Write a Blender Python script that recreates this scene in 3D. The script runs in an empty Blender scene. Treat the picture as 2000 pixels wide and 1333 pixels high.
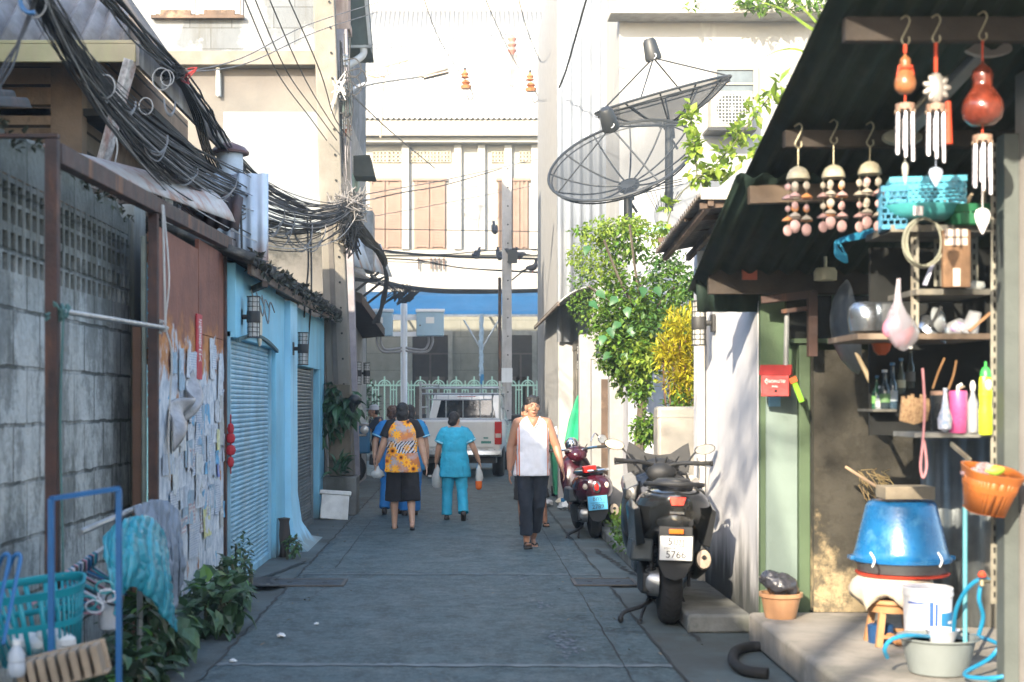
import bpy, bmesh, math, random
from mathutils import Vector, Matrix, Euler
R=math.radians; PI=math.pi
V=Vector
sc=bpy.context.scene
col=sc.collection
# ---------------------------------------------------------------- camera, sky, sun, exposure
F=2778.0; HZ=787.0; VX=900.0; CH=1.6
cam_d=bpy.data.cameras.new('camera'); cam=bpy.data.objects.new('camera',cam_d); col.objects.link(cam)
cam.location=(0,0,CH); cam.rotation_euler=(R(90),0,0)
cam_d.sensor_width=36; cam_d.lens=50; cam_d.shift_x=0.05; cam_d.shift_y=0.06
cam_d.clip_start=0.1; cam_d.clip_end=600
cam_d.dof.use_dof=True; cam_d.dof.focus_distance=17.0; cam_d.dof.aperture_fstop=2.4
sc.camera=cam
SUN_AZ=25.0; SUN_EL=23.0
w=bpy.data.worlds.new('World'); sc.world=w; w.use_nodes=True
nt=w.node_tree; bg=nt.nodes['Background']
sky=nt.nodes.new('ShaderNodeTexSky'); sky.sky_type='NISHITA'; sky.sun_disc=False
sky.sun_elevation=R(SUN_EL); sky.sun_rotation=R(180+SUN_AZ); sky.air_density=1.0; sky.dust_density=1.5; sky.ozone_density=1.0
nt.links.new(sky.outputs[0],bg.inputs[0]); bg.inputs[1].default_value=0.15
sd=bpy.data.lights.new('sun','SUN'); sd.energy=2.9; sd.angle=R(0.5); sd.color=(1.0,0.87,0.68)
so=bpy.data.objects.new('sun',sd); col.objects.link(so); so.location=(-10,-20,20)
_d=V((math.sin(R(SUN_AZ))*math.cos(R(SUN_EL)),math.cos(R(SUN_AZ))*math.cos(R(SUN_EL)),-math.sin(R(SUN_EL))))
so.rotation_euler=_d.to_track_quat('-Z','Y').to_euler()
sc.view_settings.view_transform='Standard'; sc.view_settings.look='None'
sc.view_settings.exposure=2.4; sc.view_settings.gamma=1.0
# ---------------------------------------------------------------- helpers
def P(px,py,Y): return V(((px-VX)*Y/F,Y,CH-(py-HZ)*Y/F))
def G(px,py,z=0.0):
    Y=F*(CH-z)/(py-HZ); return V(((px-VX)*Y/F,Y,z))
def frame(d,up=V((0,0,1))):
    d=d.normalized()
    if abs(d.dot(up))>.98: up=V((0,1,0))
    x=d.cross(up).normalized(); y=d.cross(x).normalized()
    return x,y,d
class MB:
    def __init__(s): s.v=[];s.f=[];s.m=[];s.M=None
    def add(s,vs,fs,m=0):
        b=len(s.v)
        if s.M is not None: vs=[s.M@V(p) for p in vs]
        s.v+= [tuple(p) for p in vs]; s.f+=[tuple(i+b for i in f) for f in fs]; s.m+=[m]*len(fs); return s
    def box(s,x0,y0,z0,x1,y1,z1,m=0):
        x0,x1=sorted((x0,x1));y0,y1=sorted((y0,y1));z0,z1=sorted((z0,z1))
        vs=[(x0,y0,z0),(x1,y0,z0),(x1,y1,z0),(x0,y1,z0),(x0,y0,z1),(x1,y0,z1),(x1,y1,z1),(x0,y1,z1)]
        return s.add(vs,[(0,3,2,1),(4,5,6,7),(0,1,5,4),(1,2,6,5),(2,3,7,6),(3,0,4,7)],m)
    def bar(s,p0,p1,w,h=None,m=0,w1=None,h1=None,up=V((0,0,1))):
        h=h or w; w1=w1 or w; h1=h1 or h; p0=V(p0);p1=V(p1); x,y,d=frame(p1-p0,up)
        vs=[]
        for p,a,b in ((p0,w/2,h/2),(p1,w1/2,h1/2)):
            vs+=[p-x*a-y*b,p+x*a-y*b,p+x*a+y*b,p-x*a+y*b]
        return s.add(vs,[(0,3,2,1),(4,5,6,7),(0,1,5,4),(1,2,6,5),(2,3,7,6),(3,0,4,7)],m)
    def tube(s,pts,r,n=8,m=0,cap=True,closed=False):
        pts=[V(p) for p in pts]; k=len(pts)
        rs=r if isinstance(r,(list,tuple)) else [r]*k
        vs=[];fs=[]; px=None
        for i,p in enumerate(pts):
            if closed: d=pts[(i+1)%k]-pts[i-1]
            else: d=pts[min(i+1,k-1)]-pts[max(i-1,0)]
            if d.length<1e-9: d=V((0,0,1))
            d.normalize()
            if px is None: x,y,_=frame(d)
            else:
                x=px-d*px.dot(d)
                if x.length<1e-6: x,_,_=frame(d)
                x.normalize(); y=d.cross(x)
            px=x
            for j in range(n):
                a=2*PI*j/n; vs.append(p+(x*math.cos(a)+y*math.sin(a))*rs[i])
        for i in range(k-1 if not closed else k):
            i2=(i+1)%k
            for j in range(n):
                j2=(j+1)%n; fs.append((i*n+j,i*n+j2,i2*n+j2,i2*n+j))
        if cap and not closed: fs.append(tuple(range(n-1,-1,-1))); fs.append(tuple((k-1)*n+j for j in range(n)))
        return s.add(vs,fs,m)
    def lathe(s,prof,c=(0,0,0),n=20,m=0,axis=None,sx=1,sy=1,wob=0):
        c=V(c); x,y,d=(V((1,0,0)),V((0,1,0)),V((0,0,1))) if axis is None else frame(V(axis))
        vs=[];fs=[];k=len(prof)
        for r,z in prof:
            for j in range(n):
                a=2*PI*j/n; rr=max(r,1e-4)*(1+wob*math.sin(a*3+z*9))
                vs.append(c+x*math.cos(a)*rr*sx+y*math.sin(a)*rr*sy+d*z)
        for i in range(k-1):
            for j in range(n):
                j2=(j+1)%n; fs.append((i*n+j,i*n+j2,(i+1)*n+j2,(i+1)*n+j))
        fs.append(tuple(range(n-1,-1,-1))); fs.append(tuple((k-1)*n+j for j in range(n)))
        return s.add(vs,fs,m)
    def ell(s,c,r,rot=None,n=14,m=0):
        c=V(c); r=r if isinstance(r,(tuple,list)) else (r,r,r); rot=rot or Matrix.Identity(3)
        vs=[];fs=[];k=n//2+1
        for i in range(k):
            t=PI*i/(k-1)
            for j in range(n):
                a=2*PI*j/n
                q=V((math.sin(t)*math.cos(a)*r[0],math.sin(t)*math.sin(a)*r[1],math.cos(t)*r[2]))
                vs.append(c+rot@q)
        for i in range(k-1):
            for j in range(n):
                j2=(j+1)%n; fs.append((i*n+j,(i+1)*n+j,(i+1)*n+j2,i*n+j2))
        return s.add(vs,fs,m)
    def loft(s,rings,m=0,cap=True):
        n=len(rings[0]);vs=[p for r in rings for p in r];fs=[]
        for i in range(len(rings)-1):
            for j in range(n):
                j2=(j+1)%n; fs.append((i*n+j,i*n+j2,(i+1)*n+j2,(i+1)*n+j))
        if cap: fs.append(tuple(range(n-1,-1,-1))); fs.append(tuple((len(rings)-1)*n+j for j in range(n)))
        return s.add(vs,fs,m)
    def prism(s,poly,ext,m=0):
        e=V(ext); a=[V(p) for p in poly]; n=len(a)
        fs=[tuple(range(n-1,-1,-1)),tuple(range(n,2*n))]+[(i,(i+1)%n,(i+1)%n+n,i+n) for i in range(n)]
        return s.add(a+[p+e for p in a],fs,m)
    def grid(s,fn,nu,nv,m=0):
        vs=[fn(i/nu,j/nv) for j in range(nv+1) for i in range(nu+1)]
        fs=[(j*(nu+1)+i,j*(nu+1)+i+1,(j+1)*(nu+1)+i+1,(j+1)*(nu+1)+i) for j in range(nv) for i in range(nu)]
        return s.add(vs,fs,m)
    def corr(s,o,u,v,wl=.076,amp=.012,m=0,nv=1,seg=6,rag=0,rng=None):
        # corrugated sheet: waves run along v, repeat along u
        o=V(o);u=V(u);v=V(v);nr=u.cross(v).normalized();L=u.length;nu=max(2,int(L/wl*seg))
        rg=rng or random.Random(3)
        j=[rg.uniform(-rag,rag) for _ in range(nu+1)]
        return s.grid(lambda a,b:o+u*a+v*b+nr*amp*math.sin(2*PI*a*L/wl)+(v.normalized()*j[int(a*nu+.5)//3*3%(nu+1)] if b==1 and rag else V((0,0,0))),nu,nv,m)
WO={}
def wo(o):
    p=V((0,0,0))
    while o is not None: p=p+V(o.location); o=o.parent
    return p
def obj(name,mb,mats,parent=None,world=False,smooth=40,bevel=0,sub=0,remesh=0,solid=0,label=None,disp=0,smo=0):
    me=bpy.data.meshes.new(name); off=wo(parent) if world else V((0,0,0))
    me.from_pydata([(a-off.x,b-off.y,c-off.z) for a,b,c in mb.v],[],mb.f)
    if remesh:
        bm=bmesh.new(); bm.from_mesh(me); bmesh.ops.recalc_face_normals(bm,faces=bm.faces); bm.to_mesh(me); bm.free()
    mats=mats if isinstance(mats,(list,tuple)) else [mats]
    for m in mats: me.materials.append(m)
    if len(mats)>1:
        me.polygons.foreach_set('material_index',[min(i,len(mats)-1) for i in mb.m])
    me.update()
    if smooth:
        me.shade_smooth()
        if not remesh:
            me.set_sharp_from_angle(angle=R(smooth))
    o=bpy.data.objects.new(name,me); col.objects.link(o)
    if parent is not None: o.parent=parent
    if bevel:
        b=o.modifiers.new('bevel','BEVEL'); b.width=bevel; b.segments=2; b.limit_method='ANGLE'; b.angle_limit=R(40)
    if remesh:
        b=o.modifiers.new('remesh','REMESH'); b.mode='VOXEL'; b.voxel_size=remesh; b.use_smooth_shade=True
        if smo:
            b=o.modifiers.new('smooth','SMOOTH'); b.factor=.5; b.iterations=smo
    if sub:
        b=o.modifiers.new('sub','SUBSURF'); b.levels=sub; b.render_levels=sub
    if solid:
        b=o.modifiers.new('solid','SOLIDIFY'); b.thickness=solid; b.offset=0
    if disp:
        t=bpy.data.textures.new(name,'CLOUDS'); t.noise_scale=disp[1]; t.noise_depth=2
        b=o.modifiers.new('disp','DISPLACE'); b.texture=t; b.strength=disp[0]; b.mid_level=.5; b.texture_coords='LOCAL'
    if label: o['label']=label
    return o
def tag(o,label=None,cat=None,group=None,kind=None):
    if label: o['label']=label
    if cat: o['category']=cat
    if group: o['group']=group
    if kind: o['kind']=kind
    return o
def thing(name,label,cat,loc=(0,0,0),rz=0,group=None):
    o=bpy.data.objects.new(name,None); col.objects.link(o); o.empty_display_size=.1
    o.location=V(loc); o.rotation_euler=(0,0,rz)
    return tag(o,label,cat,group)
def one(name,label,cat,mb,mats,group=None,kind=None,**k):
    xs=[p[0] for p in mb.v];ys=[p[1] for p in mb.v];zs=[p[2] for p in mb.v]
    b=V(((min(xs)+max(xs))/2,(min(ys)+max(ys))/2,min(zs)))
    mb.v=[(p[0]-b.x,p[1]-b.y,p[2]-b.z) for p in mb.v]
    o=obj(name,mb,mats,None,**k); o.location=b
    return tag(o,label,cat,group,kind)
def struct(name,mb,mats,**k):
    o=obj(name,mb,mats,**k); o['kind']='structure'; return o
def copy_tree(o,parent=None):
    c=o.copy(); col.objects.link(c)
    if parent is not None: c.parent=parent; c.matrix_parent_inverse=o.matrix_parent_inverse.copy()
    for ch in [x for x in list(col.objects) if x.parent is o]: copy_tree(ch,c)
    return c
def dup(o,loc,rz=None,label=None,group=None,scale=None):
    c=copy_tree(o); c.location=V(loc)
    if rz is not None: c.rotation_euler=(0,0,rz)
    if label: c['label']=label
    if group: c['group']=group
    if scale: c.scale=(scale,)*3
    return c
# ---------------------------------------------------------------- materials
MC={}
def nd(nt,t,**k):
    n=nt.nodes.new(t)
    for a,b in k.items(): setattr(n,a,b)
    return n
def mixc(nt,f,a,b,mode='MIX'):
    n=nt.nodes.new('ShaderNodeMix'); n.data_type='RGBA'; n.blend_type=mode; n.clamp_factor=True
    for s,vv in ((n.inputs[0],f),(n.inputs[6],a),(n.inputs[7],b)):
        if hasattr(vv,'is_output') or isinstance(vv,bpy.types.NodeSocket): nt.links.new(vv,s)
        elif isinstance(vv,(int,float)): s.default_value=vv
        else: s.default_value=(*vv[:3],1)
    return n.outputs[2]
def math_(nt,op,a,b=None,c=None,clamp=False):
    n=nt.nodes.new('ShaderNodeMath'); n.operation=op; n.use_clamp=clamp
    for i,vv in enumerate((a,b,c)):
        if vv is None: continue
        if isinstance(vv,bpy.types.NodeSocket): nt.links.new(vv,n.inputs[i])
        else: n.inputs[i].default_value=vv
    return n.outputs[0]
def coords(nt,scale=(1,1,1),rot=(0,0,0),loc=(0,0,0)):
    t=nt.nodes.new('ShaderNodeTexCoord'); mp=nt.nodes.new('ShaderNodeMapping')
    mp.inputs['Scale'].default_value=scale; mp.inputs['Rotation'].default_value=rot; mp.inputs['Location'].default_value=loc
    nt.links.new(t.outputs['Object'],mp.inputs[0]); return mp.outputs[0]
def noise(nt,sc_,det=4,vec=None,dist=0,rough=.55):
    n=nt.nodes.new('ShaderNodeTexNoise'); n.inputs['Scale'].default_value=sc_; n.inputs['Detail'].default_value=det
    n.inputs['Distortion'].default_value=dist; n.inputs['Roughness'].default_value=rough
    if vec is None: vec=coords(nt)
    nt.links.new(vec,n.inputs['Vector']); return n.outputs['Fac']
def ramp(nt,f,a,b):
    n=nt.nodes.new('ShaderNodeMapRange'); n.interpolation_type='SMOOTHSTEP'
    nt.links.new(f,n.inputs[0]); n.inputs[1].default_value=a; n.inputs[2].default_value=b; return n.outputs[0]
def sepz(nt,axis=2):
    t=nt.nodes.new('ShaderNodeTexCoord'); s=nt.nodes.new('ShaderNodeSeparateXYZ'); nt.links.new(t.outputs['Object'],s.inputs[0]); return s.outputs[axis]
def newmat(name):
    m=bpy.data.materials.new(name); m.use_nodes=True; nt=m.node_tree; return m,nt,nt.nodes['Principled BSDF']
def dk(c,f): return tuple(max(0,min(1,x*f)) for x in c[:3])
def M(name,c=None,rough=.6,metal=0,var=.25,scale=5,bump=.15,bscale=60,c2=None,dirt=None,damt=.5,dscale=2.5,streak=True,alpha=1,trans=0,coat=0,isl=0,sss=0,emit=0,tl=0,spec=.5,zdirt=None):
    if name in MC: return MC[name]
    m,nt,b=newmat(name); MC[name]=m
    c2=c2 or dk(c,1-var)
    out=mixc(nt,ramp(nt,noise(nt,scale,5),.35,.68),c,c2)
    if dirt is not None:
        vec=coords(nt,(1,1,.16) if streak else (1,1,1),loc=(3.1,1.7,.4))
        f=ramp(nt,noise(nt,dscale,6,vec,rough=.65),.62-.3*damt,.78-.2*damt)
        out=mixc(nt,math_(nt,'MULTIPLY',f,min(1,.45+damt*.5)),out,dirt)
    if zdirt is not None: # (z0,z1,colour): grime rising from z0 up to z1 with ragged edge
        z0,z1,cc=zdirt
        zz=math_(nt,'ADD',sepz(nt),math_(nt,'MULTIPLY',math_(nt,'SUBTRACT',noise(nt,3,6,coords(nt,(1.5,1.5,.35))),.5),-(abs(z1-z0))*2.2))
        out=mixc(nt,ramp(nt,zz,z1,z0) ,out,cc)
    if isl:
        g=nt.nodes.new('ShaderNodeNewGeometry'); h=nt.nodes.new('ShaderNodeHueSaturation')
        v=math_(nt,'MULTIPLY_ADD',g.outputs['Random Per Island'],isl*1.3,1-isl*.65)
        nt.links.new(v,h.inputs['Value'])
        hu=math_(nt,'MULTIPLY_ADD',math_(nt,'FRACT',math_(nt,'MULTIPLY',g.outputs['Random Per Island'],7.31)),.05*isl,.5-.025*isl)
        nt.links.new(hu,h.inputs['Hue']); nt.links.new(out,h.inputs['Color']); out=h.outputs[0]
    nt.links.new(out,b.inputs['Base Color'])
    rn=math_(nt,'MULTIPLY_ADD',noise(nt,scale*2.3,3),.3,rough-.15,clamp=True); nt.links.new(rn,b.inputs['Roughness'])
    b.inputs['Metallic'].default_value=metal; b.inputs['Specular IOR Level'].default_value=spec
    if bump:
        bn=nt.nodes.new('ShaderNodeBump'); bn.inputs['Strength'].default_value=bump; bn.inputs['Distance'].default_value=.01
        nt.links.new(noise(nt,bscale,4),bn.inputs['Height']); nt.links.new(bn.outputs[0],b.inputs['Normal'])
    if coat: b.inputs['Coat Weight'].default_value=coat
    if trans: b.inputs['Transmission Weight'].default_value=trans; b.inputs['IOR'].default_value=1.3
    if sss: b.inputs['Subsurface Weight'].default_value=sss; b.inputs['Subsurface Radius'].default_value=(.02,.008,.004); b.inputs['Subsurface Scale'].default_value=1
    if alpha<1: b.inputs['Alpha'].default_value=alpha
    if emit: b.inputs['Emission Color'].default_value=(*c,1); b.inputs['Emission Strength'].default_value=emit
    if tl:
        t=nt.nodes.new('ShaderNodeBsdfTranslucent'); nt.links.new(out,t.inputs[0]); mx=nt.nodes.new('ShaderNodeMixShader'); mx.inputs[0].default_value=tl
        nt.links.new(b.outputs[0],mx.inputs[1]); nt.links.new(t.outputs[0],mx.inputs[2]); nt.links.new(mx.outputs[0],nt.nodes['Material Output'].inputs[0])
    return m
def text_mb(s,size,c,xdir,ydir,depth=.002,align='CENTER'):
    cu=bpy.data.curves.new('txt','FONT'); cu.body=s; cu.size=size; cu.align_x=align; cu.align_y='CENTER'; cu.resolution_u=3
    o=bpy.data.objects.new('txt',cu); col.objects.link(o); bpy.context.view_layer.update()
    me=bpy.data.meshes.new_from_object(o.evaluated_get(bpy.context.evaluated_depsgraph_get()))
    x=V(xdir).normalized();y=V(ydir).normalized();n=x.cross(y); mb=MB()
    vs=[V(c)+x*v.co.x+y*v.co.y+n*depth for v in me.vertices]
    mb.add(vs,[tuple(p.vertices) for p in me.polygons])
    bpy.data.objects.remove(o); bpy.data.curves.remove(cu); bpy.data.meshes.remove(me); return mb
def wire(mb,p0,p1,sag,r=.006,n=14,seg=4,jit=0,rng=None,m=0):
    p0=V(p0);p1=V(p1);pts=[]
    for i in range(n+1):
        t=i/n; p=p0.lerp(p1,t); p.z-=sag*4*t*(1-t)
        if jit and 0<i<n: p+=V((rng.uniform(-jit,jit),rng.uniform(-jit,jit),rng.uniform(-jit,jit)))
        pts.append(p)
    mb.tube(pts,r,seg,m)
    return mb
def smoothpath(pts,k=6):
    pts=[V(p) for p in pts];o=[]
    for i in range(len(pts)-1):
        p0=pts[max(i-1,0)];p1=pts[i];p2=pts[i+1];p3=pts[min(i+2,len(pts)-1)]
        for j in range(k):
            t=j/k;o.append(.5*((2*p1)+(p2-p0)*t+(2*p0-5*p1+4*p2-p3)*t*t+(3*p1-p0-3*p2+p3)*t**3))
    o.append(pts[-1]);return o
def path3(pts,k=5): return smoothpath([P(*p) for p in pts],k)
def leaf(mb,p,d,up,L,W,m=0,fancy=False):
    x=d.cross(up)
    if x.length<1e-4: x=V((1,0,0))
    x.normalize(); n=x.cross(d).normalized()
    if fancy:
        q=[p,p+d*L*.25-x*W*.5+n*L*.06,p+d*L*.6-x*W*.36+n*L*.05,p+d*L-n*L*.22,p+d*L*.6+x*W*.36+n*L*.05,p+d*L*.25+x*W*.5+n*L*.06,p+d*L*.3,p+d*L*.65-n*L*.05]
        mb.add(q,[(0,1,6),(1,2,7,6),(2,3,7),(0,6,5),(6,7,4,5),(7,3,4)],m)
    else:
        q=[p,p+d*L*.5-x*W*.5+n*W*.2,p+d*L,p+d*L*.5+x*W*.5+n*W*.2]
        mb.add(q,[(0,1,2),(0,2,3)],m)
def leaves(mb,c,r,n,L,rng,W=None,droop=.3,m=0,fancy=False,shell=.35):
    c=V(c); r=V(r if hasattr(r,'__len__') else (r,r,r))
    for i in range(n):
        q=V((rng.gauss(0,1),rng.gauss(0,1),rng.gauss(0,1))).normalized()
        t=shell+(1-shell)*rng.random()**.6
        p=c+V((q.x*r.x*t,q.y*r.y*t,q.z*r.z*t))
        d=(q*.6+V((rng.uniform(-1,1),rng.uniform(-1,1),rng.uniform(-1,1)))+V((0,0,-droop))).normalized()
        up=V((rng.uniform(-.5,.5),rng.uniform(-.5,.5),1)).normalized()
        l=L*rng.uniform(.6,1.3); leaf(mb,p,d,up,l,(W or l*.55) if W is None else W*l/L,m,fancy)
# ================================================================ special materials
def block_mat(name,c,c2,bw,bh,mortar,stain,samt=.6,rot=(R(90),0,0),moss=None,mort=.007,wob=0,plaster=None,bumpy=.6,lo=(0,0,0),zd=None):
    m,nt,b=newmat(name); MC[name]=m; vec=coords(nt,(1,1,1),(0,0,0),lo)
    sx=nd(nt,'ShaderNodeSeparateXYZ'); cx=nd(nt,'ShaderNodeCombineXYZ'); nt.links.new(vec,sx.inputs[0])
    nt.links.new(sx.outputs[1 if rot[2] else 0],cx.inputs[0]); nt.links.new(sx.outputs[2] if not wob else math_(nt,'ADD',sx.outputs[2],math_(nt,'MULTIPLY',math_(nt,'SUBTRACT',noise(nt,7,5),.5),wob)),cx.inputs[1]); vec=cx.outputs[0]
    br=nd(nt,'ShaderNodeTexBrick'); nt.links.new(vec,br.inputs['Vector'])
    br.inputs['Scale'].default_value=1; br.inputs['Brick Width'].default_value=bw; br.inputs['Row Height'].default_value=bh
    br.inputs['Mortar Size'].default_value=mort; br.inputs['Mortar Smooth'].default_value=.4
    br.inputs['Color1'].default_value=(*c,1); br.inputs['Color2'].default_value=(*c2,1); br.inputs['Mortar'].default_value=(*mortar,1)
    out=br.outputs['Color']
    out=mixc(nt,math_(nt,'MULTIPLY',ramp(nt,noise(nt,4,6),.3,.75),.35),out,dk(c,.55))
    f=ramp(nt,noise(nt,3.2,6,coords(nt,(1,1,.14)),rough=.7),.45,.7)
    out=mixc(nt,math_(nt,'MULTIPLY',f,samt),out,stain)
    if wob:
        fe=ramp(nt,noise(nt,2.4,8,coords(nt,(1,1,.5),loc=(6,2,9)),rough=.75),.48,.6); out=mixc(nt,math_(nt,'MULTIPLY',fe,.6),out,(.56,.56,.52))
        fd=ramp(nt,noise(nt,1.5,9,coords(nt,(1,1,.8),loc=(2,8,5)),rough=.8),.46,.56); out=mixc(nt,math_(nt,'MULTIPLY',fd,.55),out,(.055,.06,.05))
    f2=ramp(nt,noise(nt,9,6,coords(nt,(1,1,.5),loc=(4,4,4)),rough=.75),.56,.68)
    out=mixc(nt,math_(nt,'MULTIPLY',f2,samt*.7),out,dk(stain,.6))
    if moss:
        z0,z1,cc=moss
        zz=math_(nt,'ADD',sepz(nt),math_(nt,'MULTIPLY',math_(nt,'SUBTRACT',noise(nt,3.5,8,coords(nt,(1,1,.4)),rough=.75),.5),1.9))
        out=mixc(nt,math_(nt,'MULTIPLY',ramp(nt,zz,z0,z1),.82),out,cc)
    if zd:
        z0,z1,cc=zd
        zz=math_(nt,'ADD',sepz(nt),math_(nt,'MULTIPLY',math_(nt,'SUBTRACT',noise(nt,2.5,6),.5),.8))
        out=mixc(nt,ramp(nt,zz,z1,z0),out,cc)
    if plaster: out=mixc(nt,ramp(nt,noise(nt,.9,6,coords(nt,loc=(1,2,8)),rough=.6),.5,.53),out,plaster)
    nt.links.new(out,b.inputs['Base Color']); b.inputs['Roughness'].default_value=.9
    bn=nd(nt,'ShaderNodeBump'); bn.inputs['Strength'].default_value=bumpy; bn.inputs['Distance'].default_value=.02
    h=math_(nt,'SUBTRACT',math_(nt,'MULTIPLY',noise(nt,22,8),.9),math_(nt,'MULTIPLY',br.outputs['Fac'],.8))
    nt.links.new(h,bn.inputs['Height']); nt.links.new(bn.outputs[0],b.inputs['Normal']); return m
def asphalt_mat():
    m,nt,b=newmat('alley_concrete'); vec=coords(nt)
    out=mixc(nt,ramp(nt,noise(nt,.45,6,rough=.6),.35,.7),(0.0273,0.0489,0.0554),(0.0418,0.0712,0.0790))
    out=mixc(nt,math_(nt,'MULTIPLY',ramp(nt,noise(nt,2.2,8,coords(nt,(1,.35,1)),rough=.8),.48,.66),.8),out,(0.0628,0.1018,0.1108))
    out=mixc(nt,math_(nt,'MULTIPLY',ramp(nt,noise(nt,1.1,5,coords(nt,(1.6,.3,1),loc=(5,2,1))),.5,.75),.55),out,(0.0210,0.0346,0.0389))
    out=mixc(nt,math_(nt,'MULTIPLY',ramp(nt,noise(nt,70,3),.55,.70),.5),out,(0.1691,0.2290,0.2308))
    out=mixc(nt,math_(nt,'MULTIPLY',ramp(nt,noise(nt,110,2,coords(nt,loc=(9,9,0))),.55,.7),.6),out,(0.0145,0.0244,0.0277))
    out=mixc(nt,math_(nt,'MULTIPLY',ramp(nt,noise(nt,9,9,coords(nt,loc=(2,2,0)),rough=.85),.46,.56),.7),out,(0.0805,0.1241,0.1334))
    out=mixc(nt,math_(nt,'MULTIPLY',ramp(nt,noise(nt,4,9,coords(nt,(1,.6,1),loc=(7,3,0)),rough=.8),.50,.58),.7),out,(0.0193,0.0356,0.0389))
    out=mixc(nt,math_(nt,'MULTIPLY',ramp(nt,noise(nt,26,6,coords(nt,loc=(4,6,0)),rough=.8),.52,.6),.55),out,(0.1288,0.1730,0.1795))
    # fine cracks
    vo=nd(nt,'ShaderNodeTexVoronoi'); vo.feature='DISTANCE_TO_EDGE'; vo.inputs['Scale'].default_value=.33
    wv=nd(nt,'ShaderNodeVectorMath'); wv.operation='ADD'; nt.links.new(vec,wv.inputs[0])
    nn=nd(nt,'ShaderNodeTexNoise'); nn.inputs['Scale'].default_value=2.2; nn.inputs['Detail'].default_value=6; nt.links.new(vec,nn.inputs['Vector'])
    ms=nd(nt,'ShaderNodeVectorMath'); ms.operation='SCALE'; ms.inputs[3].default_value=.7; nt.links.new(nn.outputs['Color'],ms.inputs[0]); nt.links.new(ms.outputs[0],wv.inputs[1])
    nt.links.new(wv.outputs[0],vo.inputs['Vector'])
    ck=math_(nt,'MULTIPLY',math_(nt,'LESS_THAN',vo.outputs['Distance'],.0035),ramp(nt,noise(nt,.6,2),.5,.56))
    out=mixc(nt,math_(nt,'MULTIPLY',ck,.8),out,(0.0161,0.0254,0.0308))
    nt.links.new(out,b.inputs['Base Color']); b.inputs['Roughness'].default_value=.8
    nt.links.new(math_(nt,'MULTIPLY_ADD',noise(nt,3,4),.5,.48),b.inputs['Roughness'])
    bn=nd(nt,'ShaderNodeBump'); bn.inputs['Strength'].default_value=.45; bn.inputs['Distance'].default_value=.006
    nt.links.new(noise(nt,90,5),bn.inputs['Height']); nt.links.new(bn.outputs[0],b.inputs['Normal']); return m
A=asphalt_mat()
conc=M('rough_concrete',(.10,.13,.132),.9,var=.35,scale=1.3,bump=.5,bscale=40,dirt=(.06,.065,.06),damt=.7,dscale=1.5,streak=False)
conc2=M('kerb_concrete',(.2,.205,.195),.9,var=.35,scale=3,bump=.6,bscale=30,dirt=(.07,.075,.06),damt=.7,dscale=3,streak=False)
line=M('joint_dirt',(.035,.04,.04),.95,bump=.3)
rust=M('rusty_steel',(.075,.04,.032),.75,.2,c2=(.04,.028,.026),scale=6,bump=.35,dirt=(.26,.10,.035),damt=.35,dscale=6)
dwood=M('weathered_wood',(.10,.065,.045),.8,var=.4,scale=4,bump=.4,dirt=(.30,.20,.13),damt=.35,dscale=4,streak=False)
dark=M('dark_void',(.006,.007,.007),.9,bump=0)
white=M('white_paint',(.72,.72,.70),.6,var=.1,scale=2,dirt=(.42,.4,.36),damt=.25)
steelm=M('galvanised_steel',(.42,.45,.47),.45,.7,var=.25,scale=9,bump=.1)
blackp=M('black_plastic',(.018,.02,.022),.45,var=.3)
# ================================================================ ground
rg=random.Random(11)
g=MB(); g.grid(lambda a,b:V((-60+120*a,-40+150*b,0)),4,4); struct('ground',g,conc)
g=MB(); g.box(-1.5,-12,-.05,1.27,31,.012); struct('road',g,A)
g=MB(); g.box(-60,31,-.05,60,38.6,.008); g.box(-60,38.6,-.05,60,41,.14,1); struct('cross_street',g,[A,conc2])
# gutter strips, joints: shallow dark dirt sheets standing a few mm proud
g=MB()
def strip(p0,p1,w,z,mb,jit=.012,n=40,m=0):
    p0=V(p0);p1=V(p1);d=(p1-p0);x=V((-d.y,d.x,0)).normalized();L=[];Rr=[]
    vs=[];fs=[]
    for i in range(n+1):
        p=p0+d*i/n+x*rg.uniform(-jit,jit); ww=w*rg.uniform(.45,1.3)
        vs+=[(p.x-x.x*ww/2,p.y-x.y*ww/2,z),(p.x+x.x*ww/2,p.y+x.y*ww/2,z)]
    for i in range(n): fs.append((2*i,2*i+1,2*i+3,2*i+2))
    mb.add(vs,fs,m)
strip((-1.49,4,0),(-1.49,30,0),.022,.017,g,n=200); strip((1.28,4,0),(1.3,30,0),.02,.017,g,n=160)
strip((-1.85,12.6,0),(-1.55,14.2,0),.04,.017,g); strip((-1.2,13.6,0),(-1.2,19,0),.012,.017,g,.006,60)
strip((.98,8,0),(1.03,20,0),.01,.017,g,.006,90); strip((1.6,9.5,0),(1.52,13,0),.03,.006,g,n=40)
strip((1.62,13,0),(1.45,15.5,0),.06,.006,g,.03,30)
strip((-2.0,12,0),(-1.5,12.6,0),.02,.017,g); strip((-1.5,17.6,0),(1.27,17.7,0),.012,.017,g,.006,50)
strip((-.2,21.3,0),(1.2,21.4,0),.02,.017,g,.01,30); strip((-1.3,10.4,0),(-.2,9.7,0),.006,.017,g,.02,30)
struct('road_joints',g,line)
g=MB(); strip((-1.45,13.15,0),(1.3,13.1,0),.06,.0165,g,.012,60); strip((-1.5,8.62,0),(1.27,8.55,0),.08,.0165,g,.02,60)
pale=M('worn_joint',(.17,.20,.21),.85,var=.3,scale=8)
struct('road_seams',g,pale)
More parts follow.
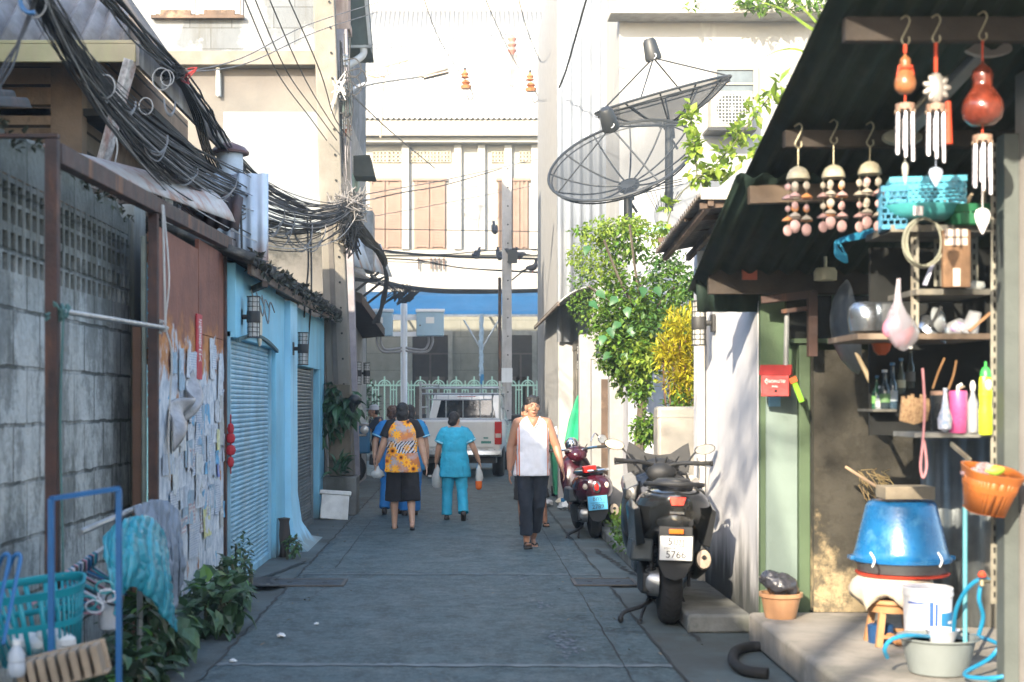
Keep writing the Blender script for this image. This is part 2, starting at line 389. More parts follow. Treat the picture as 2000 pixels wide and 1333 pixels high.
# worn paint marks
g=MB()
def splat(mb,cx,cy,rx,ry,z,n,ang=0,s=.03):
    for i in range(n):
        a=rg.gauss(0,.45);b=rg.gauss(0,.45);x=cx+a*rx*math.cos(ang)-b*ry*math.sin(ang);y=cy+a*rx*math.sin(ang)+b*ry*math.cos(ang)
        k=rg.randint(4,6);r=s*rg.uniform(.3,1.2);zz=z+i*2e-6
        mb.add([(x+r*math.cos(2*PI*j/k+i)*rg.uniform(.5,1.2),y+2.2*r*math.sin(2*PI*j/k+i)*rg.uniform(.5,1.2),zz) for j in range(k)],[tuple(range(k))])
splat(g,.68,9.35,.11,.75,.0168,70,.0,.018); splat(g,.62,11.0,.1,.5,.0168,30,0,.015); splat(g,.55,12.7,.1,.35,.0168,24,0,.015)
splat(g,.5,16.2,.25,.5,.0168,16,0,.012); splat(g,-.9,13.3,.2,.3,.0168,6,0,.02); splat(g,.2,24,.4,2.0,.0168,24,0,.02); splat(g,-.5,23,.5,1.4,.0168,16,0,.02)
struct('road_paint_marks',g,M('worn_paint',(.15,.18,.21),.8,var=.4,scale=30,bump=.3))
# litter
for i,(px,py,s,lb) in enumerate([(455,1300,.022,'white crumpled scrap of litter at the left bottom of the alley'),(548,1250,.03,'pale flattened scrap near left road joint'),(618,1226,.018,'tiny white bit of litter beside the left gutter line'),(1365,1052,.03,'pale dry leaf on the road before the maroon scooter'),(840,935,.05,'white litter near the pickup rear wheel')]):
    q=G(px,py); m=MB(); k=rg.randint(5,7); m.ell((q.x,q.y,.02+s*.3),(s,s*1.1,s*.45),n=8)
    m.v=[(a+rg.uniform(-s,s)*.3,b+rg.uniform(-s,s)*.3,max(.018,c+rg.uniform(-s,s)*.25)) for a,b,c in m.v]
    one('litter',lb,'litter',m,white)
m=MB()
for i in range(170):
    x=rg.choice([-1,1])*abs(rg.gauss(1.42,.22)) if rg.random()<.75 else rg.uniform(-1.4,1.2); y=rg.uniform(7,28); a=rg.uniform(0,6.3); s=rg.uniform(.008,.024); d=V((math.cos(a),math.sin(a),rg.uniform(0,.5))); leaf(m,V((x,y,.02)),d.normalized(),V((0,0,1)),s*2,s)
gl_=struct('road_grit',m,M('dry_litter',(.20,.16,.10),.9,isl=.9,bump=0),smooth=0); gl_['kind']='stuff'; gl_['label']='dry leaf bits and grit scattered along the gutters'
# ================================================================ manhole covers / drain
def cover(px,py,w,d,lb,rz=0):
    q=G(px,py); t=thing('manhole_cover',lb,'manhole cover',(q.x,q.y,.014),rz,'concrete manhole covers in the alley')
    m=MB(); m.box(-w/2,-d/2,0,w/2,d/2,.008); obj('slab',m,M('slab_concrete',(.06,.075,.085),.9,var=.4,scale=7,bump=.5),t,bevel=.003)
    m=MB()
    for a,b,c,e in ((-w/2-.03,-d/2-.03,w/2+.03,-d/2),(-w/2-.03,d/2,w/2+.03,d/2+.03),(-w/2-.03,-d/2,-w/2,d/2),(w/2,-d/2,w/2+.03,d/2)): m.box(a,b,0,c,e,.012)
    obj('frame',m,M('cover_frame',(.12,.11,.10),.8,.3,bump=.4),t)
    for s in (-1,1):
        m=MB(); m.box(s*w*.25-.02,-.01,.006,s*w*.25+.02,.01,.010); obj('lifting_slot',m,dark,t)
cover(600,1143,.62,.42,'grey rectangular manhole cover beside the left gutter line'); cover(1180,1142,.5,.42,'rust-edged rectangular manhole cover at the right road edge')
m=MB(); m.grid(lambda a,b:V((-2.02+.42*a+.05*math.sin(b*6),12.05+.62*b,.045+.03*math.sin(a*5+b*2)*math.sin(b*3))),8,8)
one('steel_plate','warped dark metal plate lying over the left gutter below the shutter','plate',m,M('dark_plate',(.07,.075,.075),.8,.3,bump=.6),solid=.006)
# kerb block right
def block(name,lb,cat,x0,y0,z0,x1,y1,z1,mat,rough=.012,n=6,bev=.012,kind=None,group=None):
    m=MB();m.box(x0,y0,z0,x1,y1,z1)
    o=one(name,lb,cat,m,mat,bevel=bev,kind=kind,group=group); return o
kr=MB(); kr.prism([(1.57,9.85,0),(2.02,9.85,0),(2.02,12.4,0),(1.66,12.4,0)],(0,0,.13)); 
one('kerb_step','worn concrete step along the white wall behind the black scooter','step',kr,conc2,bevel=.02)
kr=MB(); kr.prism([(1.62,12.7,0),(2.02,12.7,0),(1.95,19,0),(1.68,19,0)],(0,0,.12))
one('planter_kerb','concrete kerb holding the weedy strip beside the maroon scooter','kerb',kr,conc2,bevel=.02)
# ================================================================ LEFT: block wall
t=thing('block_wall','mossy grey concrete block wall with rows of square vent holes on the left','wall',(-2.3,8,0))
bm=block_mat('grey_blocks',(.46,.48,.455),(.54,.555,.53),.46,.30,(.07,.075,.065),(.15,.16,.14),.75,rot=(R(90),0,R(90)),moss=(1.75,2.75,(.055,.058,.042)),lo=(0,0,.02),mort=.012,wob=.03,bumpy=1.0)
m=MB(); 
zb0,zb1=2.27,2.76
m.box(-2.55,5.0,0,-2.3,9.9,zb0)
m.grid(lambda a,b:V((-2.3-.22*b,5.0+4.9*a,2.86+.12*math.sin(a*3)+.03*math.sin(a*37)+.025*math.sin(a*91+b*5))),90,3)
def topz(a): return 2.86+.12*math.sin(a*3)+.03*math.sin(a*37)+.025*math.sin(a*91)
m.grid(lambda a,b:V((-2.3+.0*b,5.0+4.9*a,zb1+(topz(a)-zb1)*b)),90,2)
m.box(-2.52,5.0,zb0,-2.42,9.9,zb1)
# lattice
ny=int(4.9/.125)
for i in range(ny+1):
    y=5.0+i*.125; wd=.034 if i%2 else .05
    m.box(-2.42,y-wd/2,zb0,-2.302,y+wd/2,zb1)
for zz,h in ((zb0+.1,.022),(zb0+.225,.045),(zb0+.35,.022),(zb1-.02,.03)):
    m.box(-2.42,5,zz-h/2,-2.3045,9.9,zz+h/2)
obj('wall_body',m,bm,t,world=True)
m=MB(); m.box(-2.56,9.9,0,-2.27,10.25,2.98); obj('pilaster',m,M('grey_render',(.33,.345,.33),.9,var=.3,scale=3,dirt=(.09,.095,.08),damt=.8,bump=.5,bscale=20,zdirt=(2.4,3.0,(.05,.055,.045)) ),t,world=True,bevel=.01)
m=MB()
for i in range(200):
    a=rg.random(); y=5+4.9*a; z=topz(a)+rg.uniform(-.03,.03); leaf(m,V((-2.29,y,z)),V((rg.uniform(.1,.5),rg.uniform(-.6,.6),rg.uniform(-.6,.6))).normalized(),V((0,0,1)),.05,.03)
obj('moss',m,M('moss',(.045,.05,.03),.95,isl=.6,bump=0),t,world=True)
# gap strip posts between wall and rusty panel
t=thing('steel_portal','tall rust-brown steel post frame with a top beam along the block wall','frame',(-1.95,8,0))
m=MB(); m.box(-1.985,6.78,0,-1.925,6.84,2.86); obj('post',m,rust,t,world=True,bevel=.004)
m=MB(); m.box(-1.985,9.02,0,-1.925,9.08,2.80); obj('post',m,rust,t,world=True,bevel=.004)
m=MB(); m.bar((-1.955,6.845,2.80),(-1.955,11.95,2.93),.07,.10); obj('beam',m,rust,t,world=True,bevel=.004)
m=MB(); m.bar((-2.4,6.81,2.875),(-1.925,6.81,2.875),.05,.018); obj('cross_arm',m,rust,t,world=True)
t=thing('clothes_rail','grey metal pipe lashed level between the two rusty posts','rail',(-1.9,8,2.05))
m=MB(); m.tube([(-1.90,6.8,2.035),(-1.90,9.2,2.08)],.014,10); obj('pipe',m,steelm,t,world=True)
def knot(mb,c,r,n=16,th=.007,sd=1):
    q=random.Random(sd);pts=[V(c)+V((q.uniform(-1,1),q.uniform(-1,1),q.uniform(-1,1)))*r for _ in range(n)]
    mb.tube(smoothpath(pts,5),th,6)
m=MB(); knot(m,(-1.935,6.82,2.03),.055,18,.008,4); m.tube(smoothpath([(-1.9,6.8,2.02),(-1.915,6.8,1.5),(-1.905,6.81,.8),(-1.91,6.8,.3)],6),.006,6); obj('rope_knot',m,M('green_rope',(.08,.17,.16),.9,bump=.5),t,world=True)
m=MB(); knot(m,(-1.92,9.1,2.08),.04,18,.008,7); obj('rope_knot',m,M('pale_rope',(.45,.44,.42),.9,bump=.5),t,world=True,label='pale rope knot')
m=MB(); m.tube(smoothpath([(-1.9,9.06,2.86),(-1.89,9.06,2.5),(-1.885,9.08,2.1)],6),.008,6); m.tube(smoothpath([(-1.9,9.09,2.86),(-1.86,9.07,2.4),(-1.885,9.08,2.1),(-1.85,9.1,1.9),(-1.87,9.1,1.4),(-1.86,9.1,1.1)],6),.006,6)
one('hanging_rope','pale looped rope hanging from the rusty beam to the end of the rail','rope',m,MC['pale_rope'])
# brown timber strip, pale conduit in the gap
m=MB(); m.box(-2.165,9.38,0,-2.11,9.44,2.1); one('timber_post','red-brown timber upright in the gap beside the block wall','post',m,M('red_timber',(.13,.07,.045),.8,bump=.4))
m=MB(); m.tube([(-2.1,9.42,0),(-2.1,9.42,2.7)],.02,8); one('drain_pipe','thin grey-green pipe standing beside the rusty gate','pipe',m,M('grey_pipe',(.25,.3,.28),.6))
m=MB()
for i in range(16): m.box(-2.085,9.46,1.5+i*.078,-2.02,9.52,1.565+i*.078)
one('brick_stack','orange brick pier glimpsed between the block wall and rusty gate','bricks',m,M('orange_brick',(.45,.2,.1),.85,bump=.4,var=.4,scale=9))
# ================================================================ rusty gate panel with posters
def rustpanel():
    m,nt,b=newmat('postered_rust')
    base=mixc(nt,ramp(nt,noise(nt,3,6),.35,.7),(.17,.062,.04),(.24,.09,.055))
    base=mixc(nt,math_(nt,'MULTIPLY',ramp(nt,noise(nt,2,6,coords(nt,(1,3,.2))),.55,.7),.5),base,(.05,.03,.03))
    z=sepz(nt); y=sepz(nt,1)
    zz=math_(nt,'ADD',z,math_(nt,'MULTIPLY',math_(nt,'SUBTRACT',noise(nt,3,8,rough=.7),.5),.9))
    org=math_(nt,'MULTIPLY',ramp(nt,zz,2.25,2.0),ramp(nt,noise(nt,5,7),.36,.5))
    base=mixc(nt,org,base,(.46,.18,.045))
    wz=math_(nt,'ADD',z,math_(nt,'MULTIPLY',math_(nt,'SUBTRACT',noise(nt,2.1,8,coords(nt,(1,1,.7),loc=(2,7,3)),rough=.7),.5),1.8))
    wh=math_(nt,'MULTIPLY',ramp(nt,wz,2.0,1.85),math_(nt,'SUBTRACT',1,ramp(nt,noise(nt,3.1,7,coords(nt,(1,1,.6),loc=(1,1,1)),rough=.7),.60,.64)))
    paper=mixc(nt,ramp(nt,noise(nt,13,6,coords(nt,(1,1,.6))),.4,.66),(.60,.62,.64),(.33,.38,.44))
    paper=mixc(nt,ramp(nt,noise(nt,7,3,coords(nt,loc=(8,0,0))),.66,.70),paper,(.09,.33,.52))
    paper=mixc(nt,ramp(nt,noise(nt,5,3,coords(nt,loc=(0,5,0))),.72,.76),paper,(.55,.5,.2))
    out=mixc(nt,wh,base,paper)
    nt.links.new(out,b.inputs['Base Color']); b.inputs['Roughness'].default_value=.8
    bn=nd(nt,'ShaderNodeBump'); bn.inputs['Strength'].default_value=.6; bn.inputs['Distance'].default_value=.02
    nt.links.new(math_(nt,'ADD',math_(nt,'MULTIPLY',wh,.5),noise(nt,25,6)),bn.inputs['Height']); nt.links.new(bn.outputs[0],b.inputs['Normal']); return m
t=thing('rusty_gate','brown rusty sheet gate plastered with torn white poster scraps','gate',(-1.99,10.6,0))
m=MB()
for y0,y1,z1,xo in ((9.3,10.78,2.76,0),(10.785,11.9,2.84,.004)):
    for z0,zz in ((.05,2.12),(2.125,z1)) if y0>10 else ((.05,z1),): m.box(-2.02+xo,y0,z0,-1.99+xo,y1,zz)
obj('sheet',m,rustpanel(),t,world=True)
m=MB(); m.box(-2.03,11.905,0,-1.965,11.97,2.93); obj('edge_post',m,rust,t,world=True,bevel=.004)
cols=[(.62,.64,.66),(.5,.56,.62),(.68,.66,.6),(.14,.4,.62),(.3,.42,.5),(.45,.44,.4),(.62,.6,.25),(.1,.16,.5),(.6,.62,.6)]
pm=[M('paper_%d'%i,c,.85,var=.3,scale=25,bump=.3,dirt=(.3,.32,.36) if i<6 else (.6,.6,.6),damt=.6,dscale=14) for i,c in enumerate(cols)]
pm.append(block_mat('paper_print',(.12,.2,.36),(.45,.48,.52),.03,.018,(.58,.6,.62),(.4,.42,.44),.5,rot=(0,0,1),mort=.006,bumpy=.2)); pm.append(block_mat('paper_print_red',(.4,.12,.12),(.5,.45,.42),.045,.03,(.6,.6,.58),(.4,.42,.44),.5,rot=(0,0,1),mort=.009,bumpy=.2))
def scrap(px,py,w,h,mi,Y=None,lb=None,ragk=.25,cur=.03):
    # located on the sheet X=-1.985
    Y=-1.985*F/(px-VX); z=CH-(py-HZ)*Y/F
    m=MB(); n=10; pts=[]
    q=[(-1,-1),(-.3,-1),(.4,-1),(1,-1),(1,-.2),(1,.4),(1,1),(.2,1),(-.4,1),(-1,1)]; sk=rg.uniform(-.25,.25)
    for x,zq in q:
        pts.append(((x+sk*zq)*w/2*(1-rg.random()*ragk),zq*h/2*(1-rg.random()*ragk)))
    lift=[rg.uniform(.003,cur*.4) for _ in pts]
    vs=[(-1.984+lift[i],Y+a,z+b) for i,(a,b) in enumerate(pts)]+[(-1.981,Y,z)]
    m.add(vs,[(i,(i+1)%n,n) for i in range(n)])
    obj('poster_scrap',m,pm[mi],t,world=True,solid=.003,label=lb,smooth=0)
for i in range(46):
    px=rg.uniform(325,440);py=rg.uniform(690,980) if rg.random()<.75 else rg.uniform(980,1060)
    if px<345 and py<760: py+=100
    big=rg.random()<.25
    scrap(px,py,rg.uniform(.14,.36)*(1.5 if big else 1),rg.uniform(.10,.26)*(1.5 if big else 1),rg.choice([0,0,1,1,2,4,5,8,9,9,9,10,3]),ragk=.22)
for px,py,w,h,mi in ((337,708,.24,.17,4),(352,705,.13,.2,1),(366,712,.16,.24,0),(412,700,.22,.36,0),(431,720,.18,.26,1),(427,745,.22,.4,0),(400,800,.3,.45,0),(372,870,.3,.4,0),(410,880,.35,.5,1),(424,918,.14,.14,7),(424,862,.16,.2,6),(421,895,.2,.12,3),(390,960,.5,.3,0),(375,790,.1,.35,3),(402,1020,.4,.25,6),(355,850,.2,.3,2),(340,900,.25,.5,8),(395,840,.14,.4,4),(430,820,.22,.5,5),(386,920,.3,.3,8)):
    scrap(px,py,w,h,mi,ragk=.25,cur=.04)
RP_=(M('red_paper',(.5,.05,.06),.7,var=.2)); Y=-1.985*F/(387-VX)
m=MB(); m.box(-1.985,Y-.1,1.6-(742-HZ)*0-(742-HZ)*Y/F,-1.972,Y+.1,1.6-(615-HZ)*Y/F); obj('red_strip',m,RP_,t,world=True,label='tall red paper strip with white characters')
mm=MB()
for k in range(3):
    tx=text_mb('福春安'[k],.12,(-1.969,Y,1.6-(640+k*28-HZ)*Y/F),(0,1,0),(0,0,1),0.0); mm.add(tx.v,tx.f)
if mm.v: obj('lettering',mm,white,[c for c in col.objects if c.name.startswith('red_strip')][-1],world=True)
# folded grey sack
m=MB(); m.grid(lambda a,b:V((-1.93+.06*math.sin(a*9)*math.sin(b*4+1),9.55+.85*a,1.38+.35*a+.22*(b-.5)*(1-.3*a)+.05*math.sin(a*7))),22,8)
one('folded_sack','grey crumpled plastic sack tucked against the torn posters','sack',m,M('grey_plastic',(.35,.34,.34),.4,var=.4,scale=10,bump=.5,bscale=14),solid=.01)
m=MB(); Y=11.93
for zz,r in ((1.38,.03),(1.30,.04),(1.2,.045),(1.1,.03)): m.ell((-1.93,Y,zz),(r,r,.05),n=8)
m.tube([(-1.93,Y,1.5),(-1.93,Y,1.0)],.006,6)
one('red_charm','red hanging charm with a tassel on the gate edge post','charm',m,M('red_cloth',(.4,.02,.03),.7))
# ================================================================ blue house with shutters
bl=M('blue_paint',(.21,.52,.68),.6,var=.2,scale=1.2,bump=.25,bscale=25,dirt=(.15,.30,.38),damt=.35,zdirt=(0,.25,(.13,.2,.22)))
bl_l=M('light_blue_paint',(.32,.62,.78),.6,var=.15,scale=1.5,bump=.25,bscale=25,dirt=(.2,.34,.42),damt=.3,zdirt=(0,.18,(.16,.24,.26)))
shut=M('blue_shutter_metal',(.26,.48,.60),.45,.0,var=.3,scale=3,bump=.08,dirt=(.30,.36,.38),damt=.4)
t=thing('blue_shophouse','low sky-blue house with roller shutters beside the utility pole','house',(-2.0,16,0))
m=MB()
m.box(-4.5,12.0,2.15,-1.9,14.62,2.78); m.box(-2.2,14.62,0,-1.9,15.35,2.72); m.box(-4.5,20.0,0,-1.95,20.3,2.8)
m.box(-2.3,15.35,2.05,-1.95,20.0,2.74); m.box(-2.3,15.35,0,-1.95,15.9,2.05); m.box(-2.3,19.6,0,-1.95,20.0,2.05)
obj('wall',m,bl,t,world=True,bevel=.006)
m=MB(); m.loft([[V((-2.0+a*w_,y0+(y1-y0)*b,z)) for a,b in ((0,0),(1,0),(1,1),(0,1))] for z,w_,y0,y1 in ((0,.36,15.25,16.9),(.06,.27,15.3,16.5),(.25,.19,15.36,16.2),(.6,.165,15.36,16.0),(2.7,.16,15.36,16.0))])
obj('pillar',m,bl_l,t,world=True)
def shutter(y0,y1,z1,x,parent,mat):
    n=int(z1/.043); m=MB(); pr=[]
    for i in range(n):
        z=i*.043
        for dz,dx in ((0,.0),(.005,.011),(.022,.016),(.036,.010),(.040,-.003)): pr.append((dx,z+dz))
    k=len(pr)-1
    m.add([(x+a,y0,b) for a,b in pr]+[(x+a,y1,b) for a,b in pr],[(i,i+1,i+1+k+1,i+k+1) for i in range(k)])
    o=obj('roller_shutter',m,mat,parent,world=True,smooth=25)
    q=MB(); q.box(x-.01,y0,0.0,x+.03,y1,.07); obj('bottom_rail',q,mat,o,world=True,bevel=.004)
    q=MB(); q.box(x-.03,y0-.05,0,x+.04,y0,z1); q.box(x-.03,y1,0,x+.04,y1+.05,z1); obj('guide_rail',q,mat,o,world=True)
    return o
shutter(12.05,14.55,2.2,-1.985,t,shut)
sh2=M('grey_shutter',(.17,.20,.21),.5,.4,var=.3,scale=4)
shutter(15.95,18.85,2.05,-2.0,t,sh2)
m=MB(); m.box(-2.6,18.9,0,-2.3,19.6,2.05); obj('doorway_back',m,dark,t,world=True)
m=MB(); m.box(-2.2,18.92,0,-2.02,19.0,2.05); m.box(-2.2,19.3,0,-2.05,19.38,2.05);obj('door_jamb',m,blackp,t,world=True)
# arched dark lip over shutter
m=MB(); m.prism([(-1.9,12.0+2.6*i/12,2.16+.09*math.sin(PI*i/12)-.05) for i in range(13)]+[(-1.9,12.0+2.6*i/12,2.19+.09*math.sin(PI*i/12)-.05) for i in range(12,-1,-1)],(.03,0,0)); obj('shutter_lip',m,M('teal_dark',(.04,.1,.11),.7),t,world=True)
roofm=M('mossy_tile',(.045,.042,.038),.95,var=.4,scale=8,bump=.9,bscale=18,dirt=(.16,.14,.11),damt=.5,dscale=7,streak=False)
m=MB(); m.corr((-1.72,11.7,2.78),(0,8.9,.08),(-1.2,0,.42),.17,.03,seg=6,nv=3)
for i,(x,y,z) in enumerate(m.v): m.v[i]=(x+rg.uniform(-.02,.03)*(x>-1.8),y,z+rg.uniform(-.02,.02))
obj('roof',m,roofm,t,world=True,solid=.03)
m=MB(); m.bar((-1.77,11.9,2.72),(-1.78,20.3,2.78),.03,.09); m.bar((-2.0,13.2,2.62),(-1.72,12.5,2.64),.05,.05); obj('eave_board',m,dwood,t,world=True)
m=MB()
for i in range(420):
    y=rg.uniform(11.8,20.2); leaf(m,V((-1.72+rg.uniform(-.08,.03),y,2.78+rg.uniform(-.05,.08))),V((rg.uniform(-.5,.8),rg.uniform(-1,1),rg.uniform(-.8,1))).normalized(),V((0,0,1)),.09,.05)
obj('roof_moss',m,M('dry_moss',(.05,.05,.035),.95,isl=.7,bump=0),t,world=True)['kind']='stuff'
m=MB()
for i in range(3):
    y=12.6+i*.35; m.tube(smoothpath([(-1.86,y,2.6),(-1.83,y+.2,2.45-.05*i),(-1.85,y+.5,2.57),(-1.86,y+.9,2.5)],5),.007,6)
obj('loose_cable',m,M('dirty_cable',(.25,.26,.26),.7),t,world=True)
m=MB(); m.lathe([(.0,0),(.13,0),(.14,.012),(.13,.024),(0,.024)],(-1.9,13.35,2.32),24,axis=(1,0,0),sx=.75,sy=1.45); one('oval_plaque','cream oval plaque on the blue wall above the shutter','plaque',m,M('cream',(.62,.55,.42),.6))
m=MB(); m.lathe([(.055,0),(.05,.1),(.06,.22),(.05,.36),(.065,.4),(.0,.41)],(-1.83,14.75,0),10,wob=.1); one('stub_post','short rotten dark post stub at the foot of the blue pillar','post',m,M('rot_wood',(.06,.05,.045),.9,bump=.8))
# lean-to white flashing
wr=M('rusty_white_sheet',(.42,.40,.39),.6,var=.15,dirt=(.28,.10,.05),damt=.62,dscale=4,streak=False)
t=thing('lean_to_roof','white rust-stained lean-to sheet roof behind the block wall top','roof',(-2.4,10.5,3.0))
m=MB(); m.grid(lambda a,b:V((-2.5+.42*a-.35*b**1.3,9.0+4.1*a,3.12+.14*a+.36*math.sin(b*1.4)*(.45+.55*a)+0)),130,6); obj('sheet',m,wr,t,world=True,solid=.01)
m=MB(); m.corr((-2.62,13.15,3.2),(.56,0,0),(0,.3,.35),.12,.025); obj('end_sheet',m,rust,t,world=True,solid=.01)
# sheet wall + capped duct behind
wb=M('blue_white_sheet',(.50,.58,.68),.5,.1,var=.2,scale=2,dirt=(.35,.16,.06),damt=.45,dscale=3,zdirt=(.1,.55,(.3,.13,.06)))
m=MB(); m.corr((-2.9,14.6,2.7),(.92,0,0),(0,0,1.25),.12,.02); one('sheet_wall','blue-white corrugated sheet wall with rusty lower edge above the blue house','wall',m,wb,solid=.01)
t=thing('capped_flue','round grey-blue flue with a dark conical rain cap','flue',(-2.42,14.9,3.5))
m=MB(); m.lathe([(.14,0),(.14,.72)],(0,0,0),20); obj('pipe',m,M('flue_blue',(.42,.48,.56),.5,var=.2,dirt=(.25,.2,.2),damt=.4),t)
m=MB(); m.lathe([(.20,.70),(.205,.72),(.16,.77),(.02,.83)],(0,0,0),20); obj('cap',m,M('cap_metal',(.14,.08,.08),.5,.4,dirt=(.4,.38,.4),damt=.4),t)
# ================================================================ wooden house
plank=block_mat('planks',(.20,.13,.08),(.34,.23,.15),2.3,.17,(.012,.008,.006),(.07,.055,.045),.5,rot=(R(90),0,0),bumpy=.5,mort=.016)
plank2=block_mat('planks_side',(.16,.12,.085),(.26,.19,.14),2.3,.17,(.012,.008,.006),(.05,.04,.035),.5,rot=(R(90),0,R(90)),bumpy=.5,mort=.016)
t=thing('wooden_house','old brown plank house with corrugated roof and yellow fascia','house',(-4,13,0))
m=MB(); m.box(-7.5,11.9,2.0,-3.22,12.0,4.4); m.box(-7.5,12.0,2.6,-3.3,17.2,5.0); obj('front_wall',m,plank,t,world=True)
m=MB(); m.box(-3.3,12.0,2.0,-3.2,17.2,4.45); obj('side_wall',m,plank2,t,world=True)
m=MB(); m.box(-3.25,17.1,2,-3.1,17.3,4.4); obj('corner_post',m,M('brown_post',(.22,.15,.10),.8,bump=.4),t,world=True)
m=MB(); m.box(-3.42,11.86,2.0,-3.16,12.02,4.45); obj('corner_post',m,M('brown_post',(.22,.15,.10),.8,bump=.4),t,world=True)
m=MB(); m.box(-7,11.9,4.0,-2.56,15.7,4.06); obj('soffit',m,M('dark_soffit',(.03,.026,.022),.9),t,world=True)
cr=M('asbestos_sheet',(.24,.23,.235),.85,var=.35,scale=5,bump=.4,dirt=(.12,.1,.08),damt=.5,dscale=2.5)
m=MB(); m.corr((-7.0,11.15,4.40),(4.5,0,0),(0,2.0,1.7),.16,.042,nv=6)
for i,(x,y,z) in enumerate(m.v):
    k=(y-11.15)/2.0; lim=-2.5-1.15*k
    if x>lim: m.v[i]=(lim,y,z)
obj('front_roof',m,cr,t,world=True,solid=.012)
m=MB(); m.add([(-2.5,11.15,4.42),(-2.5,15.8,4.40),(-3.65,14.5,6.1),(-3.65,13.15,6.1)],[(0,1,2,3)]); obj('side_roof',m,M('hip_roof',(.2,.16,.13),.9,var=.4,scale=3,bump=.5),t,world=True,solid=.03)
m=MB(); m.box(-7,11.1,4.26,-2.54,11.14,4.40); m.box(-7,11.1,4.402,-2.54,11.17,4.43); obj('front_fascia',m,M('yellow_fascia',(.42,.37,.2),.6,var=.15,dirt=(.4,.3,.2),damt=.4),t,world=True,bevel=.004)
m=MB(); m.bar((-2.53,11.12,4.33),(-2.5,15.8,4.33),.03,.19); obj('side_fascia',m,M('grey_fascia',(.2,.17,.15),.8,var=.4,scale=4,dirt=(.5,.48,.44),damt=.5),t,world=True)
m=MB(); m.box(-3.2,12.9,2.6,-3.16,14.0,4.1);
for zz in (2.8,3.5): m.box(-3.162,13.0,zz,-3.145,13.9,zz+.52)
obj('door',m,M('old_door',(.24,.16,.12),.8,var=.4,scale=6,bump=.4),t,world=True,bevel=.005)
f=MB(); f.box(-3.2,15.0,3.05,-3.15,16.0,4.0); ff=obj('window',f,dark,t,world=True)
f=MB(); f.box(-3.16,15.0,3.0,-3.12,15.06,4.02); f.box(-3.16,15.94,3.0,-3.12,16.0,4.02);f.box(-3.16,15.06,3.96,-3.12,15.94,4.02); obj('frame',f,white,ff,world=True)
f=MB(); f.box(-3.14,15.05,3.05,-3.135,15.5,3.95); obj('curtain',f,M('lace',(.7,.68,.62),.9),ff,world=True)
f=MB(); f.bar((-3.13,16.05,3.5),(-2.85,16.25,3.5),.03,.95); f.bar((-3.1,16.03,3.5),(-2.88,16.18,3.5),.03,.8); obj('shutter_leaf',f,M('teal_wood',(.25,.35,.36),.7,var=.3),ff,world=True)
m=MB(); m.bar((-2.58,11.12,4.28),(-2.9,11.3,3.3),.09,.07); 
one('leaning_strut','white peeling timber strut leaning from the eave corner','strut',m,M('peeling_white',(.55,.52,.5),.8,var=.5,scale=20,bump=.6,dirt=(.25,.12,.1),damt=.5,dscale=8),bevel=.005)
m=MB(); m.tube(smoothpath([(-2.72,11.1,3.8),(-2.68,11.1,3.6),(-2.7,11.1,3.4),(-2.66,11.1,3.0)],6),.007,5); one('loose_string','thin pale string dangling from the leaning strut','string',m,MC['pale_rope'])
# neighbour roof piece at far left
t=thing('low_tin_roof','dark low corrugated roof edge at the far left behind the wall','roof',(-3.0,8.3,3.0))
m=MB(); m.corr((-3.9,8.2,3.75),(.75,0,-.4),(.2,1.6,.3),.11,.022,nv=2); obj('sheet',m,M('dark_tin',(.06,.055,.05),.8,.3,dirt=(.22,.12,.09),damt=.4),t,world=True,solid=.01)
m=MB(); m.corr((-3.9,8.0,3.2),(.85,0,-.25),(.2,1.6,.3),.11,.022,nv=2); obj('sheet',m,MC['dark_tin'],t,world=True,solid=.01)
# ================================================================ tall concrete block building (left back)
t=thing('block_building','tall sunlit grey building of bare concrete blocks with white shutters','building',(-4,22,0))
cbm=block_mat('pale_blocks',(.135,.15,.165),(.11,.122,.135),.62,.31,(.05,.05,.048),(.08,.08,.075),.75,rot=(R(90),0,0),plaster=(.18,.19,.2),bumpy=.4)
Y=21.0
def zz_(py,Y=21.0): return CH-(py-HZ)*Y/F
def xx_(px,Y=21.0): return (px-VX)*Y/F
m=MB(); m.box(-8,Y,zz_(112),-2.0,Y+9,9.5); obj('upper_wall',m,cbm,t,world=True)
m=MB(); m.box(-8,Y-.25,zz_(135),-2.0,Y,zz_(108)); obj('ledge',m,M('beige_band',(.17,.155,.13),.8,var=.25),t,world=True,bevel=.01)
def mossband():
    m,nt,b=newmat('mossy_plaster')
    out=mixc(nt,ramp(nt,noise(nt,1.2,6),.35,.7),(.15,.14,.125),(.11,.105,.098))
    z=sepz(nt); nz=math_(nt,'MULTIPLY',math_(nt,'SUBTRACT',noise(nt,1.6,8,rough=.7),.5),1.0)
    za=math_(nt,'ADD',z,nz)
    zt=zz_(455);zb=zz_(560)
    f=math_(nt,'MULTIPLY',ramp(nt,za,zb,zb+.5),math_(nt,'SUBTRACT',1,ramp(nt,z,zt+.0,zt+.04)))
    out=mixc(nt,math_(nt,'MULTIPLY',f,math_(nt,'MULTIPLY_ADD',ramp(nt,noise(nt,5,8,rough=.75),.35,.6),.6,.35)),out,(.035,.035,.03))
    f2=ramp(nt,math_(nt,'ADD',z,math_(nt,'MULTIPLY',nz,.6)),zz_(205),zz_(140)); out=mixc(nt,math_(nt,'MULTIPLY',f2,.75),out,(.10,.09,.085))  # dark stain below the ledge, painting in its shade too
    nt.links.new(out,b.inputs['Base Color']); b.inputs['Roughness'].default_value=.9
    bn=nd(nt,'ShaderNodeBump'); bn.inputs['Strength'].default_value=.4; bn.inputs['Distance'].default_value=.02
    nt.links.new(noise(nt,14,8),bn.inputs['Height']); nt.links.new(bn.outputs[0],b.inputs['Normal']); return m
